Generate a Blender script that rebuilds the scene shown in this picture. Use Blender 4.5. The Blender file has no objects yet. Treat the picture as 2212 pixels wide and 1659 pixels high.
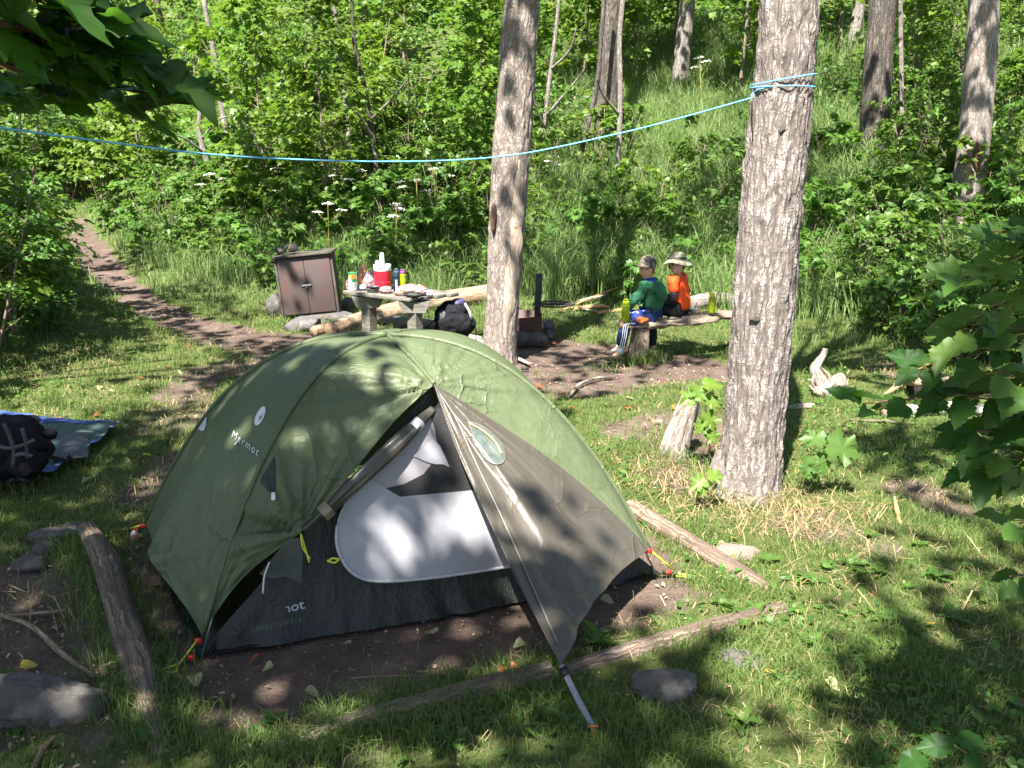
import bpy, bmesh, math, random
import numpy as np
from mathutils import Vector, Matrix
from mathutils.bvhtree import BVHTree
R = math.radians
random.seed(7); rng = np.random.default_rng(7)
S = bpy.context.scene; C = S.collection
# ---------------------------------------------------------------- camera, sky, sun
PITCH = R(14.0); FPX = 2028.0; CAMZ = 2.0
cam = bpy.data.cameras.new('camera'); co = bpy.data.objects.new('camera', cam); C.objects.link(co)
cam.sensor_width = 36; cam.lens = 36*FPX/2212; cam.clip_start = .05; cam.clip_end = 400
co.location = (0, 0, CAMZ); co.rotation_euler = (math.pi/2-PITCH, 0, 0); S.camera = co
SUN = Vector((-0.22, -0.60, 0.95)).normalized()
w = bpy.data.worlds.new('World'); S.world = w; w.use_nodes = True
nt = w.node_tree; sky = nt.nodes.new('ShaderNodeTexSky'); sky.sky_type = 'NISHITA'; sky.sun_disc = False
sky.sun_elevation = math.asin(SUN.z); sky.sun_rotation = math.atan2(SUN.x, SUN.y)
nt.links.new(sky.outputs[0], nt.nodes['Background'].inputs[0]); nt.nodes['Background'].inputs[1].default_value = 0.05
sl = bpy.data.lights.new('sun', 'SUN'); sl.energy = 5.0; sl.angle = R(0.55); sl.color = (1, .95, .86)
so = bpy.data.objects.new('sun', sl); C.objects.link(so); so.rotation_euler = SUN.to_track_quat('Z', 'Y').to_euler()
so.location = (0, 0, 30)
S.view_settings.view_transform = 'Standard'; S.view_settings.look = 'None'
S.view_settings.exposure = 2.2; S.view_settings.gamma = 1
S.cycles.max_bounces = 6; S.cycles.diffuse_bounces = 3; S.cycles.glossy_bounces = 2
S.cycles.transmission_bounces = 4; S.cycles.transparent_max_bounces = 6
S.cycles.use_denoising = True
# ---------------------------------------------------------------- noise
def _h(i, j, k, s):
    n = (i*73856093) ^ (j*19349663) ^ (k*83492791) ^ (s*2654435)
    n = (n ^ (n >> 13))*1274126177 & 0x7fffffff
    n = n ^ (n >> 16)
    return (n & 0xffff)/65535.0
def vnoise(p, s=0):
    p = np.asarray(p, float); f = np.floor(p); i = f.astype(np.int64); t = p-f; t = t*t*(3-2*t)
    x, y, z = i[..., 0], i[..., 1], i[..., 2]; a, b, c = t[..., 0], t[..., 1], t[..., 2]
    r = 0
    for dx in (0, 1):
        for dy in (0, 1):
            for dz in (0, 1):
                r = r+_h(x+dx, y+dy, z+dz, s)*(a if dx else 1-a)*(b if dy else 1-b)*(c if dz else 1-c)
    return r*2-1
def fbm(p, o=4, s=0):
    p = np.asarray(p, float); r = 0; a = .5
    for k in range(o):
        r = r+a*vnoise(p*(2**k), s+k); a *= .5
    return r
def n2(x, y, sc=1., o=3, s=0):
    x = np.asarray(x, float); y = np.asarray(y, float)
    return fbm(np.stack([x*sc, y*sc, np.full_like(x, s*7.3)], -1), o, s)
def sstep(a, b, x):
    t = np.clip((np.asarray(x, float)-a)/(b-a), 0, 1); return t*t*(3-2*t)
# ---------------------------------------------------------------- terrain
BX = [-40, -16, -12, -9, -6, -4, -2, 2, 4, 6, 12, 40]
BY = [34, 30, 26, 20.5, 15.5, 13.4, 12.6, 12.3, 10.6, 9.9, 9.0, 9.0]
def hill_d(x, y):
    x = np.asarray(x, float); y = np.asarray(y, float)
    b = (np.interp(x-.8, BX, BY)+np.interp(x, BX, BY)+np.interp(x+.8, BX, BY))/3
    return y-b
def H(x, y):
    x = np.asarray(x, float); y = np.asarray(y, float)
    d = hill_d(x, y)
    z = .36*np.where(d > 30, 30+(d-30)*.3, np.log1p(np.exp(np.clip(d*2.2, -40, 40)))/2.2)
    z = z+.045*np.clip(y-11, 0, 30)
    z = z+.25*np.clip(-8.5-x, 0, 4)*sstep(10, 5, y)*.3
    z = z+.025*n2(x, y, .8, 3, 3)*sstep(3, 1, np.abs(x-0)*0+2)+.012*n2(x, y, 4, 2, 5)+.25*n2(x, y, .25, 2, 9)*sstep(1, 6, d)
    return z
def Hs(x, y): return float(H(np.array([x]), np.array([y]))[0])
cF = np.array([0, math.cos(PITCH), -math.sin(PITCH)]); cU = np.array([0, math.sin(PITCH), math.cos(PITCH)])
def ray(u, v):
    return cF*FPX+np.array([1, 0, 0])*(u-1106)-cU*(v-829.5)
def P3(u, v, y):
    "point seen at (u, v) of the photograph, y metres in front of the camera"
    d = ray(u, v); return Vector((d[0]*y/d[1], y, CAMZ+d[2]*y/d[1]))
def Z3(u, v, z):
    d = ray(u, v); t = (z-CAMZ)/d[2]; return Vector((d[0]*t, d[1]*t, z))
def G(u, v):
    "ground point seen at (u, v)"
    d = ray(u, v)/FPX; lo, hi = 1.5, 60.
    for n_ in (700, 30, 30):
        tt = np.linspace(lo, hi, n_); q = d[None]*tt[:, None]; under = CAMZ+q[:, 2] < H(q[:, 0], q[:, 1])
        k = int(np.argmax(under)) if under.any() else n_-1
        lo, hi = tt[max(k-1, 0)], tt[k]
    p = d*hi; return Vector((p[0], p[1], Hs(p[0], p[1])))
def toV(x, y, z):
    x = np.asarray(x, float); rel = np.stack([x, np.asarray(y, float), np.asarray(z, float)-CAMZ], -1)
    dpt = rel@cF
    return 1106+FPX*rel[..., 0]/dpt, 829.5-FPX*(rel@cU)/dpt, dpt
# ---------------------------------------------------------------- object helpers
def tag(o, label=None, cat=None, group=None, kind=None):
    if label: o['label'] = label
    if cat: o['category'] = cat
    if group: o['group'] = group
    if kind: o['kind'] = kind
    return o
def thing(name, label, cat, loc=(0, 0, 0), rz=0, group=None):
    o = bpy.data.objects.new(name, None); C.objects.link(o); o.empty_display_size = .1
    o.location = loc; o.rotation_euler = (0, 0, rz)
    return tag(o, label, cat, group)
def copy_tree(o, parent=None):
    c = o.copy(); C.objects.link(c); c.parent = parent
    for ch in list(o.children): copy_tree(ch, c)
    return c
class MB:
    def __init__(s): s.v = []; s.f = []; s.uv = []; s.mi = []; s.n = 0
    def add(s, V, F, UV=None, mi=0):
        V = np.asarray(V, float).reshape(-1, 3)
        if UV is None: UV = np.zeros((len(V), 2))
        s.v.append(V); s.uv.append(np.asarray(UV, float))
        s.f += [tuple(int(i)+s.n for i in f) for f in F]; s.mi += [mi]*len(F); s.n += len(V)
        return s
    def mesh(s, name, mats, smooth=True, origin=None):
        V = np.concatenate(s.v); UV = np.concatenate(s.uv)
        if origin is not None: V = V-np.array(origin)
        me = bpy.data.meshes.new(name); nl = sum(len(f) for f in s.f)
        me.vertices.add(len(V)); me.vertices.foreach_set('co', V.astype(np.float32).ravel())
        me.loops.add(nl); li = np.fromiter((i for f in s.f for i in f), np.int32, nl); me.loops.foreach_set('vertex_index', li)
        tot = np.array([len(f) for f in s.f], np.int32); st = np.concatenate([[0], np.cumsum(tot)[:-1]]).astype(np.int32)
        me.polygons.add(len(s.f)); me.polygons.foreach_set('loop_start', st); me.polygons.foreach_set('loop_total', tot)
        me.polygons.foreach_set('use_smooth', np.full(len(s.f), smooth)); me.polygons.foreach_set('material_index', np.array(s.mi, np.int32))
        uvl = me.uv_layers.new(name='UVMap'); uvl.data.foreach_set('uv', UV[li].astype(np.float32).ravel())
        for m in (mats if isinstance(mats, (list, tuple)) else [mats]): me.materials.append(m)
        me.update(calc_edges=True); me.validate(); return me
    def build(s, name, mats, parent=None, smooth=True, origin=None, sharp=None):
        "vertices are in world space; parent may be an Empty placed anywhere"
        me = s.mesh(name, mats, smooth); o = bpy.data.objects.new(name, me); C.objects.link(o)
        if parent is not None:
            chain = []; p = parent
            while p: chain.append(p); p = p.parent
            m = Matrix()
            for p in reversed(chain): m = m @ Matrix.LocRotScale(p.location, p.rotation_euler, p.scale)
            me.transform(m.inverted()); o.parent = parent
        elif origin is not None:
            me.transform(Matrix.Translation(-Vector(origin))); o.location = origin
        if sharp:
            bm = bmesh.new(); bm.from_mesh(me)
            bmesh.ops.recalc_face_normals(bm, faces=bm.faces)
            for e in bm.edges:
                if len(e.link_faces) == 2 and e.calc_face_angle(0) > R(sharp): e.smooth = False
            bm.to_mesh(me); bm.free()
        return o
    # primitives
    def box(s, c, size, rot=None, bev=.0, mi=0):
        bm = bmesh.new(); bmesh.ops.create_cube(bm, size=1)
        for v in bm.verts: v.co = Vector((v.co.x*size[0], v.co.y*size[1], v.co.z*size[2]))
        if bev: bmesh.ops.bevel(bm, geom=bm.edges[:], offset=bev, segments=2, affect='EDGES', profile=.5)
        m = (rot.to_4x4() if rot is not None else Matrix())
        V = [Vector(c)+m @ v.co for v in bm.verts]; F = [[v.index for v in f.verts] for f in bm.faces]
        UV = [(v.co.x+v.co.z, v.co.y) for v in bm.verts]; bm.free(); return s.add(V, F, UV, mi)
    def tube(s, path, rad, n=10, cap=True, mi=0, ell=None, rfun=None, up=(0, 0, 1)):
        P = [Vector(p) for p in path]; m = len(P)
        rad = [rad]*m if np.isscalar(rad) else list(rad)
        V = []; UV = []; F = []; L = 0; prev = None
        for i in range(m):
            t = (P[min(i+1, m-1)]-P[max(i-1, 0)]).normalized()
            if prev is None:
                u = Vector(up)
                if abs(t.dot(u)) > .95: u = Vector((0, 1, 0))
                a = (u-t*u.dot(t)).normalized()
            else: a = (prev-t*prev.dot(t)).normalized()
            prev = a; b = t.cross(a)
            if i: L += (P[i]-P[i-1]).length
            for k in range(n+1):
                an = 2*math.pi*k/n; r = rad[i]
                if rfun: r *= rfun(an if k < n else 0, L)
                e = ell or (1, 1)
                V.append(P[i]+a*math.cos(an)*r*e[0]+b*math.sin(an)*r*e[1]); UV.append((an*rad[0], L))
        for i in range(m-1):
            for k in range(n):
                q = i*(n+1)+k; F.append((q, q+1, q+n+2, q+n+1))
        if cap:
            for i in (0, m-1):
                base = i*(n+1); V.append(P[i]); UV.append((0, 0)); c = len(V)-1
                for k in range(n):
                    F.append((base+k+1, base+k, c) if i == 0 else (base+k, base+k+1, c))
        return s.add(V, F, UV, mi)
    def lathe(s, c, prof, n=24, mi=0, rot=None, sq=1.):
        V = []; F = []; UV = []
        for (r, z) in prof:
            for k in range(n):
                a = 2*math.pi*k/n; p = Vector((math.cos(a)*r, math.sin(a)*r*sq, z))
                if rot is not None: p = rot @ p
                V.append(Vector(c)+p); UV.append((k/n, z))
        for i in range(len(prof)-1):
            for k in range(n):
                F.append((i*n+k, i*n+(k+1) % n, (i+1)*n+(k+1) % n, (i+1)*n+k))
        return s.add(V, F, UV, mi)
    def rock(s, c, size, seed=0, sub=4, amp=.25, rz=0, flat=.0, mi=0, fac=0):
        bm = bmesh.new(); bmesh.ops.create_icosphere(bm, subdivisions=sub, radius=1)
        V = np.array([v.co[:] for v in bm.verts]); F = [[v.index for v in f.verts] for f in bm.faces]; bm.free()
        d = 1+amp*fbm(V*1.3+seed*3.7, 4, seed)+amp*.25*fbm(V*5+seed, 3, seed)
        V = V*d[:, None]
        if fac:
            rr = np.random.default_rng(seed)
            for _ in range(fac):
                nrm = rr.normal(size=3); nrm /= np.linalg.norm(nrm); h = rr.uniform(.55, .85)
                q = V@nrm; V = V-np.where(q > h, (q-h)*.9, 0)[:, None]*nrm
        V = V*np.array(size); ca, sa = math.cos(rz), math.sin(rz)
        V = np.stack([V[:, 0]*ca-V[:, 1]*sa, V[:, 0]*sa+V[:, 1]*ca, V[:, 2]], -1)+np.array(c)
        return s.add(V, F, V[:, :2], mi)
    def patch(s, fn, nu, nv, mi=0, wrapu=False):
        uu, vv = np.meshgrid(np.linspace(0, 1, nu), np.linspace(0, 1, nv), indexing='ij')
        V = fn(uu, vv).reshape(-1, 3); F = []
        for i in range(nu-1):
            for j in range(nv-1):
                q = i*nv+j; F.append((q, q+1, q+nv+1, q+nv))
        return s.add(V, F, np.stack([uu.ravel(), vv.ravel()], -1), mi)
def crv(pts, n):
    "Catmull-Rom resampling to n points"
    P = np.array([tuple(p) for p in pts], float); m = len(P)
    if m == 2: return [Vector(P[0]*(1-t)+P[1]*t) for t in np.linspace(0, 1, n)]
    Q = np.vstack([2*P[0]-P[1], P, 2*P[-1]-P[-2]]); out = []
    for t in np.linspace(0, m-1, n):
        i = min(int(t), m-2); f = t-i; a, b, c, d = Q[i:i+4]
        out.append(.5*((2*b)+(-a+c)*f+(2*a-5*b+4*c-d)*f*f+(-a+3*b-3*c+d)*f**3))
    return [Vector(p) for p in out] if P.shape[1] == 3 else [tuple(p) for p in out]
def tri_mesh(name, V, F, mats, mi=None, smooth=False):
    V = np.asarray(V, np.float32); F = np.asarray(F, np.int32); k = F.shape[1]
    me = bpy.data.meshes.new(name); me.vertices.add(len(V)); me.vertices.foreach_set('co', V.ravel())
    me.loops.add(F.size); me.loops.foreach_set('vertex_index', F.ravel())
    me.polygons.add(len(F)); me.polygons.foreach_set('loop_start', np.arange(0, F.size, k, dtype=np.int32))
    me.polygons.foreach_set('loop_total', np.full(len(F), k, np.int32)); me.polygons.foreach_set('use_smooth', np.full(len(F), smooth))
    for m in (mats if isinstance(mats, (list, tuple)) else [mats]): me.materials.append(m)
    if mi is not None: me.polygons.foreach_set('material_index', np.asarray(mi, np.int32))
    me.update(calc_edges=True); return me
def obj(name, me, parent=None, loc=None):
    o = bpy.data.objects.new(name, me); C.objects.link(o)
    if parent is not None: o.parent = parent
    if loc is not None: o.location = loc
    return o
# ---------------------------------------------------------------- materials
def mk(name):
    m = bpy.data.materials.new(name); m.use_nodes = True; t = m.node_tree; b = t.nodes['Principled BSDF']; return m, t, b
def N(t, ty, **kw):
    n = t.nodes.new(ty)
    for k, v in kw.items():
        if k.startswith('i_'): n.inputs[k[2:].replace('_', ' ')].default_value = v
        elif k[0] == 'n' and k[1:].isdigit(): n.inputs[int(k[1:])].default_value = v
        else: setattr(n, k, v)
    return n
def c4(c): return (c[0], c[1], c[2], 1)
def coords(t, kind='Object', scale=(1, 1, 1)):
    tc = N(t, 'ShaderNodeTexCoord'); mp = N(t, 'ShaderNodeMapping'); mp.inputs['Scale'].default_value = scale
    t.links.new(tc.outputs[kind], mp.inputs[0]); return mp.outputs[0]
def noise(t, vec, scale, detail=5, rough=.55, dist=0):
    n = N(t, 'ShaderNodeTexNoise', i_Scale=scale, i_Detail=detail, i_Roughness=rough, i_Distortion=dist); t.links.new(vec, n.inputs['Vector']); return n.outputs[0]
def ramp(t, src, stops):
    r = N(t, 'ShaderNodeValToRGB'); el = r.color_ramp.elements
    while len(el) < len(stops): el.new(.5)
    for e, (p, c) in zip(el, stops): e.position = p; e.color = c4(c) if len(c) == 3 else c
    t.links.new(src, r.inputs[0]); return r.outputs[0]
def mix(t, fac, a, b, mode='MIX'):
    m = N(t, 'ShaderNodeMix', data_type='RGBA', blend_type=mode)
    for s, x in ((0, fac), (6, a), (7, b)):
        if isinstance(x, (int, float)): m.inputs[s].default_value = x
        elif isinstance(x, tuple): m.inputs[s].default_value = c4(x)
        else: t.links.new(x, m.inputs[s])
    return m.outputs[2]
def bump(t, b, src, strength=.4, dist=.01, prev=None):
    n = N(t, 'ShaderNodeBump', i_Strength=strength, i_Distance=dist); t.links.new(src, n.inputs['Height'])
    if prev: t.links.new(prev, n.inputs['Normal'])
    t.links.new(n.outputs[0], b.inputs['Normal']); return n.outputs[0]
def mat(name, c1, c2=None, rough=.6, metal=0, spec=.4, sc=6, bsc=None, bs=.3, bd=.004, tr=0, tc=None, kind='Object', stretch=(1, 1, 1), lo=.38, hi=.64, c3=None, sc3=2, island=0, alpha=1, coat=0):
    m, t, b = mk(name); v = coords(t, kind, stretch)
    b.inputs['Roughness'].default_value = rough; b.inputs['Metallic'].default_value = metal; b.inputs['Specular IOR Level'].default_value = spec
    if coat: b.inputs['Coat Weight'].default_value = coat
    c2 = c2 or tuple(x*.75 for x in c1)
    col = mix(t, ramp(t, noise(t, v, sc), [(lo, (0, 0, 0)), (hi, (1, 1, 1))]), tuple(c1), tuple(c2))
    if c3: col = mix(t, ramp(t, noise(t, v, sc3, 6, .6), [(.5, (0, 0, 0)), (.64, (1, 1, 1))]), col, tuple(c3))
    if island:
        g = N(t, 'ShaderNodeNewGeometry'); hs = N(t, 'ShaderNodeHueSaturation'); t.links.new(col, hs.inputs['Color'])
        mr = N(t, 'ShaderNodeMapRange', n3=1-island, n4=1+island); t.links.new(g.outputs['Random Per Island'], mr.inputs[0]); t.links.new(mr.outputs[0], hs.inputs['Value'])
        col = hs.outputs[0]
    t.links.new(col, b.inputs['Base Color'])
    if bsc: bump(t, b, noise(t, v, bsc, 6, .6), bs, bd)
    if tr:
        tb = N(t, 'ShaderNodeBsdfTranslucent')
        if tc: tb.inputs[0].default_value = c4(tc)
        else: t.links.new(col, tb.inputs[0])
        ms = N(t, 'ShaderNodeMixShader', n0=tr); t.links.new(b.outputs[0], ms.inputs[1]); t.links.new(tb.outputs[0], ms.inputs[2])
        t.links.new(ms.outputs[0], t.nodes['Material Output'].inputs[0])
    if alpha < 1: b.inputs['Alpha'].default_value = alpha
    return m
def leafmat(name, cA, cB, tA, tr=.42, rough=.45, spec=.35, yellow=.0):
    m, t, b = mk(name); g = N(t, 'ShaderNodeNewGeometry'); rnd = g.outputs['Random Per Island']
    oi = N(t, 'ShaderNodeObjectInfo')
    col = mix(t, rnd, tuple(cA), tuple(cB))
    hs = N(t, 'ShaderNodeHueSaturation'); mr = N(t, 'ShaderNodeMapRange', n3=.482, n4=.512); t.links.new(oi.outputs['Random'], mr.inputs[0]); t.links.new(mr.outputs[0], hs.inputs['Hue'])
    mv = N(t, 'ShaderNodeMapRange', n3=.78, n4=1.18)
    ml = N(t, 'ShaderNodeMath', operation='MULTIPLY', n1=7.31); fr = N(t, 'ShaderNodeMath', operation='FRACT'); t.links.new(rnd, ml.inputs[0]); t.links.new(ml.outputs[0], fr.inputs[0]); t.links.new(fr.outputs[0], mv.inputs[0])
    t.links.new(mv.outputs[0], hs.inputs['Value']); t.links.new(col, hs.inputs['Color'])
    t.links.new(hs.outputs[0], b.inputs['Base Color']); b.inputs['Roughness'].default_value = rough; b.inputs['Specular IOR Level'].default_value = spec
    tb = N(t, 'ShaderNodeBsdfTranslucent'); tcol = mix(t, .5, hs.outputs[0], tuple(tA), 'ADD'); t.links.new(tcol, tb.inputs[0])
    ms = N(t, 'ShaderNodeMixShader', n0=tr); t.links.new(b.outputs[0], ms.inputs[1]); t.links.new(tb.outputs[0], ms.inputs[2])
    t.links.new(ms.outputs[0], t.nodes['Material Output'].inputs[0]); return m
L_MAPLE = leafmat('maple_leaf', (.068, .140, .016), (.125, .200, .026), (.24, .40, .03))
L_CANOPY = leafmat('canopy_leaf', (.040, .088, .014), (.060, .115, .018), (.10, .20, .02), .25)  # leaves of the unseen shade crowns, darker so less light leaks through
L_SHRUB = leafmat('shrub_leaf', (.052, .125, .024), (.105, .185, .034), (.18, .34, .04))
L_DARK = leafmat('shade_leaf', (.020, .060, .012), (.036, .085, .018), (.06, .15, .01), .35)
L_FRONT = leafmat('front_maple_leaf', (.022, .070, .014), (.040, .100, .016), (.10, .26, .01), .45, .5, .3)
L_LIME = leafmat('young_leaf', (.11, .20, .03), (.15, .25, .04), (.20, .36, .04))
L_GRASS = leafmat('grass_blade', (.078, .145, .026), (.175, .225, .075), (.12, .24, .03), .35, .5, .3)
L_TALL = leafmat('tall_grass_blade', (.125, .20, .06), (.22, .29, .11), (.12, .22, .04), .35, .5, .3)
L_DRY = leafmat('dry_stalk', (.30, .23, .12), (.42, .33, .18), (.2, .15, .06), .2, .6, .2)
L_FERN = leafmat('herb_leaf', (.050, .12, .025), (.10, .19, .035), (.14, .28, .03))
def bark(name, plate, dark, tint, sx=22, sz=5, crack=.11, lichen=None, bd=.012):
    m, t, b = mk(name); v = coords(t, 'UV', (1, 1, 1))
    ad = N(t, 'ShaderNodeVectorMath', operation='ADD'); nz = N(t, 'ShaderNodeTexNoise', i_Scale=9, i_Detail=4); t.links.new(v, nz.inputs['Vector'])
    sc = N(t, 'ShaderNodeVectorMath', operation='SCALE'); sc.inputs['Scale'].default_value = .06; t.links.new(nz.outputs[1], sc.inputs[0])
    t.links.new(v, ad.inputs[0]); t.links.new(sc.outputs[0], ad.inputs[1])
    mp = N(t, 'ShaderNodeMapping'); mp.inputs['Scale'].default_value = (sx, sz, 1); t.links.new(ad.outputs[0], mp.inputs[0])
    def rdg(sx_, sz_, wd_, det):
        mq = N(t, 'ShaderNodeMapping'); mq.inputs['Scale'].default_value = (sx_, sz_, 1); mq.inputs['Location'].default_value = (sx_*.37, sz_*.11, 0); t.links.new(ad.outputs[0], mq.inputs[0])
        q = N(t, 'ShaderNodeTexNoise', i_Scale=1, i_Detail=det, i_Roughness=.6); t.links.new(mq.outputs[0], q.inputs['Vector'])
        s1 = N(t, 'ShaderNodeMath', operation='SUBTRACT', n1=.5); t.links.new(q.outputs[0], s1.inputs[0]); s2 = N(t, 'ShaderNodeMath', operation='ABSOLUTE'); t.links.new(s1.outputs[0], s2.inputs[0])
        return ramp(t, s2.outputs[0], [(0, (0, 0, 0)), (wd_, (.7, .7, .7)), (wd_*2.6, (1, 1, 1))])
    cr = mix(t, 1, rdg(sx*.75, sz*.55, crack*.32, 3), mix(t, .75, (1, 1, 1), rdg(sx*1.9, sz*1.5, crack*.26, 4)), 'MULTIPLY')
    cr = mix(t, .5, cr, rdg(sx*.5, sz*3.2, crack*.16, 3), 'MULTIPLY')
    vc = N(t, 'ShaderNodeTexVoronoi', i_Scale=1); t.links.new(mp.outputs[0], vc.inputs['Vector'])
    sepc = N(t, 'ShaderNodeSeparateColor'); t.links.new(vc.outputs['Color'], sepc.inputs[0])
    pc = mix(t, sepc.outputs[0], tuple(plate), tuple(tint))
    fine = noise(t, v, 90, 6, .7); pc = mix(t, .55, pc, ramp(t, fine, [(.3, (.45, .43, .42)), (.7, (1, 1, 1))]), 'MULTIPLY')
    col = mix(t, cr, tuple(dark), pc)
    if lichen:
        for (lc, s_, a_) in lichen:
            col = mix(t, ramp(t, noise(t, v, s_, 6, .65), [(a_, (0, 0, 0)), (a_+.03, (1, 1, 1))]), col, tuple(lc))
    t.links.new(col, b.inputs['Base Color']); b.inputs['Roughness'].default_value = .88; b.inputs['Specular IOR Level'].default_value = .15
    h = mix(t, .25, cr, fine); bump(t, b, h, .9, bd); return m
B_BIG = bark('grey_furrowed_bark', (.39, .347, .32), (.11, .09, .082), (.49, .445, .415), 21, 5.5, .20, [((.72, .72, .68), 7, .70), ((.42, .20, .03), 14, .735)])
B_LEFT = bark('scaly_grey_bark', (.36, .315, .285), (.13, .10, .085), (.45, .40, .37), 30, 9, .12, [((.36, .43, .35), 6, .62), ((.22, .085, .045), 5, .69)], .008)
B_RIGHT = bark('weathered_bark', (.40, .355, .325), (.14, .11, .09), (.48, .43, .40), 34, 6, .10, [((.25, .12, .06), 4, .72)], .008)
B_FAR = bark('dark_bark', (.17, .145, .125), (.04, .034, .03), (.24, .21, .19), 18, 4, .16)
B_PALE = bark('pale_bark', (.34, .31, .28), (.12, .10, .09), (.48, .45, .41), 26, 7, .12)
B_TWIG = mat('twig_bark', (.20, .16, .12), (.11, .085, .06), rough=.85, sc=25)
WOOD_LOG = bark('weathered_log_wood', (.27, .205, .165), (.08, .056, .043), (.33, .26, .21), 34, 1.2, .16, None, .008)
WOOD_PALE = bark('pale_peeled_wood', (.38, .28, .19), (.16, .10, .065), (.46, .35, .25), 26, 2.2, .09, [((.26, .15, .09), 5, .60)], .005)
WOOD_CUT = mat('cut_wood', (.26, .185, .12), (.16, .11, .07), rough=.8, sc=30)
WOOD_GREY = mat('grey_planks', (.165, .155, .135), (.095, .086, .072), rough=.85, sc=9, stretch=(1, 1, 6), bsc=40, bs=.4)
WOOD_BENCH = bark('bench_wood', (.42, .33, .25), (.12, .085, .06), (.55, .45, .36), 24, 1.8, .13, None, .01)
WOOD_DRIFT = bark('bleached_wood', (.42, .37, .32), (.14, .11, .085), (.52, .47, .42), 30, 3, .11, None, .006)
WOOD_ORANGE = mat('split_firewood', (.50, .26, .12), (.38, .19, .09), rough=.8, sc=12, stretch=(1, 6, 6), bsc=60)
ROCK = mat('rock', (.085, .078, .072), (.05, .045, .042), rough=.9, sc=5, bsc=30, bs=.6, bd=.01, c3=(.13, .12, .11), sc3=9)
ROCK_B = mat('dark_basalt', (.10, .09, .093), (.05, .045, .048), rough=.85, sc=6, bsc=20, bs=.7, bd=.012, c3=(.14, .127, .124), sc3=7)
ROCK_P = mat('pinkish_rock', (.22, .165, .14), (.15, .115, .10), rough=.9, sc=8, bsc=30, bs=.5)
BLACKM = mat('black_iron', (.022, .021, .022), (.04, .034, .032), rough=.6, sc=12, spec=.4)
RUST = mat('rusted_ring_steel', (.088, .056, .052), (.065, .045, .043), rough=.75, sc=7, bsc=40, c3=(.11, .065, .055), sc3=5)
# ================================================================ GROUND
def gp(u, v): g = G(u, v); return (g.x, g.y)
CAPS = []   # bare soil: (x1, y1, r1, x2, y2, r2, strength)
def chain(pts, k=1.0):
    for (a, b) in zip(pts[:-1], pts[1:]):
        p, q = gp(a[0], a[1]), gp(b[0], b[1]); CAPS.append((p[0], p[1], a[2], q[0], q[1], b[2], k))
chain([(150, 480, .30), (195, 540, .27), (245, 600, .26), (315, 655, .25), (400, 700, .28), (500, 725, .42), (620, 745, .5)])
chain([(620, 745, .6), (760, 760, .7), (1000, 760, .8), (1180, 770, .85), (1330, 770, .6), (1500, 800, .4)])
chain([(560, 790, .5), (450, 800, .25), (400, 850, .25)], .72); chain([(1200, 830, .5), (1400, 815, .35)], .9)
chain([(430, 880, .3), (330, 930, .25)], .5); chain([(390, 1000, .25), (330, 1070, .3)], .6)
chain([(280, 1250, .25), (360, 1450, .3)], .9); chain([(60, 1330, .30), (150, 1400, .25)], .9); chain([(30, 1250, .2), (150, 1300, .2)], .8)
chain([(1730, 1130, .3), (1900, 1180, .15)], .55); chain([(1980, 1060, .2), (2060, 1100, .15)], .7); chain([(1900, 790, .3), (2050, 830, .3)], .5)
chain([(0, 430, .8), (60, 400, .9)], .6)
PAD = [gp(205, 1200), gp(330, 1560), gp(560, 1600), gp(850, 1560), gp(1180, 1420), gp(1580, 1290), gp(1390, 1130)]
PAD = PAD+[(.2, 5.9), (-1.6, 5.6)]
def inpoly(x, y, poly):
    r = np.zeros(np.shape(x), bool); j = len(poly)-1
    for i in range(len(poly)):
        xi, yi = poly[i]; xj, yj = poly[j]
        c = ((yi > y) != (yj > y)) & (x < (xj-xi)*(y-yi)/(yj-yi+1e-12)+xi); r ^= c; j = i
    return r
def poly_dist(x, y, poly):
    d = np.full(np.shape(x), 9.); n = len(poly)
    for i in range(n):
        ax, ay = poly[i]; bx, by = poly[(i+1) % n]; vx, vy = bx-ax, by-ay
        t = np.clip(((x-ax)*vx+(y-ay)*vy)/(vx*vx+vy*vy), 0, 1); d = np.minimum(d, np.hypot(x-ax-t*vx, y-ay-t*vy))
    return np.where(inpoly(x, y, poly), d, -d)
def soil(x, y):
    x = np.asarray(x, float); y = np.asarray(y, float); s = np.zeros(x.shape)
    nz = n2(x, y, 2.2, 4, 21)*.55
    for (ax, ay, ra, bx, by, rb, k) in CAPS:
        vx, vy = bx-ax, by-ay; t = np.clip(((x-ax)*vx+(y-ay)*vy)/(vx*vx+vy*vy+1e-9), 0, 1)
        r = ra+(rb-ra)*t; d = np.hypot(x-ax-t*vx, y-ay-t*vy)/r
        s = np.maximum(s, k*sstep(1.35, .65, d+nz))
    s = np.maximum(s, sstep(-.10, .22, poly_dist(x, y, PAD)+nz*.35))
    s = np.maximum(s, .62*sstep(.12, .42, n2(x, y, .9, 4, 33))*sstep(9.5, 8.5, y))
    return np.clip(s, 0, 1)
def spaced(a, b, h0, g, c=0):
    out = [c]; h = h0
    while out[-1] < b: out.append(out[-1]+h); h *= g if out[-1] > 6 else 1
    lo = [c]; h = h0
    while lo[-1] > a: lo.append(lo[-1]-h); h *= g if lo[-1] < -6 else 1
    return np.array(lo[::-1][:-1]+out)
gx = spaced(-60, 60, .055, 1.045); gy = spaced(-12, 95, .055, 1.0, 2.0)
gy = [-12, -6, -3, -1, 0, .8]+list(np.arange(1.4, 9, .055)); h = .06
while gy[-1] < 95: gy.append(gy[-1]+h); h *= 1.03
gy = np.array(gy)
X, Y = np.meshgrid(gx, gy, indexing='ij'); Z = H(X, Y); SO = soil(X, Y)
Z = Z-.018*SO*sstep(.1, .9, SO)+.006*n2(X, Y, 14, 3, 2)*(Y < 12)
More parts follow.
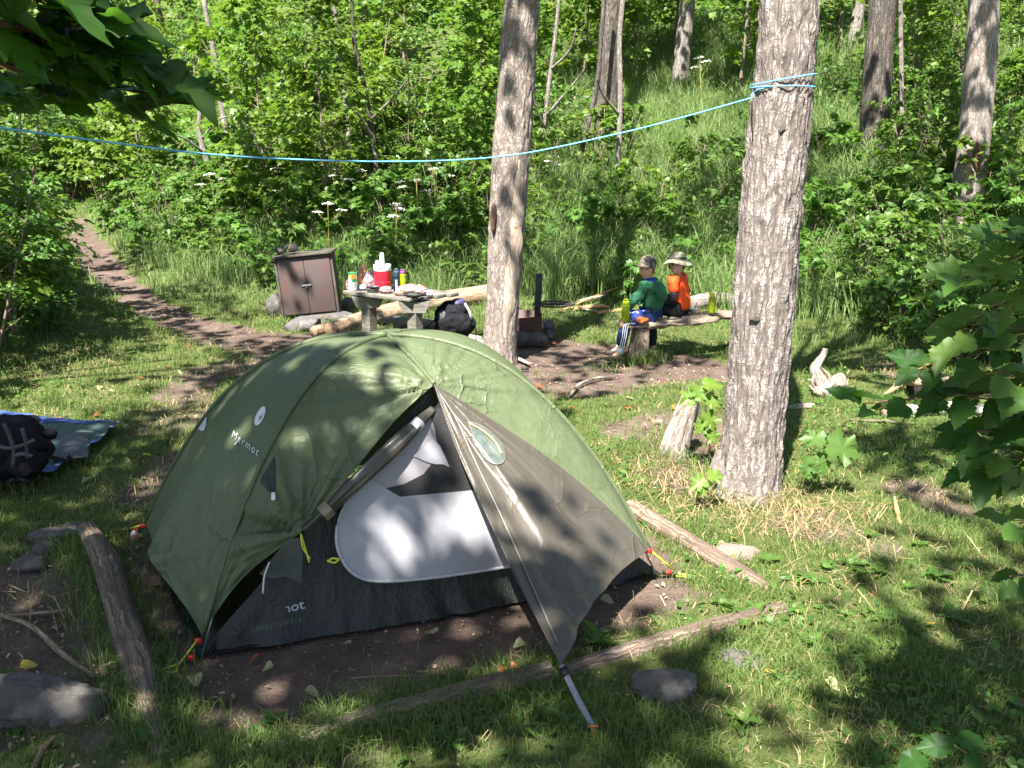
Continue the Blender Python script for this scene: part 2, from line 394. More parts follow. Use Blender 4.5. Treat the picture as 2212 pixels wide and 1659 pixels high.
nX, nY = X.shape; idx = np.arange(nX*nY).reshape(nX, nY)
F = np.stack([idx[:-1, :-1], idx[1:, :-1], idx[1:, 1:], idx[:-1, 1:]], -1).reshape(-1, 4)
m, t, b = mk('soil_and_turf'); v = coords(t, 'Object')
at = N(t, 'ShaderNodeAttribute', attribute_name='soil')
n1 = noise(t, v, 3, 8, .65); nf = noise(t, v, 45, 6, .7); nm = noise(t, v, 14, 6, .6)
soilc = ramp(t, n1, [(.3, (.072, .050, .041)), (.55, (.125, .092, .077)), (.75, (.20, .158, .137))])
soilc = mix(t, .6, soilc, ramp(t, nf, [(.3, (.55, .5, .5)), (.6, (1, 1, 1)), (.74, (1.5, 1.4, 1.25))]), 'MULTIPLY')
turf = ramp(t, nm, [(.3, (.040, .062, .017)), (.55, (.075, .092, .030)), (.72, (.13, .115, .055))])
fac = N(t, 'ShaderNodeMath', operation='ADD'); t.links.new(at.outputs['Fac'], fac.inputs[0])
ns = N(t, 'ShaderNodeMapRange', n3=-.35, n4=.35); t.links.new(nm, ns.inputs[0]); t.links.new(ns.outputs[0], fac.inputs[1])
t.links.new(mix(t, ramp(t, fac.outputs[0], [(.3, (0, 0, 0)), (.6, (1, 1, 1))]), turf, soilc), b.inputs['Base Color'])
b.inputs['Roughness'].default_value = .95; b.inputs['Specular IOR Level'].default_value = .1
bm1 = bump(t, b, nf, .7, .02); vv = N(t, 'ShaderNodeTexVoronoi', i_Scale=55); t.links.new(v, vv.inputs['Vector']); bump(t, b, vv.outputs['Distance'], .35, .01, bm1)
me = tri_mesh('ground', np.stack([X, Y, Z], -1).reshape(-1, 3), F, m, smooth=True)
a = me.attributes.new('soil', 'FLOAT', 'POINT'); a.data.foreach_set('value', SO.ravel().astype(np.float32))
ground = obj('ground', me); tag(ground, kind='structure')

# ================================================================ leaf outlines
def outline(kind):
    if kind == 'maple_lo':
        o = [(0, 0), (-.30, .02), (-.50, .26), (-.30, .36), (-.44, .66), (-.16, .60), (0, 1), (.16, .60), (.44, .66), (.30, .36), (.50, .26), (.30, .02)]
    elif kind == 'maple':
        h = [(0, 0), (.10, -.07), (.22, -.10), (.30, -.03), (.40, .03), (.45, .10), (.58, .17), (.50, .22), (.46, .30), (.35, .30), (.30, .35), (.40, .42),
             (.44, .52), (.56, .62), (.50, .68), (.42, .70), (.36, .78), (.29, .70), (.20, .66), (.17, .72), (.21, .82), (.13, .88), (.08, .96), (0, 1.08)]
        o = h+[(-x, y) for (x, y) in h[::-1][1:-1]]
    elif kind == 'oval':
        o = [(0, 0), (-.17, .18), (-.26, .42), (-.22, .68), (-.1, .9), (0, 1), (.1, .9), (.22, .68), (.26, .42), (.17, .18)]
    elif kind == 'oval_lo':
        o = [(0, 0), (-.27, .32), (-.2, .7), (0, 1), (.2, .7), (.27, .32)]
    elif kind == 'heart':
        o = [(0, .06), (-.2, -.02), (-.36, .12), (-.38, .36), (-.24, .66), (0, 1), (.24, .66), (.38, .36), (.36, .12), (.2, -.02)]
    elif kind == 'toothed':
        h = [(0, 0), (.10, .02), (.20, .10), (.19, .16), (.30, .22), (.27, .28), (.36, .36), (.31, .41), (.36, .50), (.29, .54), (.31, .63), (.23, .66), (.22, .75), (.15, .78), (.12, .87), (.07, .9), (0, 1.02)]
        o = h+[(-x, y) for (x, y) in h[::-1][1:-1]]
    return np.array(o)
def leaf_proto(kind, fold=.22, droop=.25):
    o = outline(kind); n = len(o)
    V = [(0, .42, 0)]+[tuple(p)+(0,) for p in o]; V = np.array(V)
    V[:, 2] = fold*np.abs(V[:, 0])-droop*V[:, 1]**2+.02*np.sin(V[:, 1]*20)*np.abs(V[:, 0])*4*(n > 14)
    Fc = [(0, 1+i, 1+(i+1) % n) for i in range(n)]
    return V, np.array(Fc)
def rotmats(nrm, yaw, pitchj=0):
    "frames whose z is nrm and whose y is the yaw direction projected"
    nrm = nrm/np.linalg.norm(nrm, axis=1, keepdims=True)
    d = np.stack([np.cos(yaw), np.sin(yaw), np.zeros_like(yaw)], -1)
    yv = d-nrm*(d*nrm).sum(1, keepdims=True); yv /= np.linalg.norm(yv, axis=1, keepdims=True)+1e-9
    xv = np.cross(yv, nrm); return np.stack([xv, yv, nrm], -1)
def scatter(proto, pos, nrm, yaw, size, sq=None):
    V, Fc = proto; n = len(pos); M = rotmats(nrm, yaw); s = np.broadcast_to(np.asarray(size, float), (n,))
    W = np.einsum('nij,kj->nki', M, V)*s[:, None, None]
    W = W+np.asarray(pos)[:, None, :]
    FF = (Fc[None]+(np.arange(n)*len(V))[:, None, None]).reshape(-1, 3)
    return W.reshape(-1, 3), FF
def merge(parts):
    V = []; F = []; n = 0
    for v, f in parts: V.append(v); F.append(f+n); n += len(v)
    return np.concatenate(V), np.concatenate(F)
def upnrm(n, tilt, r=rng, bias=(0, 0, 1)):
    a = r.normal(size=(n, 3))*tilt+np.array(bias); a[:, 2] = np.abs(a[:, 2]); return a
LP = {k: leaf_proto(k) for k in ('maple_lo', 'maple', 'oval', 'oval_lo', 'heart', 'toothed')}
# ================================================================ GRASS (stuff)
def blades(x, y, hgt, wid, lean, r=rng, z=None, seg=2):
    n = len(x); z = H(x, y) if z is None else z
    az = r.uniform(0, 2*np.pi, n); d = np.stack([np.cos(az), np.sin(az), np.zeros(n)], -1)
    face = r.uniform(0, 2*np.pi, n); wv = np.stack([np.cos(face), np.sin(face), np.zeros(n)], -1)*wid[:, None]/2
    b0 = np.stack([x, y, z-.008], -1); up = np.array([0, 0, 1.])
    m1 = b0+up*(hgt*.55)[:, None]+d*(hgt*lean*.25)[:, None]; tp = b0+up*(hgt*(1-.45*lean))[:, None]+d*(hgt*lean*.95)[:, None]
    V = np.stack([b0-wv, b0+wv, m1-wv*.8, m1+wv*.8, tp], 1).reshape(-1, 3)
    k = (np.arange(n)*5)[:, None]
    Fq = np.concatenate([k+np.array([[0, 1, 3]]), k+np.array([[0, 3, 2]]), k+np.array([[2, 3, 4]])], 1).reshape(-1, 3)
    return V, Fq
def frustum_pts(n, y0, y1, r=rng, pw=1.0, mx=1.3):
    y = y0+(y1-y0)*r.uniform(0, 1, n)**pw; hw = y*.56*mx+.5; x = r.uniform(-1, 1, n)*hw; return x, y, 2*hw
gparts = []
for (y0, y1, N0, hh, ww) in ((2.1, 3.4, 29000, .055, .0030), (3.4, 5.2, 60000, .052, .0038), (5.2, 8, 68000, .055, .0052), (8, 12.5, 70000, .065, .0075)):
    x, y, _ = frustum_pts(N0, y0, y1, pw=.8)
    s = soil(x, y); clump = n2(x, y, 5, 3, 41)
    p = (1-s)**1.4*(.55+1.1*sstep(-.3, .25, clump))+.015
    k = rng.uniform(0, 1, N0) < p; x, y = x[k], y[k]; n = len(x); cl = clump[k]
    hgt = hh*rng.uniform(.5, 1.35, n)*(1+.9*sstep(0, .35, cl)); wid = ww*rng.uniform(.7, 1.3, n)
    gparts.append(blades(x, y, hgt, wid, rng.uniform(.2, 1.0, n)))
V, F = merge(gparts); lawn = obj('grass', tri_mesh('grass', V, F, L_GRASS)); tag(lawn, 'short patchy green grass over the camp ground', 'grass', kind='stuff')
# longer tufts beside logs, stump, bench leg and big tree
tuft = []
def tufts(pts, n, sp, h0, w0, lean=.7):
    for (u, v) in pts:
        g = G(u, v); x = rng.normal(g.x, sp, n); y = rng.normal(g.y, sp*.8, n)
        tuft.append(blades(x, y, h0*rng.uniform(.5, 1.3, n), w0*rng.uniform(.7, 1.3, n), rng.uniform(.25, lean*1.3, n)))
def along(a, b, k): return [(a[0]+(b[0]-a[0])*i/(k-1), a[1]+(b[1]-a[1])*i/(k-1)) for i in range(k)]
tufts(along((160, 1190), (300, 1560), 12), 110, .07, .13, .004)
tufts(along((240, 1160), (400, 1600), 13), 90, .07, .12, .004)
tufts(along((560, 1650), (1150, 1500), 14), 170, .09, .11, .004)
tufts(along((700, 1545), (1120, 1445), 9), 80, .06, .10, .0038)
tufts(along((1150, 1520), (1500, 1640), 9), 150, .12, .10, .004)
tufts(along((1500, 1390), (1750, 1500), 8), 130, .12, .10, .004)
tufts(along((1500, 1260), (1640, 1290), 4), 90, .07, .10, .004)
tufts(along((1650, 1380), (2100, 1480), 10), 150, .16, .09, .004)
tufts([(1385, 778), (1370, 782), (1400, 775)], 220, .10, .14, .006); tufts([(1415, 960), (1390, 985), (1450, 1000)], 120, .12, .16, .005)
tufts([(1560, 1060), (1600, 1085), (1680, 1060), (1700, 1040), (1540, 1030)], 120, .12, .14, .005)
tufts(along((600, 705), (730, 700), 4), 90, .15, .14, .008)
V, F = merge(tuft); o = obj('long_grass', tri_mesh('long_grass', V, F, L_GRASS)); tag(o, 'longer grass tufts growing along the logs and tree foot', 'grass', kind='stuff')
# dry stalks round the big tree
dp = []
x, y, _ = frustum_pts(34000, 2.3, 12); k = (soil(x, y) < .75) & (n2(x, y, 2.5, 3, 66) > -.05); x, y = x[k], y[k]; n = len(x); dp.append(blades(x, y, rng.uniform(.03, .09, n), rng.uniform(.002, .0045, n)*(1+.1*y), rng.uniform(.6, 1.9, n)))
for (u, v, n, sp) in ((1700, 1090, 200, .22), (1760, 1130, 170, .26), (1640, 1120, 140, .24), (1480, 1080, 110, .24), (1560, 1110, 130, .24), (1820, 1200, 70, .25), (1400, 1010, 100, .2), (60, 1330, 60, .2)):
    g = G(u, v); x = rng.normal(g.x, sp, n); y = rng.normal(g.y, sp, n)
    dp.append(blades(x, y, rng.uniform(.05, .2, n), rng.uniform(.003, .007, n), rng.uniform(.7, 1.9, n)))
V, F = merge(dp); o = obj('dry_stalks', tri_mesh('dry_stalks', V, F, L_DRY)); tag(o, 'dry yellow stalks strewn in the lawn and round the big tree', 'straw', kind='stuff')
# tall grass on the slope and along the thicket edge
tg = []
def tall(n, fx, fy, h0, w0, cond):
    x = rng.uniform(*fx, n); y = rng.uniform(*fy, n); k = cond(x, y); x, y = x[k], y[k]; n = len(x)
    tg.append(blades(x, y, h0*rng.uniform(.5, 1.25, n), w0*rng.uniform(.7, 1.3, n), rng.uniform(.2, .85, n)))
tall(60000, (-.5, 5.5), (10.5, 22), .70, .012, lambda x, y: (hill_d(x, y) > -.4+.4*n2(x, y, 1, 2, 5)) & (n2(x, y, .5, 3, 51)+.3*sstep(-.5, 1.5, x) > -.05) & (x > -.3+(y-12)*.02))
tall(22000, (-7, 0), (11.5, 17), .5, .010, lambda x, y: (hill_d(x, y) > -.5) & (hill_d(x, y) < 2.5) & (n2(x, y, .7, 3, 52) > -.02))
tall(9000, (4, 12), (14, 22), .6, .012, lambda x, y: (n2(x, y, .5, 3, 53) > .0))
tall(60000, (-22, -2.5), (12.3, 38), .16, .016, lambda x, y: (hill_d(x, y) < .6) & (soil(x, y) < .3) & (x > -y*.62-1))
tall(26000, (-9, 7), (8.8, 14), .16, .008, lambda x, y: (hill_d(x, y) > -1.6+.5*n2(x, y, 1, 2, 5)) & (hill_d(x, y) < .6) & (soil(x, y) < .4))
V, F = merge(tg); o = obj('tall_grass', tri_mesh('tall_grass', V, F, L_TALL)); tag(o, 'tall pale green grass waving on the slope behind the bench', 'grass', kind='stuff')
# low herbs among the grass
hp = []
n = 24000; x, y, _ = frustum_pts(n, 2.3, 9.5); s = soil(x, y)
k = (rng.uniform(0, 1, n) < (1-s)**2*sstep(.0, .4, n2(x, y, 1.3, 3, 61)+.12*(x > 1))) ; x, y = x[k], y[k]; n = len(x)
hp.append(scatter(LP['oval_lo'], np.stack([x, y, H(x, y)+rng.uniform(.01, .05, n)], -1), upnrm(n, .4), rng.uniform(0, 6.28, n), rng.uniform(.02, .065, n)))
V, F = merge(hp); o = obj('low_herbs', tri_mesh('low_herbs', V, F, L_FERN)); tag(o, 'small round leaved weeds spread through the lawn', 'weeds', kind='stuff')
# litter: chips, twigs, dead leaves on the soil
n = 9000; x, y, _ = frustum_pts(n, 2.3, 10); k = rng.uniform(0, 1, n) < soil(x, y)*.9; x, y = x[k], y[k]; n = len(x)
OC = (np.array([(1, 0, 0), (0, 1, 0), (-1, 0, 0), (0, -1, 0), (0, 0, .7), (0, 0, -.7)])*.5, np.array([(0, 1, 4), (1, 2, 4), (2, 3, 4), (3, 0, 4), (1, 0, 5), (2, 1, 5), (3, 2, 5), (0, 3, 5)]))
V, F = scatter(OC, np.stack([x, y, H(x, y)-.017], -1), upnrm(n, .5), rng.uniform(0, 6.28, n), .004+.018*rng.uniform(0, 1, n)**3); o = obj('pebbles', tri_mesh('pebbles', V, F, ROCK_P)); tag(o, 'small pebbles and crumbs of earth on the bare soil', 'pebbles', kind='stuff')
lp = []; n = 24000; x, y, _ = frustum_pts(n, 2.3, 12); s = soil(x, y); k = rng.uniform(0, 1, n) < .25+.6*s+.3*np.exp(-((x-1.6)/1.3)**2-((y-4.9)/1.2)**2); x, y = x[k], y[k]; n = len(x)
# keep the litter mostly away from the swept tent pad
k = ~(inpoly(x, y, PAD) & (rng.uniform(0, 1, n) < .75)); x, y = x[k], y[k]; n = len(x)
lp.append(scatter(LP['oval_lo'], np.stack([x, y, H(x, y)-.006+rng.uniform(.0, .012, n)], -1), upnrm(n, .25), rng.uniform(0, 6.28, n), rng.uniform(.008, .032, n)))
V, F = merge(lp)
L_LITTER = leafmat('dead_leaf', (.15, .10, .065), (.42, .34, .22), (.1, .06, .02), .1)
o = obj('leaf_litter', tri_mesh('leaf_litter', V, F, L_LITTER)); tag(o, 'dead leaf crumbs and wood chips on the bare soil', 'leaf litter', kind='stuff')
# ================================================================ TENT
def cloth(name, c1, c2, rough, tr, tc, cs=6, strength=.5, spec=.5):
    "coated nylon with soft billows and sharp packing creases"
    m, t, b = mk(name); v = coords(t, 'Object'); nz = noise(t, v, 3, 3); t.links.new(mix(t, nz, tuple(c1), tuple(c2)), b.inputs['Base Color'])
    b.inputs['Roughness'].default_value = rough; b.inputs['Specular IOR Level'].default_value = spec
    ns = N(t, 'ShaderNodeTexNoise', i_Scale=2.5, i_Detail=2); t.links.new(v, ns.inputs['Vector']); s_ = N(t, 'ShaderNodeVectorMath', operation='SCALE'); s_.inputs['Scale'].default_value = .45; t.links.new(ns.outputs[1], s_.inputs[0])
    a = N(t, 'ShaderNodeVectorMath', operation='ADD'); t.links.new(v, a.inputs[0]); t.links.new(s_.outputs[0], a.inputs[1]); pv = None
    for sc_, wd_, st_, ds_ in ((cs, .035, strength, .012), (cs*2.6, .05, strength*.6, .006)):
        vo = N(t, 'ShaderNodeTexVoronoi', feature='DISTANCE_TO_EDGE', i_Scale=sc_, i_Randomness=1); t.links.new(a.outputs[0], vo.inputs['Vector'])
        e = ramp(t, vo.outputs['Distance'], [(0, (1, 1, 1)), (wd_, (.25, .25, .25)), (wd_*3, (0, 0, 0))]); mk_ = ramp(t, noise(t, v, sc_*.7, 3), [(.46, (0, 0, 0)), (.60, (1, 1, 1))])
        pv = bump(t, b, mix(t, 1, e, mk_, 'MULTIPLY'), st_, ds_, pv)
    pv = bump(t, b, noise(t, a.outputs[0], 9, 5, .55, 1.2), .45, .014, pv)
    tb = N(t, 'ShaderNodeBsdfTranslucent'); tb.inputs[0].default_value = c4(tc); t.links.new(pv, tb.inputs['Normal']); ms = N(t, 'ShaderNodeMixShader', n0=tr); t.links.new(b.outputs[0], ms.inputs[1]); t.links.new(tb.outputs[0], ms.inputs[2]); t.links.new(ms.outputs[0], t.nodes['Material Output'].inputs[0]); return m
FLY = cloth('green_fly_nylon', (.108, .134, .070), (.092, .118, .060), .48, .17, (.14, .17, .065), 5, .55, .38)
TAUPE = cloth('taupe_door_nylon', (.085, .075, .061), (.076, .067, .054), .40, .12, (.16, .15, .08), 3.5, .4)
TUB = mat('dark_tub_nylon', (.010, .013, .009), (.007, .009, .007), rough=.42, spec=.4, bsc=11, bs=.8, bd=.02, stretch=(2, 2, .6))
GREYN = mat('pale_grey_door_nylon', (.36, .36, .40), (.32, .32, .36), rough=.6, sc=4, bsc=8, bs=.35, bd=.01, tr=.1)
GREYI = mat('pinkish_grey_inner_nylon', (.29, .27, .29), (.26, .24, .26), rough=.65, sc=4, bsc=8, bs=.3, bd=.01)
MESHN = mat('black_bug_mesh', (.022, .022, .024), (.03, .03, .033), rough=.7, sc=60)
PRINT = mat('silver_print', (.62, .64, .66), rough=.5)
PRINTG = mat('green_grey_print', (.06, .09, .075), rough=.5)
ZIP = mat('grey_zip_tape', (.46, .46, .48), (.36, .36, .38), rough=.6, sc=80)
CORD = mat('yellow_cord', (.62, .60, .05), rough=.6); REDP = mat('red_buckle', (.62, .02, .02), rough=.4)
STRAP = mat('grey_webbing', (.24, .24, .29), (.18, .18, .22), rough=.7, sc=60); BLKP = mat('black_buckle', (.015, .015, .015), rough=.4)
POLE = mat('grey_tent_pole', (.35, .35, .34), rough=.3, metal=.7)
A = np.array([-1.276, 3.42, 0]); B = np.array([.725, 4.18, 0]); Cc = np.array([-1.99, 4.70, 0]); D = np.array([-.02, 5.46, 0]); T = np.array([-.60, 4.44, 1.135])
PK = np.array(P3(938, 830, 4.01)); PB = np.array([-.98, 4.98, .98])
def arc(K, s, n=2.5, smax=1.):
    s = np.asarray(s, float)[..., None]; base = T+(K-T)*s; z = T[2]*(1-np.abs(s)**n); out = base.copy(); out[..., 2] = z[..., 0]; return out
def polyc(pts, n=200):
    Q = np.array([tuple(p) for p in crv(pts, n)]); tt = np.linspace(0, 1, n)
    return lambda s: np.stack([np.interp(s, tt, Q[:, k]) for k in range(3)], -1)
Ap = np.array(P3(428, 1380, 3.45)); Lp = np.array(P3(310, 1216, 4.05)); Qp = np.array(P3(652, 1148, 3.62)); Bp = np.array(P3(1402, 1186, 4.05))
Cp = Cc+np.array([.02, -.02, .06]); Dp = D+np.array([0, 0, .06])
tent = thing('tent', 'green dome tent with its taupe door flap staked out, pitched on the bare soil pad', 'tent', (-.4, 4.3, 0))
MAXS = {}
def wr(P, amp=.006, s=1, sc=(5, 5, 5)):
    d = fbm(P*np.array(sc), 4, s)[..., None]; return P+d*amp*np.array([.3, -.8, .5])
def ridges(P, c, amp, k, fall, s=0):
    "pulled folds radiating from point c"
    r = P-np.array(c); L = np.linalg.norm(r, axis=-1); an = np.arctan2(r[..., 2], r[..., 0])
    nn = fbm(np.stack([an*k, L*1.5, np.full_like(L, s)], -1), 2, s+5)
    d = amp*nn*np.exp(-L/fall)*np.clip(L/.06, 0, 1); return P+d[..., None]*np.array([.1, -.8, .55])
def cpatch(c0, c1, bulge, amp=.006, seed=1, extra=None, s1=.975):
    def fn(u, v):
        a = c0(u); b_ = c1(u); P = a*(1-v[..., None])+b_*v[..., None]
        w_ = np.sin(np.pi*v)*np.sin(np.pi*np.clip(u, 0, 1))**.7
        P = P+w_[..., None]*np.array(bulge)
        edge = np.minimum(1, np.minimum(v, 1-v)*8)[..., None]
        P = P+(wr(P, amp, seed)-P)*edge
        if extra: P = extra(P, u, v)
        return P
    return fn
# end panel between the near-left and far-left poles, pulled out at its guy point
def endfn(u, v):
    a = arc(A, u*.97); b_ = arc(Cc, u*.98); P = a*(1-v[..., None])+b_*v[..., None]
    mid = (A+Cc)/2
    w_ = np.exp(-((v-.5)/.22)**2)*u**3; P = P+w_[..., None]*(Lp-(np.array([mid[0], mid[1], .05])))
    out = np.array([-.86, -.5, .1]); w2 = np.sin(np.pi*v)*u**.6*(1-u); P = P-w2[..., None]*out*(-.10)
    P = P+(ridges(P, Lp, .045, 7, .5, 3)-P)*np.minimum(1, np.minimum(v, 1-v)*8)[..., None]
    P = P+(ridges(P, Lp, .035, 18, .35, 37)-P)*np.minimum(1, np.minimum(v, 1-v)*8)[..., None]
    P = P+(ridges(P, Ap, .03, 6, .45, 8)-P)*np.minimum(1, np.minimum(v, 1-v)*8)[..., None]
    return wr(P, .014, 3, (7, 7, 3))
m_end = MB().patch(endfn, 90, 60); o_end = m_end.build('fly_end_panel', FLY, tent)
# near front-left panel: near-left pole to ridge - brow - toggle - corner
EDGE = crv([T, T*.45+PK*.55+np.array([0, 0, .012]), PK], 26)+crv([PK, (PK*.72+Qp*.28)+np.array([-.01, -.0, .02]), (PK*.35+Qp*.65)+np.array([-.01, -.0, .0]), Qp], 34)[1:]+crv([Qp, Qp*.5+Ap*.5+np.array([-.035, .02, .02]), Ap], 30)[1:]
EA = np.array([tuple(p) for p in EDGE]); tE = np.linspace(0, 1, len(EA))
def edgeL(s): return np.stack([np.interp(s, tE, EA[:, k]) for k in range(3)], -1)
def ex(P, u, v):
    e = np.minimum(1, np.minimum(v, 1-v)*10)[..., None]
    P = P+(ridges(P, Qp, .10, 5.5, .36, 2)-P)*e; P = P+(ridges(P, PK, .05, 5, .5, 12)-P)*e; P = P+(ridges(P, Qp, .05, 15, .22, 32)-P)*e; P = P+(ridges(P, Ap, .04, 12, .35, 33)-P)*e; P = P+(ridges(P, PK, .03, 17, .35, 34)-P)*e
    return P+(wr(P, .030, 17, (3.2, 3.2, 6))-P)*e
def a_arc(u): return arc(A, u*.97)
m_fl = MB().patch(cpatch(a_arc, edgeL, (-.01, -.03, .03), .012, 5, ex), 110, 60); o_fl = m_fl.build('fly_front_panel', FLY, tent)
# right panel between right pole and door seam
SE = [PK]+[np.array(P3(*q)) for q in ((1020, 879, 4.03), (1100, 930, 4.04), (1180, 985, 4.045), (1250, 1040, 4.05), (1330, 1112, 4.05))]+[Bp]
RIDGE = crv([T, T*.45+PK*.55+np.array([0, 0, .012]), PK], 26)
SEAM = np.array([tuple(p) for p in RIDGE]+[tuple(p) for p in crv(SE, 50)][1:]); tS = np.concatenate([np.linspace(0, .22, 26), np.linspace(.22, 1, 50)[1:]])
def seamR(s): return np.stack([np.interp(s, tS, SEAM[:, k]) for k in range(3)], -1)
def seamOnly(s): return seamR(.22+.78*np.asarray(s))
def exr(P, u, v):
    e = np.minimum(1, np.minimum(v, 1-v)*10)[..., None]
    P = P+(ridges(P, PK, .035, 7, .6, 22)-P)*e; P = P+(ridges(P, PK, .035, 19, .4, 35)-P)*e; P = P+(ridges(P, Bp, .03, 14, .3, 36)-P)*e; return P+(wr(P, .012, 27, (9, 9, 9))-P)*e
m_fr = MB().patch(cpatch(lambda s: arc(B, s*.96), seamR, (.02, .0, .035), .008, 9, exr), 110, 50); o_fr = m_fr.build('fly_front_panel', FLY, tent); tag(o_fr, 'sunlit pale right hand fly panel')
# far panels
edgeBk = polyc([T, T*.5+PB*.5+np.array([0, 0, .02]), PB, np.array([-1.1, 5.3, .55]), np.array([-1.1, 5.5, .12])])
MB().patch(cpatch(lambda s: arc(Cc, s*.97), edgeBk, (0, .03, .03), .008, 31), 50, 30).build('fly_back_panel', FLY, tent)
MB().patch(cpatch(lambda s: arc(D, s*.97), edgeBk, (0, .03, .03), .008, 33), 50, 30).build('fly_back_panel', FLY, tent)
MB().patch(cpatch(lambda s: arc(B, s*.96), lambda s: arc(D, s*.97), (.08, 0, .04), .008, 35), 60, 40).build('fly_end_panel', FLY, tent)
# pole sleeves
for K, e_ in ((A, .965), (B, .955), (Cc, .97), (D, .97)):
    MB().tube([p+np.array([0, -.004, .004]) for p in arc(K, np.linspace(0, e_, 40))], .011, 8).build('pole_sleeve', FLY, tent)
MB().tube([np.array(p)+np.array([0, -.003, .004]) for p in RIDGE], .010, 8).build('pole_sleeve', FLY, tent)
for K in (A, B, Cc, D):
    p0 = arc(K, np.array([.9]))[0]; MB().tube([tuple(p0+np.array([0, .02, -.03])), tuple(K*.98+np.array([T[0], T[1], 0])*.02)], .0055, 8).build('tent_pole', POLE, tent)
# door flap
TIP = np.array(P3(1212, 1436, 3.10)); STK = np.array(G(1283, 1592))
LE = polyc([PK, np.array(P3(985, 965, 3.83)), np.array(P3(1048, 1105, 3.61)), np.array(P3(1128, 1272, 3.36)), TIP])
def flapfn(a, b_):
    l = LE(a); s = seamOnly(a); P = l*(1-b_[..., None])+s*b_[..., None]
    P = P+(np.sin(np.pi*b_)*a**3*.04)[..., None]*(PK-P)*1.0
    P = P+(np.sin(np.pi*b_)*np.sin(np.pi*a)*.05)[..., None]*np.array([.25, -.8, .35])
    e = np.minimum(1, (1-b_)*8)*np.minimum(1, a*6)
    fold = .020*np.sin(b_*15+1.4*np.sin(a*3))*np.exp(-b_*1.3)*np.minimum(1, a*2.5)+.012*np.sin(b_*31+a*4)*np.exp(-((b_-.25)/.3)**2)*a+.018*fbm(np.stack([b_*9, a*1.6, b_*0], -1), 3, 44)
    P = P+(fold*e)[..., None]*np.array([.2, -.85, .3])
    return P+(wr(P, .010, 47, (6, 6, 3))-P)*e[..., None]
m_flap = MB().patch(flapfn, 110, 70); flap = m_flap.build('door_flap', TAUPE, tent)
def bvh(mb):
    V = np.concatenate(mb.v); return BVHTree.FromPolygons([Vector(p) for p in V], mb.f)
CAMP = Vector((0, 0, CAMZ))
def hit(bv, u, v, off=.004):
    d = Vector(ray(u, v)).normalized(); h = bv.ray_cast(CAMP, d)
    if h[0] is None:
        h = bv.find_nearest(P3(u, v, 3.9)); return h[0]-d*off
    return h[0]-d*off
def ringdecal(mb, bv, outl, nr=8, off=.004, n=48, inner=0.):
    P = crv([(p[0], p[1], 0) for p in outl]+[(outl[0][0], outl[0][1], 0)], n+1)[:-1]; c = sum(P, Vector())/len(P)
    V = []; F = []
    for r_ in range(nr+1):
        f = inner+(1-inner)*r_/nr
        for p in P: q = c+(p-c)*max(f, .001); V.append(hit(bv, q.x, q.y, off))
    for r_ in range(nr):
        for k in range(n): F.append((r_*n+k, r_*n+(k+1) % n, (r_+1)*n+(k+1) % n, (r_+1)*n+k))
    mb.add(V, F)
bv_flap = bvh(m_flap)
TEAR = [(1012, 912), (1040, 921), (1072, 945), (1088, 975), (1085, 996), (1066, 1000), (1046, 986), (1028, 955)]
WINM = mat('clear_vinyl_window', (.075, .095, .085), (.13, .15, .14), rough=.22, spec=.6, sc=22, bsc=16, bs=.6, bd=.01, coat=.5)
mb = MB(); ringdecal(mb, bv_flap, TEAR, 8, .005); win = mb.build('window', WINM, flap)
mb = MB(); ringdecal(mb, bv_flap, [(1049+(u-1049)*1.07, 960+(v-960)*1.07) for u, v in TEAR], 2, .008, 48, .93); mb.build('window_rim', mat('taupe_binding', (.15, .145, .13)), win)
mb = MB(); mb.tube([hit(bv_flap, *q, .012) for q in [(p.x, p.y) for p in crv([(1014, 914, 0), (1045, 932, 0), (1070, 955, 0), (1084, 980, 0)], 14)]], .004, 6); mb.build('zip', mat('ochre_zip', (.42, .33, .16), rough=.6), win)
mb = MB(); pts = [hit(bv_flap, p.x, p.y, .007) for p in crv([(950, 850, 0), (985, 905, 0), (1028, 1000, 0), (1085, 1120, 0), (1150, 1265, 0), (1205, 1390, 0)], 60)]
mb.tube(pts, .0035, 6); mb.build('door_zip', mat('dim_zip', (.17, .165, .15), (.13, .125, .115), rough=.5, sc=60), flap)
mb = MB(); mb.tube([Vector(tuple(p)) for p in LE(np.linspace(.0, 1, 60))], .004, 6); mb.build('hem', TAUPE, flap)
# stake-out strap
sv = Vector(STK)+Vector((0, 0, .03)); tv = Vector(TIP)
def ribbon(mb, path, wdt, wdir=None, th=.0015):
    P = [Vector(p) for p in path]; V = []; F = []
    for i, p in enumerate(P):
        t_ = (P[min(i+1, len(P)-1)]-P[max(i-1, 0)]).normalized(); vw = (CAMP-p).normalized()
        sdir = (Vector(wdir) if wdir else t_.cross(vw)).normalized(); nn = t_.cross(sdir).normalized()
        for a_, b_ in ((-1, -1), (1, -1), (1, 1), (-1, 1)): V.append(p+sdir*a_*wdt/2+nn*b_*th)
    for i in range(len(P)-1):
        for k in range(4): F.append((i*4+k, i*4+(k+1) % 4, (i+1)*4+(k+1) % 4, (i+1)*4+k))
    F += [(3, 2, 1, 0), tuple(len(V)-4+k for k in range(4))]
    mb.add(V, F)
mb = MB(); ribbon(mb, [tv, tv.lerp(sv, .5)+Vector((0, 0, -.006)), sv], .022); st = mb.build('stake_strap', STRAP, tent)
mb = MB(); ribbon(mb, [tv.lerp(sv, .05), tv.lerp(sv, .17)], .030, None, .006); mb.build('buckle', BLKP, st)
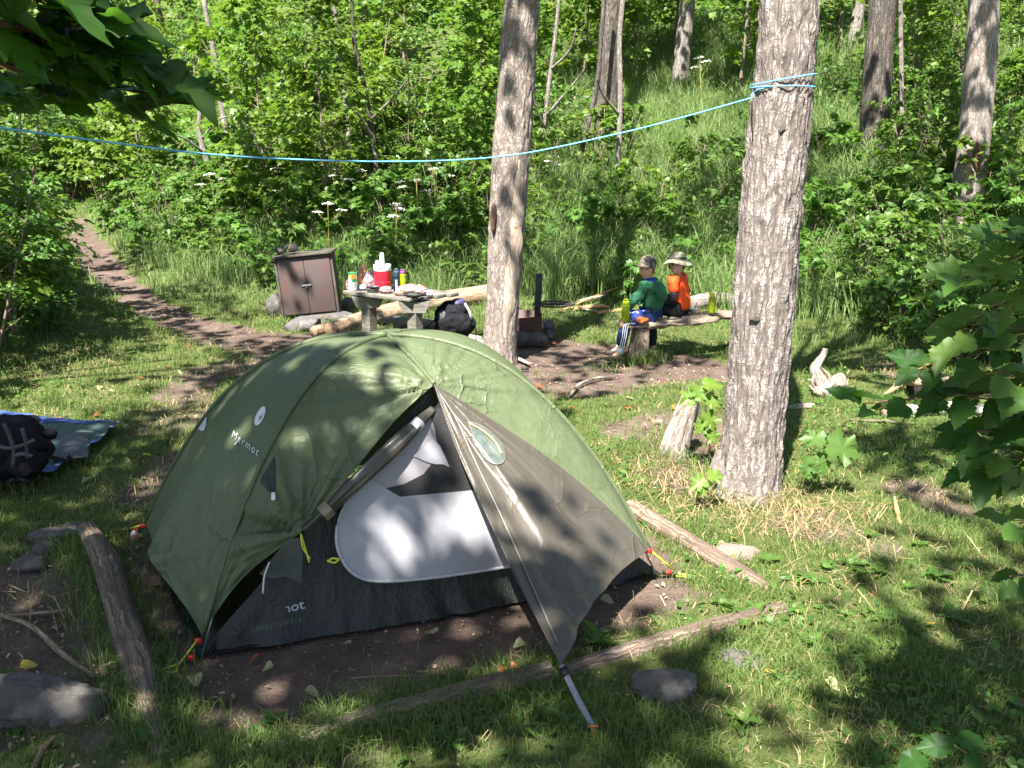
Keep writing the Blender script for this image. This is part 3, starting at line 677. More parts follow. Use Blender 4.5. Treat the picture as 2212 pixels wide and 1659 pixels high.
mb = MB(); mb.tube([sv+Vector((-.008, -.0, .012)), sv+Vector((.004, .01, -.05))], .005, 8); mb.tube([sv+Vector((-.02, 0, .012)), sv+Vector((.014, 0, .012))], .005, 8); mb.build('stake', mat('copper_stake', (.55, .16, .05), rough=.4), tent)
# rolled half of the door under the left seam
RP = [np.array(P3(936, 884, 3.97)), np.array(P3(880, 938, 3.87)), np.array(P3(800, 1012, 3.76)), np.array(P3(716, 1092, 3.65)), np.array(P3(655, 1146, 3.585))]
rp = crv(RP, 60)
mb = MB(); mb.tube(rp, [.016+.018*math.sin(math.pi*min(1, i/50)) for i in range(60)], 22, True, 0, None, lambda a_, L_: 1+.16*math.sin(a_*3+L_*5)+.07*math.sin(a_*7-L_*9))
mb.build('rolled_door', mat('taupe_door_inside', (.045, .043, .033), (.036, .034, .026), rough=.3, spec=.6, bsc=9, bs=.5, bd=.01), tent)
for f_ in (.18, .80):
    i_ = int(f_*59); mb = MB(); c0 = rp[i_]; t_ = (rp[i_+1]-rp[i_-1]).normalized()
    mb.tube([c0-t_*.022, c0+t_*.022], .037 if f_ > .5 else .03, 20, False); mb.build('door_tie', mat('shiny_roll_band', (.16, .135, .08), rough=.25, spec=.8), tent) if f_ > .5 else mb.build('door_tie', ZIP, tent)
mb = MB(); q0 = Vector(Qp); mb.tube(crv([q0+Vector((.0, -.02, 0)), q0+Vector((.01, -.045, -.05)), q0+Vector((.04, -.05, -.10))], 10), .0035, 6); mb.tube(crv([q0+Vector((.0, -.02, 0)), q0+Vector((.022, -.045, -.06)), q0+Vector((.035, -.05, -.115))], 10), .0035, 6); mb.build('zip_pull_cord', CORD, tent)
# ---- inner tent front wall
nW = np.cross(B-A, PK-A); nW /= np.linalg.norm(nW); nW *= -1 if nW[1] > 0 else 1
PKi = PK+np.array([0.0, .05, -.02])
def wallfn(u, v):
    a = A+(B-A)*u[..., None]; lim = PKi
    P = a*(1-v[..., None])+lim*v[..., None]
    r_ = np.exp(-v*5)*.018; an = u*22+v*4
    P = P+(nW*1)[None, None]*(r_*fbm(np.stack([an, v*2, v*0], -1), 3, 71)*1.6-.02+.06*np.sin(np.pi*u)*(1-v)*np.exp(-v*6))[..., None]
    P[..., 2] += .004; return P
m_w = MB().patch(wallfn, 90, 50); wall = m_w.build('inner_wall', TUB, tent)
# plane used for flat door cloth
def W(u, v, off=0.):
    d = Vector(ray(u, v)); n_ = Vector(nW); o_ = Vector(A)+n_*(.018+off); t_ = (o_-CAMP).dot(n_)/d.dot(n_); return CAMP+d*t_
def wpoly(name, pts, m_, off, par, n=None):
    P = pts if n is None else [(p.x, p.y) for p in crv([(a_, b_, 0) for a_, b_ in pts], n)]
    bm = bmesh.new(); vs = [bm.verts.new(W(u, v, off)) for u, v in P]; f = bm.faces.new(vs); bm.normal_update(); bmesh.ops.triangulate(bm, faces=[f])
    for v_ in bm.verts: pass
    V = [v_.co.copy() for v_ in bm.verts]; Fc = [[q.index for q in f.verts] for f in bm.faces]; bm.verts.index_update()
    Fc = [[q.index for q in f.verts] for f in bm.faces]; bm.free()
    mb = MB(); mb.add(V, Fc); return mb.build(name, m_, par)
low = [(p.x, p.y) for p in crv([(748, 1085, 0), (732, 1120, 0), (727, 1170, 0), (742, 1215, 0), (775, 1246, 0), (830, 1256, 0), (950, 1246, 0), (1110, 1222, 0), (1190, 1208, 0)], 50)]
door = wpoly('inner_door', low+[(1175, 1060), (1055, 1056), (864, 1073), (801, 1036)], GREYN, .010, tent)
wpoly('door_side_panel', [(1030, 1062), (1085, 1224), (1195, 1206), (1178, 1056)], GREYI, .013, door)
wpoly('inner_canopy', [(801, 1037), (925, 890), (946, 893), (1060, 1058), (864, 1075)], GREYI, .006, tent)
win2 = wpoly('mesh_window', [(833, 1055), (864, 1073), (1075, 1056), (950, 880), (928, 893), (940, 930), (945, 960), (938, 995), (915, 1024), (874, 1045)], MESHN, .009, tent)
wpoly('mesh_fold', [(893, 985), (935, 948), (950, 962), (972, 1010), (958, 1003), (940, 1003), (922, 998)], GREYN, .014, win2)
mb = MB(); mb.tube([W(u, v, .014) for u, v in low[8:]], .0075, 8); mb.build('door_zip', ZIP, door)
mb = MB(); mb.tube([W(u, v, .012) for u, v in low[:9]], .0035, 6); mb.build('door_piping', ZIP, door)
z0 = W(733, 1208, .03); mb = MB(); mb.tube(crv([z0, z0+Vector((-.03, -.01, .008)), z0+Vector((-.045, -.01, -.01))], 8), .0045, 6); mb.tube(crv([z0, z0+Vector((-.02, -.01, -.012)), z0+Vector((-.05, -.01, -.0))], 8), .0045, 6); mb.build('zip_pull_cord', CORD, tent)
# dark grey corner cloth and white zip hanging on the left
wpoly('rolled_cloth', [(622, 1165), (655, 1160), (652, 1262), (618, 1245), (585, 1250), (560, 1240)], mat('dark_grey_cloth', (.05, .056, .048), (.03, .034, .03), rough=.6, sc=8), .055, tent)
mb = MB(); mb.tube(crv([Vector(W(582, 1214, .075)), Vector(W(571, 1245, .075)), Vector(W(568, 1282, .075))], 10), .004, 6); mb.build('door_zip', PRINT, tent)
# gap with dark vent left of the front panel
bv_fl = bvh(m_fl); bv_end = bvh(m_end)
mb = MB(); ringdecal(mb, bv_fl, [(592, 985), (594, 1000), (594, 1050), (588, 1068), (570, 1050), (562, 1040), (578, 1010)], 5, .006, 24)
vent = mb.build('vent', mat('dark_vent_mesh', (.010, .016, .014), (.03, .038, .035), rough=.6, sc=18), o_fl)
mb = MB(); ringdecal(mb, bv_fl, [(586, 1064), (594, 1064), (594, 1079), (586, 1079)], 2, .010, 16); mb.build('vent_tab', PRINT, vent)
mb = MB(); ringdecal(mb, bv_end, [(433, 905), (446, 903), (440, 930), (428, 925)], 2, .012, 12); mb.build('guy_loop', PRINT, o_end)
# ---- printed writing
def text_mesh(body, shear=0, offset=.0, space=1.):
    cu = bpy.data.curves.new('t', 'FONT'); cu.body = body; cu.size = 1; cu.shear = shear; cu.offset = offset; cu.space_character = space; cu.resolution_u = 3
    o = bpy.data.objects.new('t', cu); C.objects.link(o); dg = bpy.context.evaluated_depsgraph_get(); me = bpy.data.meshes.new_from_object(o.evaluated_get(dg))
    V = np.array([v.co[:] for v in me.vertices]); Fc = [list(p.vertices) for p in me.polygons]; bpy.data.objects.remove(o); bpy.data.curves.remove(cu); bpy.data.meshes.remove(me)
    V[:, 0] -= V[:, 0].min(); V = V/V[:, 0].max(); return V, Fc
def textdecal(name, body, bv, o_, xa, ya, m_, par, off=.006, offs=.02, space=1., clip=0, hfn=None):
    "o_ lower-left px, xa px vector of the whole word, ya px vector of one word-width up"
    V, Fc = text_mesh(body, 0, offs, space); P = []
    for x_, y_, _ in V:
        u = o_[0]+xa[0]*x_+ya[0]*y_; v = o_[1]+xa[1]*x_+ya[1]*y_
        P.append(hit(bv, u, v, off) if hfn is None else hfn(u, v))
    Fc = [f for f in Fc if min(V[i][0] for i in f) >= clip]
    mb = MB(); mb.add(P, Fc); return mb.build(name, m_, par, smooth=False)
# word and emblem on the end panel
textdecal('printed_word', 'Marmot', bv_end, (500, 944), (56, 41), (27, -88), PRINT, o_end, .010, .0, 1.3)
oc = (561, 900)
def emb(pts): # local ellipse axes: long axis tilted
    return [(oc[0]+a_*8.5*.92+b_*21*.42, oc[1]+a_*8.5*.38-b_*21*.93) for a_, b_ in pts]
mb = MB(); ringdecal(mb, bv_end, emb([(math.cos(k*math.pi/6), math.sin(k*math.pi/6)*(1.12 if k < 6 else .95)) for k in range(12)]), 4, .008, 36); el = mb.build('printed_emblem', PRINT, o_end)
zz = emb([(-.1, -.25), (.05, .15), (.25, -.1), (.42, .45), (.6, -.35), (.42, .1), (.25, -.5), (.0, -.05)])
bm = bmesh.new(); f = bm.faces.new([bm.verts.new(hit(bv_end, u, v, .011)) for u, v in zz]); bm.normal_update(); bmesh.ops.triangulate(bm, faces=[f]); bm.verts.index_update()
mb = MB(); mb.add([v.co.copy() for v in bm.verts], [[q.index for q in f.verts] for f in bm.faces]); bm.free(); mb.build('emblem_peak', FLY, el)
textdecal('printed_word', 'Marmot', None, (560, 1346), (100, -27), (22, 118), PRINT, wall, 0, .02, 1, .58, lambda u, v: W(u+ .0, v, .028)) if False else None
def wl(u, v): return W(u, v, .035)
textdecal('printed_word', 'Marmot', None, (552, 1340), (107, -26), (-14, -92), mat('dim_print', (.30, .33, .36), rough=.5), wall, 0, .015, 1, .60, wl)
textdecal('printed_word', 'LIMELIGHT 3', None, (545, 1366), (106, -22), (-12, -98), PRINTG, wall, 0, .0, 1.1, 0, wl)
# corner hardware
for (K, n_) in ((A, 0), (B, 1), (Cc, 2)):
    k = Vector(K); outd = Vector((K[0]-T[0], K[1]-T[1], 0)).normalized(); s_ = k+outd*(.09 if n_ != 1 else .08)
    top = Vector(Ap if n_ == 0 else (Bp if n_ == 1 else Cp)); lp = thing
    mb = MB(); mb.tube([top, s_+Vector((0, 0, .015))], .0042, 6); mb.tube(crv([s_+Vector((0, 0, .02)), s_+outd*.05+Vector((.03, 0, .01)), s_+outd*.03+Vector((-.04, 0, .01)), s_+Vector((0, 0, .02))], 12), .004, 6); mb.build('corner_cord', CORD, tent)
    mb = MB(); mb.box(top+Vector((0, 0, -.008)), (.03, .018, .02), bev=.004); mb.build('buckle', REDP, tent)
    mb = MB(); mb.box(k+outd*.03+Vector((0, 0, .02)), (.025, .018, .02), bev=.004); mb.build('buckle', REDP, tent)
    mb = MB(); ribbon(mb, [k+Vector((0, 0, .02)), s_+Vector((0, 0, .012))], .02); mb.build('corner_strap', BLKP, tent)
    mb = MB(); mb.tube([s_+Vector((0, 0, .03)), s_+Vector((0, 0, -.05))], .004, 6); mb.build('stake', POLE, tent)
# guy line at the left end
gl = G(222, 1283); mb = MB(); mb.tube([Vector(Lp), gl], .0035, 6); mb.build('guy_line', BLKP, tent)
# tub floor
MB().add([tuple(p+np.array([0, 0, .012])) for p in (A, B, D, Cc)], [(0, 1, 2, 3)]).build('groundsheet', TUB, tent)
# left end of the tub under the fly
def lw(u, v):
    P = A+(Cc-A)*u[..., None]; P = P*(1-v[..., None])+(T*.55+(A+Cc)/2*.45)*v[..., None]; P[..., 2] += .005
    return P+np.array([.05, 0, 0])
MB().patch(lw, 20, 12).build('inner_wall', TUB, tent)
# ================================================================ LOGS AND STONES
def log(name, label, cat, pts, rad, m_, m_end=None, seed=0, group=None, lump=.07, n=20, nn=40, flat=1.0, parts=True):
    path = crv(pts, nn); c = path[len(path)//2]
    t = thing(name, label, cat, (path[0].x, path[0].y, path[0].z-0.0), 0, group)
    rr = np.interp(np.linspace(0, 1, nn), np.linspace(0, 1, len(rad)), rad) if not np.isscalar(rad) else np.full(nn, rad)
    V0 = {}
    def rf(a, L): return 1+lump*float(fbm(np.array([math.cos(a)*1.4, math.sin(a)*1.4, L*2.2+seed*9]), 3, seed))*2
    mb = MB(); mb.tube(path, rr, n, False, 0, (flat, 1), rf); mb.build('trunk', m_, t)
    for k, e in ((0, 1), (-1, -2)):
        q = path[k]; d = (path[k]-path[e]).normalized(); mb = MB()
        mb.tube([q-d*.004, q+d*.004], [rr[k], rr[k]*.97], n, True, 0, (flat, 1), lambda a, L: rf(a, 0 if k == 0 else sum((path[i+1]-path[i]).length for i in range(nn-1)))); mb.build('cut_end', m_end or WOOD_CUT, t)
    return t
def gz(u, v, up=0.): g = G(u, v); return g+Vector((0, 0, up))
log('border_log', 'cracked brown log lying along the left side of the tent pad', 'log', [gz(192, 1165, .05), gz(232, 1240, .055), gz(262, 1340, .055), gz(300, 1460, .05), gz(352, 1625, -.02)], [.05, .062, .064, .06, .035], WOOD_LOG, seed=1, group=None)
log('border_log', 'sunlit pale log right of the tent, near the big tree', 'log', [gz(1362, 1105, .02), gz(1480, 1175, .02), gz(1585, 1235, .015), gz(1660, 1275, .0)], [.052, .047, .042, .036], bark('pale_log_wood', (.28, .21, .165), (.09, .065, .05), (.34, .26, .21), 34, 1.2, .14, None, .006), seed=2)  # pale log wood, slightly lighter than the other border logs
log('border_log', 'half buried log in front of the tent, left piece', 'log', [gz(590, 1625, -.01), gz(760, 1572, .008), gz(890, 1540, .012), gz(1020, 1506, .02), gz(1185, 1461, .02)], [.035, .045, .05, .05, .042], WOOD_LOG, seed=3)
log('border_log', 'half buried log behind the stake strap, right piece', 'log', [gz(1226, 1450, .0), gz(1340, 1414, .0), gz(1450, 1385, .006), gz(1560, 1352, .006), gz(1690, 1318, .0)], [.036, .038, .04, .042, .036], WOOD_LOG, seed=4)
log('fallen_log', 'long pale peeled log lying behind the picnic table', 'log', [gz(716, 730, .09), gz(790, 708, .10), gz(880, 684, .11), gz(960, 668, .11), gz(1100, 646, .11)], [.085, .10, .11, .12, .12], WOOD_PALE, seed=5)
log('log_end', 'short stubby log end beside the long pale log', 'log', [gz(678, 728, .06), gz(706, 722, .06)], [.062, .066], WOOD_PALE, seed=6, nn=8)
log('bark_log', 'rough barked log on the grass behind the bench', 'log', [gz(1490, 672, .09), gz(1540, 664, .10), gz(1620, 668, .09)], [.09, .1, .09], B_LEFT, seed=7)
log('fallen_log', 'lichen covered log lying on the grass at the right', 'log', [gz(1905, 900, .04), gz(1980, 898, .045), gz(2085, 892, .045), gz(2140, 905, .04)], [.045, .05, .05, .04], bark('lichened_log', (.42, .43, .39), (.13, .11, .09), (.55, .57, .53), 26, 8, .12, [((.6, .64, .6), 9, .56)], .006), seed=8)
log('broken_branch', 'torn orange brown branch leaning on the dark root', 'branch', [gz(1912, 858, .02), gz(1950, 848, .09), P3(1985, 826, 7.35), P3(2010, 822, 7.5)], [.018, .03, .034, .02], WOOD_PALE, seed=9)
log('broken_branch', 'pale bare branch behind the hanging leaves at the right', 'branch', [gz(2010, 835, .03), P3(2060, 818, 7.7), P3(2110, 812, 7.9), P3(2148, 806, 8.0)], [.025, .028, .024, .02], WOOD_BENCH, seed=10)
log('stick', 'curved pale stick on the bare soil right of the tent top', 'stick', [gz(1233, 858, .012), gz(1248, 838, .02), gz(1285, 822, .02), gz(1322, 817, .015)], [.013, .015, .013, .009], WOOD_DRIFT, seed=11, nn=24, n=10)
log('stick', 'thick grey stick at the foot of the left tree', 'stick', [gz(1110, 776, .02), gz(1128, 783, .02), gz(1144, 791, .02)], [.02, .02, .014], WOOD_DRIFT, seed=12, nn=12, n=10)
log('stick', 'dark thin stick on the grass in front of the lichened log', 'stick', [gz(1828, 908, .01), gz(1880, 913, .015), gz(1920, 914, .015), gz(1965, 925, .01)], [.009, .011, .011, .007], WOOD_LOG, seed=13, nn=16, n=8)
log('stick', 'orange splinter of wood standing up from the grass', 'stick', [gz(1945, 1132, .0), P3(1937, 1100, 4.95), P3(1932, 1073, 4.98)], [.010, .013, .006], WOOD_ORANGE, seed=14, nn=12, n=8)
log('stick', 'long pale split cane lying left of the border log', 'stick', [gz(-10, 1330, .012), gz(70, 1360, .016), gz(130, 1415, .016), gz(205, 1468, .012)], [.009, .011, .012, .008], WOOD_PALE, seed=15, nn=20, n=8)
log('stick', 'pale straight cane at the left edge above the split cane', 'stick', [gz(-10, 1336, .01), gz(60, 1332, .012), gz(140, 1322, .01)], [.008, .008, .006], WOOD_PALE, seed=16, nn=12, n=8)
log('stick', 'short knotty stick in the bottom left corner', 'stick', [gz(75, 1660, .01), gz(95, 1625, .015), gz(118, 1598, .01)], [.010, .011, .006], WOOD_PALE, seed=17, nn=12, n=8)
for i, (p, lab) in enumerate([([(330, 818), (372, 806), (410, 795)], 'thin twig on the soil left of the tent top'), ([(900, 1454), (990, 1450), (1075, 1440)], 'thin straw in the shade before the tent door'), ([(760, 1468), (850, 1462), (930, 1464)], 'second thin straw on the soil pad'), ([(1050, 1480+0), (1060, 1470)], 'tiny twig before the tent door'), ([(1900, 1380), (1960, 1400), (2010, 1390)], 'thin dry twig in the shaded grass at lower right')]):
    log('twig', lab, 'twig', [gz(a, b, .006) for a, b in p], [.0035, .004, .0025][:max(2, len(p))], WOOD_PALE, seed=30+i, nn=10, n=6)
def rock(label, u, v, size, m_=ROCK, seed=0, rz=0, up=.35, amp=.3, fac=0, group=None, sub=4, name='rock'):
    "v is the pixel row of the rock's foot"
    g = G(u, v); c = (g.x, g.y+size[1]*.6, g.z+size[2]*up)
    mb = MB(); mb.rock((0, 0, 0), size, seed, sub, amp, rz, fac=fac); o = mb.build(name, m_); o.location = c; return tag(o, label, 'rock', group)
rock('large rounded grey rock in the bottom left corner', 38, 1570, (.26, .10, .115), ROCK, 3, .10, .35, .45, 4, sub=5)
rock('low rounded rock sunk in the grass in front of the border log', 1430, 1512, (.155, .10, .06), ROCK, 4, .1, .2, .45, 3, sub=5)
rock('flat rock beside a yellow leaf right of the sunken rock', 1610, 1438, (.10, .06, .03), ROCK, 5, -.4, .2)
rock('flat pinkish rock just right of the pale border log', 1590, 1205, (.13, .085, .035), ROCK_P, 6, .2, .1)
rock('grey stone at the left end of the stone row', 55, 1232, (.085, .06, .045), ROCK, 7, .1)
rock('grey stone second in the row left of the border log', 88, 1200, (.06, .05, .045), ROCK, 8, .6)
rock('long grey stone in the row near the top of the border log', 108, 1170, (.12, .055, .05), ROCK, 9, .25)
rock('small stone touching the far end of the left border log', 158, 1150, (.08, .05, .035), ROCK, 10, -.3)
rock('angular slab of dark rock in front of the food locker', 648, 716, (.24, .15, .12), ROCK_B, 11, .1, .5, .25, 9)
rock('small brown rock tucked under the dark slab', 668, 714, (.09, .07, .065), ROCK_P, 12, 0, .5)
rock('small dark rock right of the angular slab', 690, 705, (.08, .08, .07), ROCK_B, 13, 0, .6, .25, 5)
rock('dark wedge rock between the locker and the long log', 742, 700, (.18, .13, .10), ROCK_B, 14, .2, .5, .25, 9)
rock('big round boulder at the left foot of the food locker', 598, 684, (.15, .14, .17), ROCK, 15, 0, .6)
rock('grey boulder right of the food locker', 752, 672, (.15, .12, .10), ROCK, 16, .3, .6)
rock('grey rock at the left of the fire ring stones', 1126, 748, (.12, .10, .085), ROCK, 17, 0, .7)
rock('round grey rock in front of the fire ring', 1160, 748, (.13, .10, .08), ROCK, 18, -.1, .7)
rock('small square dark rock right of the fire ring', 1186, 733, (.06, .06, .06), ROCK_B, 19, .2, .7, .2, 6)
rock('dark rock against the right side of the fire ring', 1182, 718, (.10, .09, .08), ROCK_B, 20, .4, .7, .25, 5)
rock('white ash covered rock left of the left tree', 1018, 748, (.14, .1, .07), mat('ashy_rock', (.42, .41, .40), (.26, .25, .25), rough=.9, sc=12, bsc=30), 21, 0, .6)
rock('broken chunk of rotten wood beside the driftwood', 1815, 838, (.07, .05, .08), WOOD_DRIFT, 22, 0, .6, .35, 5)
# ---- driftwood root
t = thing('driftwood', 'bleached crooked driftwood root standing on the grass at the right', 'driftwood', tuple(G(1782, 858)))
yy = G(1782, 858).y+.05
mb = MB(); mb.tube(crv([P3(1780, 850, yy), P3(1776, 830, yy), P3(1762, 800, yy), P3(1768, 785, yy), P3(1779, 768, yy), P3(1783, 753, yy)], 30), [.06-.0014*i for i in range(30)], 14, True, 0, None, lambda a, L: 1+.2*math.sin(a*3+L*14)); mb.build('upright_limb', WOOD_DRIFT, t)
mb = MB(); mb.rock(P3(1783, 842, yy), (.105, .09, .085), 41, 4, .5, 0, fac=7); mb.rock(P3(1796, 848, yy-.03), (.06, .06, .05), 42, 4, .5, fac=6); mb.rock(P3(1766, 848, yy-.03), (.05, .05, .05), 43, 4, .5, fac=6); mb.build('root_ball', WOOD_DRIFT, t)
for p in ([(1788, 835), (1792, 815), (1780, 800), (1770, 792)], [(1765, 845), (1755, 840), (1748, 832)], [(1760, 812), (1756, 828), (1762, 840)], [(1790, 828), (1760, 822), (1745, 820)]):
    mb = MB(); mb.tube(crv([P3(a, b, yy-.02) for a, b in p], 12), [.018-.001*i for i in range(12)] if p[0] != (1790, 828) else .005, 10); mb.build('root', WOOD_DRIFT, t)
g = G(1735, 884); mb = MB(); mb.rock((0, 0, 0), (.15, .05, .018), 51, 4, .25, .3, fac=4); o = mb.build('bark_slab', WOOD_DRIFT); o.location = g+Vector((0, .03, .015)); tag(o, 'flat slab of bleached bark on the grass left of the driftwood', 'bark')
g = G(2000, 860); mb = MB(); mb.rock((0, 0, 0), (.17, .13, .16), 52, 4, .5, .3, fac=8); o = mb.build('dark_root', bark('charred_root', (.05, .035, .03), (.012, .01, .01), (.07, .05, .04), 20, 8)); o.location = g+Vector((0, .12, .08)); tag(o, 'dark charred stump root on the grass behind the lichened log', 'root')
# ---- broken stump
t = thing('broken_stump', 'splintered pale stump leaning beside the big tree', 'stump', tuple(G(1455, 990)))
y0 = G(1455, 985).y+.06
sp = crv([P3(1452, 992, y0), P3(1458, 960, y0), P3(1475, 905, y0), P3(1492, 852, y0)], 40)
def srf(a, L): return 1+.13*math.sin(a*4+L*3)+.10*math.sin(a*9-L*6)
mb = MB(); mb.tube(sp, [.098-.0012*i for i in range(40)], 40, False, 0, None, srf)
V = mb.v[0]; rr_ = rng.uniform(-.5, 1, 41)
for k in range(41): V[39*41+k] += np.array([.0, 0, .09*rr_[k % 40]]); V[38*41+k] += np.array([0, 0, .03*rr_[k % 40]])
mb.build('heartwood', WOOD_DRIFT, t)
mb = MB(); mb.tube([p+Vector((.022, .0, 0)) for p in sp[:36]], [.096-.0011*i for i in range(36)], 30, False, 0, (1, 1), lambda a, L: 1+.1*math.sin(a*5+L*8)); mb.build('bark_shell', B_LEFT, t)
mb = MB(); mb.tube([p+Vector((.01, .0, 0)) for p in sp[:13]], [.118-.0018*i for i in range(13)], 30, False, 0, None, lambda a, L: 1+.16*math.sin(a*4+L*8)); mb.build('root_flare', B_BIG, t)
# ================================================================ FOOD LOCKER
LCM = mat('brown_locker_paint', (.078, .058, .056), (.062, .047, .047), rough=.55, spec=.35, sc=3, bsc=12, bs=.15, c3=(.095, .052, .044), sc3=3.2)
LCE = mat('weathered_locker_edge', (.085, .075, .058), (.055, .047, .04), rough=.8, sc=14)
yl = 10.95
g = G(672, 690); base = Vector((P3(672, 680, yl).x, yl, Hs(P3(672, 680, yl).x, yl)))
lk = thing('food_locker', 'leaning brown steel food locker with two doors and a chrome latch', 'locker', tuple(base))
rotl = Matrix.Rotation(R(-5.2), 3, 'Y') @ Matrix.Rotation(R(4), 3, 'Z')
ctr = P3(663, 616, yl+.02)
def LX(x, y, z): return ctr+rotl @ Vector((x, y, z))
mb = MB(); mb.box(LX(0, .21, 0), (.64, .42, .69), rotl, .004); mb.build('body', LCM, lk)
for s_ in (-1, 1):
    mb = MB(); mb.box(LX(s_*.152, -.012, -.005), (.300, .022, .65), rotl, .004); dr = mb.build('door', LCM, lk)
mb = MB(); mb.box(LX(.0, .19, .357), (.70, .50, .022), rotl, .004); mb.build('lid', LCE, lk)
for s_ in (-1, 1): mb = MB(); mb.box(LX(s_*.326, .0, -.01), (.024, .03, .68), rotl, .003); mb.build('edge_strip', LCE, lk)
mb = MB(); mb.box(LX(.0, -.03, .0), (.115, .012, .022), rotl, .004); mb.box(LX(.0, -.042, -.006), (.018, .014, .05), rotl, .003); mb.build('latch', mat('chrome', (.75, .75, .78), rough=.25, metal=1), lk)
mb = MB(); mb.box(LX(.12, .02, -.40), (.40, .05, .10), rotl, .004); mb.box(LX(.3, .1, -.39), (.06, .2, .13), rotl, .004); mb.build('wooden_sill', WOOD_GREY, lk)
rk = lambda lab, u, v, s_, m_, sd, yk=yl+.12: tag((lambda o: (setattr(o, 'location', P3(u, v, yk)), o)[1])(MB().rock((0, 0, 0), s_, sd, 4, .2).build('rock', m_)), lab, 'rock')
rk('round pinkish stone on top of the food locker', 633, 536, (.055, .055, .05), ROCK_P, 61)
rk('tiny pale stone at the left front of the locker lid', 607, 543, (.026, .03, .018), ROCK_P, 62, yl+.0)
rk('dark stone at the back left of the locker lid', 601, 540, (.06, .06, .035), ROCK, 63, yl+.3)
mb = MB(); mb.tube(crv([P3(612, 542, yl+.1), P3(618, 534, yl+.12), P3(625, 530, yl+.14), P3(640, 528, yl+.16)], 14), [.02, .024, .026, .028, .03, .03, .032, .034, .034, .032, .03, .026, .02, .012], 12, True, 0, (.7, 1.3)); o = mb.build('work_glove', mat('black_cloth', (.012, .012, .013), rough=.8)); tag(o, 'black cloth wedged between the stones on the locker', 'cloth')
# ================================================================ PICNIC TABLE AND BENCH
pt = thing('picnic_table', 'small grey plank picnic table on two posts, covered with food', 'table', (-1.15, 8.45, Hs(-1.15, 8.45)))
Dd = Vector((.655, -.45, 0)).normalized(); Wd = Vector((.45, .655, 0)).normalized(); rotD = Matrix((Dd, Wd, Vector((0, 0, 1)))).transposed()
C0 = Z3(739, 627, .75); C1 = Z3(884, 644, .75)
LL = (C1-C0).length
for k in range(4):
    o_ = C0+Wd*(.06+.135*k)+Dd*(.045*k); mb = MB(); mb.box(o_+Dd*(LL/2)-Vector((0, 0, .02)), (LL+rng.uniform(-.02, .03), .128, .034), rotD, .005); mb.build('plank', WOOD_GREY, pt)
for (u, ye) in ((798, 8.52), (897, 8.24)):
    q = P3(u, 700, ye); gz_ = Hs(q.x, ye); mb = MB(); mb.box((q.x, ye, gz_/2+.33), (.10, .10, .70-gz_+.04), rotD, .004); mb.build('leg', WOOD_GREY, pt, smooth=False)
    mb = MB(); cx = Vector((q.x, ye, .655)); w1, w2, hh = .142, .10, .048
    pts8 = [(-w2, -.05, -hh), (w2, -.05, -hh), (w1, -.05, hh), (-w1, -.05, hh)]
    rotB = Matrix((Vector((1, .0, 0)), Vector((0, 1, 0)), Vector((0, 0, 1)))).transposed()
    V = [cx+Vector((a_, b_-.02, c_)) for a_, b_, c_ in pts8]+[cx+Vector((a_, b_+.12, c_)) for a_, b_, c_ in pts8]
    mb.add(V, [(0, 1, 2, 3), (7, 6, 5, 4), (0, 4, 5, 1), (1, 5, 6, 2), (2, 6, 7, 3), (3, 7, 4, 0)]); mb.build('bracket', WOOD_GREY, pt, smooth=False)
bn = thing('plank_bench', 'low grey plank bench beside the picnic table', 'bench', (-.9, 8.9, Hs(-.9, 8.9)))
b0 = P3(838, 684, 9.05); b1 = P3(960, 707, 8.75); bd_ = (b1-b0); bl = bd_.length; bx_ = bd_.normalized(); bx_.z = 0; bx_.normalize(); by_ = Vector((-bx_.y, bx_.x, 0)); rotb = Matrix((bx_, by_, Vector((0, 0, 1)))).transposed()
bz = (b0.z+b1.z)/2
mb = MB(); mb.box(((b0.x+b1.x)/2, (b0.y+b1.y)/2, bz), (bl*1.02, .24, .035), rotb, .005); mb.build('seat', WOOD_GREY, bn)
for f_ in (.25, .85):
    q = b0.lerp(b1, f_); gz_ = Hs(q.x, q.y); mb = MB(); mb.box((q.x, q.y, (bz-.02+gz_)/2), (.09, .18, bz-gz_), rotb, .005); mb.build('leg', WOOD_GREY, bn)
bq = P3(938, 715, 8.62); mb = MB(); mb.box(bq, (.34, .14, .03), rotb, .005); gz_ = Hs(bq.x, bq.y); mb.box((bq.x-.1, bq.y, (bq.z+gz_)/2-.01), (.06, .1, bq.z-gz_), rotb, .005); mb.build('stretcher', WOOD_GREY, bn)
# ================================================================ THINGS ON THE TABLE
TZ = .748
def onT(u, v): return Z3(u, v, TZ)
jp = onT(825, 628)+Vector((0, .08, 0)); jr = .079
jg = thing('water_jug', 'red water jug with white lid and handle on the picnic table', 'jug', tuple(jp))
RED = mat('red_jug_plastic', (.50, .018, .035), (.45, .015, .03), rough=.35, sc=4); WHT = mat('white_plastic', (.78, .80, .82), (.72, .74, .76), rough=.4, sc=5)
prof = [(0, 0), (jr*.96, 0), (jr, .01), (jr, .035), (jr*.975, .04), (jr*.975, .05), (jr, .055), (jr, .075), (jr*.975, .08), (jr*.975, .09), (jr, .095), (jr*1.0, .17), (jr*1.01, .175)]
MB().lathe(jp, prof, 40).build('jug_body', RED, jg)
MB().lathe(jp, [(jr*1.0, .175), (jr*1.03, .178), (jr*1.03, .222), (jr*.98, .232), (jr*.3, .236), (0, .236)], 40).build('lid', WHT, jg)
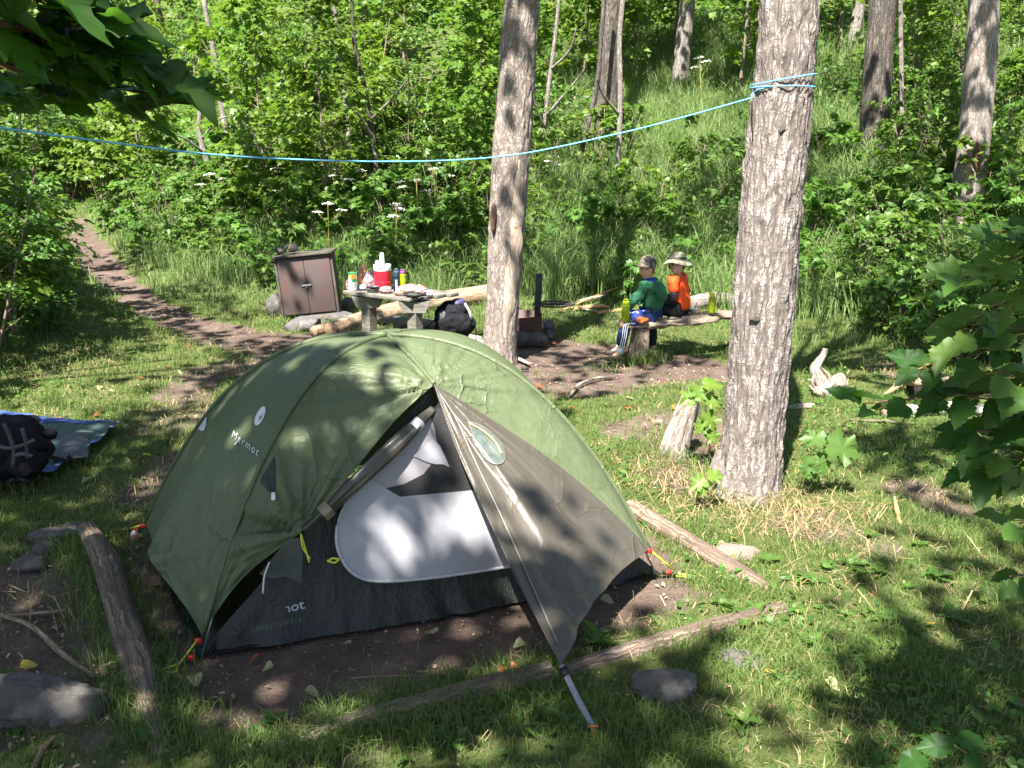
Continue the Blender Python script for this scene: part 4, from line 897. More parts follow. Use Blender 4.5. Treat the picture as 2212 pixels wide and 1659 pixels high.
mb = MB(); hp_ = jp+Vector((0, 0, .205)); mb.tube(crv([hp_+Vector((-.0, -jr*1.05, 0)), hp_+Vector((.002, -jr*.75, .085)), hp_+Vector((.0, 0, .13)), hp_+Vector((-.002, jr*.75, .085)), hp_+Vector((0, jr*1.05, 0))], 24), .012, 8, True, 0, (.5, 1.3)); mb.build('handle', WHT, jg)
mb = MB(); mb.box(jp+Vector((-.045, 0, .25)), (.03, .025, .035), Matrix.Rotation(-.5, 3, 'Y'), .004); mb.build('spout', WHT, jg)
def bottle(label, p, h, r, col, capc, text=None, trn=True, cat='bottle', group=None, par=None):
    b_ = thing('water_bottle', label, cat, tuple(p), 0, group)
    MB().lathe(p, [(0, .001), (r*.9, .001), (r, .008), (r, h*.52), (r*.93, h*.56), (r*.93, h*.6), (r*.99, h*.64), (r*.98, h*.72), (r*.72, h*.78), (r*.7, h*.8)], 28).build('bottle_body', col, b_)
    MB().lathe(p, [(r*.76, h*.79), (r*.8, h*.80), (r*.8, h*.90), (r*.7, h*.915), (0, h*.918)], 28).build('cap', capc, b_)
    mb = MB(); mb.tube(crv([Vector(p)+Vector((-r*.5, 0, h*.9)), Vector(p)+Vector((-r*.3, 0, h*.97)), Vector(p)+Vector((r*.2, 0, h*.99)), Vector(p)+Vector((r*.4, 0, h*.91))], 10), r*.22, 8); mb.build('spout', capc, b_)
    if text:
        V, Fc = text_mesh(text, 0, .03); Hh = h*.48; mbx = MB(); P = []
        for x_, y_, _ in V:
            a_ = -math.pi/2-.1-(y_*Hh*1.25)/r+.35; P.append(Vector(p)+Vector((math.cos(a_)*(r+.0012), math.sin(a_)*(r+.0012), h*.06+x_*Hh)))
        mbx.add(P, Fc); mbx.build('printed_word', WHT, b_, smooth=False)
    return b_
def plast(name, c, r_=.25, a=1, tr=.4): return mat(name, c, tuple(x*.8 for x in c), rough=r_, spec=.6, sc=5, tr=tr, tc=tuple(min(1, x*1.5) for x in c))
LIMEP = plast('lime_plastic', (.36, .46, .015)); LIMEC = mat('lime_cap', (.48, .60, .02), rough=.35)
bottle('dark blue bottle with white lettering, right of the red jug', onT(856, 630)+Vector((0, .05, 0)), .20, .033, mat('navy_bottle', (.012, .022, .05), rough=.3), mat('navy_cap', (.05, .06, .14), rough=.4), 'CAMELBAK')
bottle('green bottle half hidden behind the dark blue bottle', onT(868, 626)+Vector((0, .1, 0)), .175, .03, LIMEP, mat('red_blue_cap', (.30, .05, .12), (.05, .06, .3), rough=.4, sc=60))
# snack pouch
pp = onT(763, 627)+Vector((0, .02, 0)); pw, ph = .078, .165
pch = thing('snack_pouch', 'white and green upright snack pouch at the left end of the table', 'pouch', tuple(pp))
def pfn(u, v, z0=0., z1=1., k=1.0):
    x = (u-.5)*pw*(1-.04*v); zz_ = (z0+(z1-z0)*v); th = .022*(1-zz_)**.6*np.sin(np.pi*u)**.7*k+.001
    return np.stack([pp.x+x-.006*zz_, pp.y-th+0*u, pp.z+zz_*ph+0*u], -1)
mb = MB()
mb.patch(lambda u, v: pfn(u, v), 14, 20); mb.patch(lambda u, v: pfn(u, v)*np.array([1, 0, 1])+(2*pp.y-pfn(u, v)[..., 1:2])*np.array([0, 1, 0]), 14, 20); mb.build('pouch_body', mat('white_foil', (.78, .80, .74), rough=.4), pch)
def pstrip(z0, z1, u0, u1, off, m_, nm):
    MB().patch(lambda u, v: pfn(u0+(u1-u0)*u, v, z0, z1)-np.array([0, off, 0]), 10, 8).build(nm, m_, pch)
pstrip(.80, 1., 0.02, .98, .002, mat('green_foil', (.02, .28, .08), rough=.35), 'green_band'); pstrip(.46, .70, .36, .96, .002, mat('green_foil', (.03, .32, .12), rough=.35), 'green_panel')
pstrip(.62, .86, .3, .92, .0035, mat('orange_print', (.75, .32, .03), (.7, .12, .02), rough=.5, sc=80), 'picture'); pstrip(.68, .82, .05, .42, .0045, mat('yellow_print', (.8, .62, .08), rough=.5), 'badge')
# bags
def bag(label, u, v, size, cols, seed, yoff=.08, sub=5, amp=.45):
    g = onT(u, v)+Vector((0, yoff, size[2]*.72)); m_, t, b = mk('bag_plastic')
    vc = coords(t, 'Object'); n_ = noise(t, vc, 22, 3, .5, .6); st = []
    for i, c_ in enumerate(cols): st.append((.28+.44*i/len(cols), c_))
    cc = ramp(t, n_, st); t.links.new(cc, b.inputs['Base Color']); b.inputs['Roughness'].default_value = .22; b.inputs['Specular IOR Level'].default_value = .8; bump(t, b, noise(t, vc, 40, 5, .6), .8, .012)
    cr = t.nodes[[n.name for n in t.nodes if n.type == 'VALTORGB'][0]]; cr.color_ramp.interpolation = 'LINEAR'
    mb = MB(); mb.rock((0, 0, 0), size, seed, sub, amp); o = mb.build('plastic_bag', m_); o.location = g; return tag(o, label, 'bag')
GRB = (.22, .24, .28)
bag('tall clear bag with orange wrappers behind the pouch', 779, 622, (.055, .05, .105), [(.2, .21, .25), (.34, .17, .18), (.45, .20, .05), (.28, .06, .06), (.38, .35, .35)], 71, .16)
bag('big clear bag of food leaning on the red jug', 797, 624, (.065, .06, .085), [GRB, (.30, .30, .34), (.32, .10, .10), (.25, .25, .28), (.5, .5, .54)], 72, .10)
bag('red and white bag at the left end of the table', 751, 626, (.035, .04, .05), [(.7, .7, .72), (.4, .03, .08), (.75, .75, .78)], 73, .1)
bag('crumpled purple clear bag in front of the red jug', 832, 634, (.055, .05, .036), [(.16, .13, .17), (.30, .27, .30), (.24, .08, .12), (.38, .32, .27)], 74, .03)
bag('long clear bag of colourful food at the right end of the table', 890, 640, (.155, .075, .055), [(.20, .26, .26), (.36, .38, .42), (.30, .25, .09), (.28, .03, .07), (.40, .41, .45)], 75, .05, 5, .4)
mb = MB(); mb.rock((0, 0, 0), (.085, .035, .026), 76, 4, .25); o = mb.build('black_pouch', mat('black_cloth', (.012, .012, .014), rough=.6)); o.location = onT(894, 643)+Vector((0, .02, .022)); tag(o, 'small black pouch lying in front of the long clear bag', 'pouch')
mb = MB(); mb.rock((0, 0, 0), (.032, .03, .026), 77, 4, .2); o = mb.build('paper_ball', WHT); o.location = onT(927, 640)+Vector((0, .03, .02)); tag(o, 'white crumpled paper at the right end of the table', 'paper')
p_ = onT(805, 632)+Vector((0, .03, 0)); pn = thing('cooking_pot', 'shallow grey stacked camping pots on the table front edge', 'pot', tuple(p_)); PAN = mat('grey_anodised', (.16, .16, .15), rough=.4, metal=.6)
MB().lathe(p_, [(0, 0), (.052, 0), (.055, .004), (.055, .028), (.058, .03), (.052, .03), (.05, .008), (0, .006)], 30).build('lower_pot', PAN, pn); MB().lathe(p_+Vector((.012, .01, .03)), [(0, 0), (.044, 0), (.046, .02), (.049, .022), (.043, .022), (.041, .005), (0, .004)], 30).build('upper_pot', PAN, pn)
p_ = onT(782, 628)+Vector((0, .05, 0)); st_ = thing('stove', 'small camp stove with a white dome on the table', 'stove', tuple(p_)); MB().lathe(p_, [(0, 0), (.03, 0), (.032, .012), (0, .014)], 20).build('stove_base', PAN, st_); MB().lathe(p_+Vector((0, 0, .014)), [(.034, 0), (.035, .012), (.027, .03), (.012, .04), (0, .042)], 24).build('dome', WHT, st_)
# ================================================================ BACKPACKS
NYB = mat('black_nylon', (.006, .006, .008), (.009, .009, .013), rough=.85, spec=.2, sc=10, bsc=14, bs=.9, bd=.02); NYP = mat('dark_violet_nylon', (.06, .05, .13), (.04, .035, .08), rough=.5, sc=9, bsc=20); NYG = mat('dark_grey_nylon', (.07, .072, .08), (.04, .042, .05), rough=.5, sc=12, bsc=18, bs=.7)
def W2(u, v, y): return P3(u, v, y)
yb = 8.50
bp = thing('backpack', 'bulging black backpack propped on the plank bench', 'backpack', tuple(P3(975, 738, yb)))
mb = MB(); mb.rock(P3(985, 690, yb), (.185, .15, .175), 81, 5, .3, fac=3); mb.build('pack_body', NYB, bp)
mb = MB(); mb.rock(P3(962, 700, yb-.06), (.085, .09, .115), 82, 4, .35); mb.build('side_pocket', NYB, bp)
mb = MB(); mb.rock(P3(1000, 700, yb-.09), (.075, .07, .09), 83, 4, .3); mb.build('front_pocket', NYB, bp)
mb = MB(); mb.rock(P3(982, 665, yb), (.13, .12, .065), 84, 4, .3, .2); mb.build('top_lid', NYB, bp)
mb = MB(); mb.rock(P3(990, 653, yb), (.065, .07, .035), 85, 4, .3); mb.build('rolled_top', NYP, bp)
mb = MB(); mb.rock(P3(956, 684, yb-.10), (.04, .03, .06), 86, 4, .4); mb.build('mesh_pocket', NYG, bp)
mb = MB(); mb.rock(P3(944, 722, yb-.05), (.045, .05, .04), 87, 4, .4); mb.build('hip_belt', NYG, bp)
for p in ([(1012, 690), (1026, 700), (1028, 738), (1023, 738)], [(940, 690), (925, 705), (922, 722)], [(985, 725), (982, 745), (988, 768)], [(1010, 720), (1008, 745), (1006, 765)], [(960, 730), (968, 748), (990, 752), (1010, 742)]):
    mb = MB(); mb.tube(crv([P3(a, b, yb-.08) for a, b in p], 12), .011, 8, True, 0, (.5, 1.3)); mb.build('strap', NYB, bp)
mb = MB(); ribbon(mb, [P3(1004, 655, yb-.09), P3(1014, 672, yb-.10), P3(1018, 690, yb-.11)], .02); mb.build('reflective_strip', mat('light_violet_trim', (.45, .43, .6), rough=.4), bp)
# tarp with pack and jacket
TARP = mat('teal_tarp', (.055, .095, .095), (.075, .115, .105), rough=.6, spec=.25, sc=9, bsc=16, bs=.8, bd=.02); TARPE = mat('blue_tarp_hem', (.04, .07, .24), (.06, .10, .30), rough=.6, spec=.2, sc=20, bsc=20)
q1, q2, q3, q4 = G(-220, 1035), G(30, 1062), G(262, 932), G(60, 905)
tp_ = thing('tarp', 'teal tarp with blue hem spread on the grass at the left', 'tarp', tuple(q2))
E1 = crv([G(-330, 1045), G(-120, 1050), G(10, 1058), G(60, 1057), G(150, 1020), G(215, 972), G(262, 932)], 60); E2 = crv([G(-330, 900), G(-150, 900), G(0, 902), G(80, 915), G(160, 922), G(215, 925), G(262, 931)], 60)
E1a = np.array([tuple(p) for p in E1]); E2a = np.array([tuple(p) for p in E2]); ts = np.linspace(0, 1, 60)
def tfn(v0, v1, off):
    def f(u, v):
        v = v0+(v1-v0)*v
        a_ = np.stack([np.interp(u, ts, E1a[:, k]) for k in range(3)], -1); b_ = np.stack([np.interp(u, ts, E2a[:, k]) for k in range(3)], -1)
        P = a_*(1-v[..., None])+b_*v[..., None]; P[..., 2] = H(P[..., 0], P[..., 1])+.05+off+.028*np.abs(fbm(P*np.array([5, 5, 1]), 3, 91))+.03*np.exp(-v*6)*np.sin(u*26)**2; return P
    return f
MB().patch(tfn(0, 1, 0), 90, 40).build('sheet', TARP, tp_); MB().patch(tfn(0, .10, .005), 90, 6).build('hem', TARPE, tp_); MB().patch(tfn(.88, 1, .005), 90, 6).build('hem', TARPE, tp_)
for u_, v_ in ((.62, .045), (.77, .05), (.865, .05), (.93, .05), (.985, .3), (.82, .95)):
    p = Vector(tfn(0, 1, .012)(np.array([u_]), np.array([v_]))[0]); mb = MB(); mb.lathe(p, [(.006, .0), (.008, .003), (.012, .003), (.014, 0)], 14); mb.build('eyelet', mat('brass_eyelet', (.8, .8, .78), rough=.3, metal=.8), tp_)
b2 = thing('backpack', 'large black backpack lying on the teal tarp', 'backpack', tuple(G(30, 1020)))
for nm, u, v, y, s_, m_, sd in (('pack_body', 22, 968, 5.35, (.25, .2, .17), NYB, 91), ('pack_body_end', -60, 960, 5.4, (.26, .22, .17), NYB, 92), ('top_lid', 10, 926, 5.45, (.10, .1, .075), NYB, 93), ('side_pocket', 60, 1000, 5.2, (.11, .1, .08), NYB, 94), ('rolled_mat', 62, 908, 5.55, (.075, .06, .03), NYG, 95), ('hip_belt', 78, 962, 5.3, (.07, .08, .04), NYB, 96), ('blue_liner', 33, 906, 5.6, (.05, .05, .03), NYP, 97)):
    mb = MB(); mb.rock(P3(u, v, y), s_, sd, 4, .35, fac=2 if 'pack' in nm else 0); mb.build(nm, m_, b2)
mb = MB(); mb.lathe(P3(107, 937, 5.4), [(0, -.03), (.035, -.028), (.045, 0), (.035, .022), (0, .03)], 20); mb.build('belt_pad', NYB, b2)
for p in ([(100, 950), (112, 965), (104, 985)], [(100, 985), (130, 992), (152, 998), (147, 984)]):
    mb = MB(); mb.tube(crv([P3(a, b, 5.22) for a, b in p], 12), .016, 8, True, 0, (.6, 1.2)); mb.build('strap', NYB, b2)
for pth in ([(8, 915), (20, 940), (30, 975), (28, 1010)], [(48, 925), (56, 955), (60, 990)], [(-10, 960), (15, 968), (48, 962), (75, 950)], [(30, 985), (50, 980), (70, 985)]):
    mb = MB(); ribbon(mb, crv([P3(a, b, 5.08) for a, b in pth], 14), .022, None, .004); mb.build('strap', NYG, b2)
def jfn(u, v):
    pts = np.array([[112, 995], [190, 988], [195, 935], [130, 950]], float)
    pu = (pts[0]*(1-u[..., None])+pts[1]*u[..., None])*(1-v[..., None])+(pts[3]*(1-u[..., None])+pts[2]*u[..., None])*v[..., None]
    out = np.zeros(pu.shape[:2]+(3,))
    for i in range(pu.shape[0]):
        for j in range(pu.shape[1]): out[i, j] = tuple(JP(pu[i, j, 0], pu[i, j, 1]))
    bl_ = np.sin(np.pi*u)**.5*np.sin(np.pi*v)**.5; out[..., 2] += .075+.05*bl_*(1+.8*fbm(out*7, 3, 95)); return out
def JP(u, v): g = Z3(u, v, .07); return (g.x, g.y, Hs(g.x, g.y))
jm = mat('slate_jacket', (.10, .105, .13), (.07, .072, .09), rough=.7, sc=8, bsc=12, bs=.7, bd=.015); MB().patch(jfn, 24, 18)
o = MB().patch(jfn, 24, 18).build('jacket', jm); tag(o, 'crumpled slate grey jacket on the tarp beside the backpack', 'jacket')
g = G(291, 1166); o = MB().rock((0, 0, 0), (.02, .02, .03), 98, 3, .3).build('wrapper', mat('white_red_wrapper', (.7, .68, .66), (.5, .1, .05), rough=.4, sc=40)); o.location = g+Vector((0, 0, .02)); tag(o, 'small white and orange wrapper left of the tent', 'litter')
# ================================================================ FIRE RING
fc = P3(1116, 700, 10.05); fz = Hs(fc.x, fc.y)
fr = thing('fire_ring', 'rusty steel fire ring with a swung out black grate', 'fire ring', (fc.x, fc.y, fz)); fb = Vector((fc.x, fc.y, fz))
RR_ = .275
MB().lathe(fb, [(RR_, .0), (RR_, .27), (RR_+.006, .275), (RR_-.008, .275), (RR_-.012, .0)], 48).build('ring_wall', RUST, fr)
MB().lathe(fb+Vector((0, 0, .03)), [(0, .02), (.15, .025), (.26, 0)], 24).build('ash_bed', mat('ash', (.22, .21, .20), (.10, .09, .09), rough=1, sc=20), fr)
po = P3(1163, 665, 9.98); mb = MB(); mb.tube([Vector((po.x-.01, po.y, fz)), Vector((po.x-.01, po.y, po.z+.0)), P3(1165, 592, 9.98)], .034, 24); pst = mb.build('post', BLACKM, fr)
gc = P3(1196, 657, 9.98); mb = MB(); gzv = gc.z
mb.tube([(gc.x-.22, gc.y, gzv), (gc.x+.20, gc.y, gzv)], .012, 8); mb.lathe((gc.x, gc.y, gzv-.008), [(.19, 0), (.205, 0), (.205, .016), (.19, .016), (.19, 0)], 36)
for k in range(-6, 7): x_ = k*.028; h_ = math.sqrt(.19**2-x_*x_); mb.tube([(gc.x+x_, gc.y-h_, gzv), (gc.x+x_, gc.y+h_, gzv)], .006, 6)
mb.tube([(gc.x+.19, gc.y, gzv), (gc.x+.23, gc.y, gzv+.005)], .018, 8); mb.tube([(po.x-.06, po.y, gzv), (po.x+.04, po.y, gzv)], .014, 8); mb.build('grate', BLACKM, fr)
g = G(1134, 800); mb = MB(); mb.tube([g+Vector((-.035, 0, .017)), g+Vector((.035, .005, .017))], .016, 14); o = mb.build('charred_stick', BLACKM); tag(o, 'short charred stick lying on the soil near the left tree', 'stick')
# firewood
fwl = [('long orange split stick lying across the firewood', (1207, 678, .03), (1342, 644, .16), .016), ('grey split log at the back of the firewood', (1250, 660, .05), (1305, 650, .06), .045), ('flat orange board of split firewood', (1240, 672, .03), (1305, 668, .04), .04),
       ('broken orange firewood piece beside the green boy', (1290, 680, .02), (1345, 674, .03), .035), ('grey bark strip in the firewood', (1228, 668, .03), (1290, 676, .02), .02), ('short upright end of split firewood', (1306, 670, .03), (1312, 676, .08), .025)]
for i, (lab, a_, b_, r_) in enumerate(fwl):
    p0 = gz(a_[0], a_[1], a_[2]); p1 = gz(b_[0], b_[1], b_[2]); mb = MB(); mb.tube(crv([p0, (p0+p1)/2+Vector((0, 0, .006)), p1], 14), r_, 7, True, 0, (.5, 1.1), lambda a, L: 1+.2*math.sin(a*2+i)+.08*math.sin(L*31+i)); o = mb.build('firewood', WOOD_ORANGE if 'orange' in lab or 'short' in lab else WOOD_DRIFT, smooth=False); tag(o, lab, 'firewood')
# ================================================================ LOG BENCH
lb = thing('log_bench', 'rustic slab log bench the two boys sit on', 'bench', tuple(G(1385, 772)))
BP = [P3(1336, 699, 8.95), P3(1380, 700, 9.0), P3(1450, 695, 9.1), P3(1540, 684, 9.3), P3(1640, 674, 9.55)]
bp_ = crv(BP, 70)
def brf(a, L): return 1+.13*math.sin(a*2+1.2+L*2.3)+.14*math.sin(L*9+a*3)+.09*math.sin(a*5-L*16)
mb = MB(); mb.tube(bp_, [.045+.022*min(1, i/8)+.010*math.sin(i*.31)+.007*math.sin(i*.9) for i in range(70)], 24, True, 0, (.62, 1.65), brf); mb.build('seat', WOOD_BENCH, lb)
def stump(u0, u1, v0, v1, y):
    a_ = P3((u0+u1)/2, v1, y); z0_ = Hs(a_.x, y); tpz = P3((u0+u1)/2, v0, y).z; r_ = (u1-u0)/2/FPX*(y*1.02)
    mb = MB(); mb.tube(crv([(a_.x-.02, y, z0_-.03), (a_.x, y, (z0_+tpz)/2), (a_.x+.01, y, tpz)], 14), [r_*(1.16-.02*i) for i in range(14)], 24, True, 0, None, lambda a, L: 1+.07*math.sin(a*5)+.04*math.sin(a*11+2)); return mb
stump(1361, 1401, 708, 772, 9.0).build('leg', bark('stripped_stump', (.34, .27, .20), (.13, .10, .075), (.42, .34, .26), 22, 2.0, .12, [((.10, .075, .055), 6, .60)], .008), lb)
stump(1600, 1640, 690, 765, 9.45).build('leg', WOOD_LOG, lb)
bottle('lime green bottle standing at the left end of the log bench', P3(1351, 694, 8.9), .215, .040, LIMEP, LIMEC, None)
bottle('lime green bottle on the log bench beside the big tree', P3(1537, 676, 9.2), .205, .035, LIMEP, LIMEC, None)
p_ = P3(1500, 678, 9.2); bw = thing('metal_bowl', 'small steel bowl with a blue spoon on the log bench', 'bowl', tuple(p_))
MB().lathe(p_, [(0, 0), (.035, 0), (.05, .015), (.062, .052), (.066, .055), (.060, .054), (.045, .016), (0, .006)], 28).build('bowl', mat('steel', (.55, .54, .50), rough=.35, metal=.8), bw)
mb = MB(); mb.tube([p_+Vector((-.01, 0, .02)), p_+Vector((.02, .0, .11))], .005, 6); mb.build('spoon', mat('blue_plastic', (.03, .06, .45), rough=.4), bw)
o = MB().rock((0, 0, 0), (.055, .05, .032), 105, 4, .35).build('orange_cloth', mat('orange_cloth', (.55, .17, .04), (.40, .12, .04), rough=.8, sc=30, bsc=30)); o.location = P3(1387, 692, 8.9); tag(o, 'crumpled orange cloth on the log bench behind the boy in green', 'cloth')
# ================================================================ PEOPLE
def skin(nodes, edges, sub=2, wrinkle=0, wsc=9, seed=0, root=0):
    "nodes: (pos, rx, ry)"
    me = bpy.data.meshes.new('s'); me.from_pydata([tuple(n[0]) for n in nodes], edges, []); o = bpy.data.objects.new('s', me); C.objects.link(o)
    o.modifiers.new('k', 'SKIN').use_smooth_shade = True; me.skin_vertices or None
    if not me.skin_vertices: bm = bmesh.new(); bm.from_mesh(me); bm.verts.layers.skin.verify(); bm.to_mesh(me); bm.free()
    for i, n in enumerate(nodes):
        sv_ = me.skin_vertices[0].data[i]; sv_.radius = (n[1], n[2] if len(n) > 2 else n[1]); sv_.use_root = (i == root)
    sb = o.modifiers.new('u', 'SUBSURF'); sb.levels = sub; sb.render_levels = sub
    dg = bpy.context.evaluated_depsgraph_get(); dg.update(); m2 = bpy.data.meshes.new_from_object(o.evaluated_get(dg))
    V = np.array([v.co[:] for v in m2.vertices]); Nn = np.array([v.normal[:] for v in m2.vertices]); F = [list(p.vertices) for p in m2.polygons]
    bpy.data.objects.remove(o); bpy.data.meshes.remove(me); bpy.data.meshes.remove(m2)
    if wrinkle: V = V+Nn*(fbm(V*np.array([wsc, wsc, wsc*1.6])+seed, 4, seed)*wrinkle)[:, None]
    return V, F
def head(c, fd, up, k=1.0):
    "anatomical head; fd is where the face looks"
    fd = Vector(fd).normalized(); up = Vector(up); up = (up-fd*up.dot(fd)).normalized(); rt = fd.cross(up)
    n, m_ = 44, 34; V = []; F = []
    for i in range(m_+1):
        ph = math.pi*i/m_; z = math.cos(ph); r_ = math.sin(ph)
        for j in range(n):
            a = 2*math.pi*j/n; x = r_*math.sin(a); y = r_*math.cos(a)
            X_ = x*.073*(1-.30*max(0, -z)**1.3); Y_ = y*.090*(1-.10*max(0, -z)) - .004; Z_ = z*.112
            if y > 0 and z < 0: Y_ += .010*min(1, -z*1.4)*(y)
            if y < 0 and z < -.25: Y_ += .030*(-z-.25)*(-y)
            g_ = lambda cx, cz, sx, sz: math.exp(-((x-cx)/sx)**2-((z-cz)/sz)**2)*(1 if y > 0 else 0)
            Y_ += .019*g_(0, -.20, .13, .12)+.009*g_(0, -.02, .10, .16)+.004*g_(0, .24, .5, .09)-.009*(g_(.34, .03, .18, .10)+g_(-.34, .03, .18, .10))
            Y_ += .005*g_(0, -.47, .24, .05)-.004*g_(0, -.53, .24, .02)+.005*g_(0, -.60, .2, .05)+.006*g_(0, -.84, .22, .10)+.005*(g_(.5, -.3, .2, .22)+g_(-.5, -.3, .2, .22))
            V.append(Vector(c)+(rt*X_+fd*Y_+up*Z_)*k)
    for i in range(m_):
        for j in range(n): F.append((i*n+j, i*n+(j+1) % n, (i+1)*n+(j+1) % n, (i+1)*n+j))
    def at(x, y, z): return Vector(c)+(rt*x+fd*y+up*z)*k
    return V, F, at, (rt, fd, up)
def hand(mb, wrist, d, palm_n, k=.8, curl=.5, side=1):
    "palm, four unequal fingers and a thumb; d = direction of the forearm"
    d = Vector(d).normalized(); pn_ = Vector(palm_n); pn_ = (pn_-d*pn_.dot(d)).normalized(); s_ = d.cross(pn_)*side
    wr_ = Vector(wrist)
    V, F = skin([(wr_, .017*k, .013*k), (wr_+d*.03*k, .027*k, .012*k), (wr_+d*.075*k, .032*k, .011*k)], [(0, 1), (1, 2)], 2); mb.add(V, F)
    for i, (off, ln) in enumerate(((-.026, .060), (-.009, .070), (.009, .065), (.025, .050))):
        b_ = wr_+d*.078*k+s_*off*k; c1 = math.cos(curl*.6); p1 = b_+(d*c1+pn_*math.sin(curl*.6))*ln*.5*k; p2 = p1+(d*math.cos(curl*1.6)+pn_*math.sin(curl*1.6))*ln*.32*k; p3 = p2+(d*math.cos(curl*2.4)+pn_*math.sin(curl*2.4))*ln*.26*k
        V, F = skin([(b_-d*.012*k, .0085*k), (b_, .0088*k), (p1, .0078*k), (p2, .007*k), (p3, .006*k)], [(0, 1), (1, 2), (2, 3), (3, 4)], 1); mb.add(V, F)
    b_ = wr_+d*.03*k-s_*.024*k; p1 = b_+(d*.6-s_*.7+pn_*.35).normalized()*.032*k; p2 = p1+(d*.9-s_*.1+pn_*.4).normalized()*.028*k
    V, F = skin([(b_, .012*k), (p1, .0098*k), (p2, .0075*k)], [(0, 1), (1, 2)], 1); mb.add(V, F)
SKINM = mat('child_skin', (.62, .38, .27), (.58, .35, .24), rough=.5, spec=.35, sc=20); t_ = SKINM.node_tree; t_.nodes['Principled BSDF'].inputs['Subsurface Weight'].default_value = .15; t_.nodes['Principled BSDF'].inputs['Subsurface Radius'].default_value = (.02, .008, .005)
EYEM = mat('eye', (.035, .02, .015), rough=.2); BROW = mat('brown_hair', (.085, .05, .03), (.05, .03, .02), rough=.7, sc=80); LIP = mat('lips', (.42, .16, .13), rough=.45); TEETH = mat('teeth', (.8, .76, .7), rough=.3)
Ff = Vector((-.88, .47, 0)).normalized(); Lf = Vector((0, 0, 1)).cross(Ff)   # forward, left
UZ = Vector((0, 0, 1))
def face_parts(at, ax, par, smile, k):
    rt, fd, up = ax
    for s_ in (-1, 1):
        mb = MB(); mb.rock(at(s_*.027, .079, .004), (.0105*k, .007*k, .006*k), 1, 2, 0); mb.build('eye', EYEM, par)
        mb = MB(); mb.tube([at(s_*.013, .090, .020), at(s_*.026, .089, .025), at(s_*.040, .080, .021)], [.0025*k, .003*k, .002*k], 6); mb.build('eyebrow', BROW, par)
        e_ = at(s_*.074, -.012, -.010); mb = MB(); mb.rock((0, 0, 0), (.008*k, .017*k, .027*k), 3, 3, .12); V = mb.v[0]; mb.v[0] = np.array([tuple(e_+rt*p[0]*1.0+fd*p[1]+up*p[2]) for p in V]); par['_e'] = 0; del par['_e']; EARS.append(mb)
    mb = MB(); zc = -.056
    if smile:
        mb.tube([at(-.026, .080, zc+.006), at(-.012, .092, zc-.003), at(.012, .092, zc-.003), at(.026, .080, zc+.006)], [.002*k, .0055*k, .0055*k, .002*k], 8); mb.build('teeth', TEETH, par)
        mb = MB(); mb.tube([at(-.028, .079, zc+.008), at(-.012, .092, zc-.010), at(.012, .092, zc-.010), at(.028, .079, zc+.008)], .0028*k, 8)
    else: mb.tube([at(-.022, .083, zc), at(-.008, .093, zc-.001), at(.008, .093, zc-.001), at(.022, .083, zc)], .0032*k, 8)
    mb.build('lips', LIP, par)
EARS = []
def person(label, hip, headc, facedir, headup, J, k, smile):
    pr = thing('person', label, 'person', tuple(hip)); mb = MB()
    H_, CH, NB = J['hip'], J['chest'], J['neck']
    nodes = [(H_, .085, .075), (J['belly'], .075, .07), (CH, .082, .072), (NB, .034, .034), (headc+Vector((0, 0, -.04)), .034, .034)]
    ed = [(0, 1), (1, 2), (2, 3), (3, 4)]; i = 5
    for s_ in ('l', 'r'):
        nodes += [(J[s_+'sh'], .036, .036), (J[s_+'el'], .027, .027), (J[s_+'wr'], .019, .017)]; ed += [(2, i), (i, i+1), (i+1, i+2)]; i += 3
        nodes += [(J[s_+'hp'], .058, .058), (J[s_+'kn'], .042, .042), (J[s_+'an'], .026, .026), (J[s_+'to'], .025, .02)]; ed += [(0, i), (i, i+1), (i+1, i+2), (i+2, i+3)]; i += 4
    V, F = skin(nodes, ed, 2); mb.add(V, F)
    V, F, at, ax = head(headc, facedir, headup, k); mb.add(V, F)
    for s_ in ('l', 'r'):
        d = J[s_+'wr']-J[s_+'el']; hand(mb, J[s_+'wr'], d, Vector((0, 0, -1)), .82, .55, 1 if s_ == 'l' else -1)
    EARS.clear(); face_parts(at, ax, pr, smile, k)
    for e in EARS: mb.add(e.v[0], e.f)
    mb.build('body', SKINM, pr)
    return pr, at, ax
def joints(Hp, lean, sh_up, Jx, knee_z=-.03, sh_w=.125, side=0):
    J = {'hip': Hp, 'belly': Hp+Ff*lean*.35+UZ*.12, 'chest': Hp+Ff*lean*.8+UZ*(sh_up-.055), 'neck': Hp+Ff*lean*1.1+UZ*(sh_up+.035)}
    for s_, q in (('l', 1), ('r', -1)):
        J[s_+'sh'] = Hp+Ff*lean+UZ*sh_up+Lf*sh_w*q
        J[s_+'hp'] = Hp+Lf*.062*q+Ff*.03-UZ*.01
        kn = Hp+Ff*.33+Lf*.085*q+UZ*knee_z; J[s_+'kn'] = kn
    J.update(Jx); return J
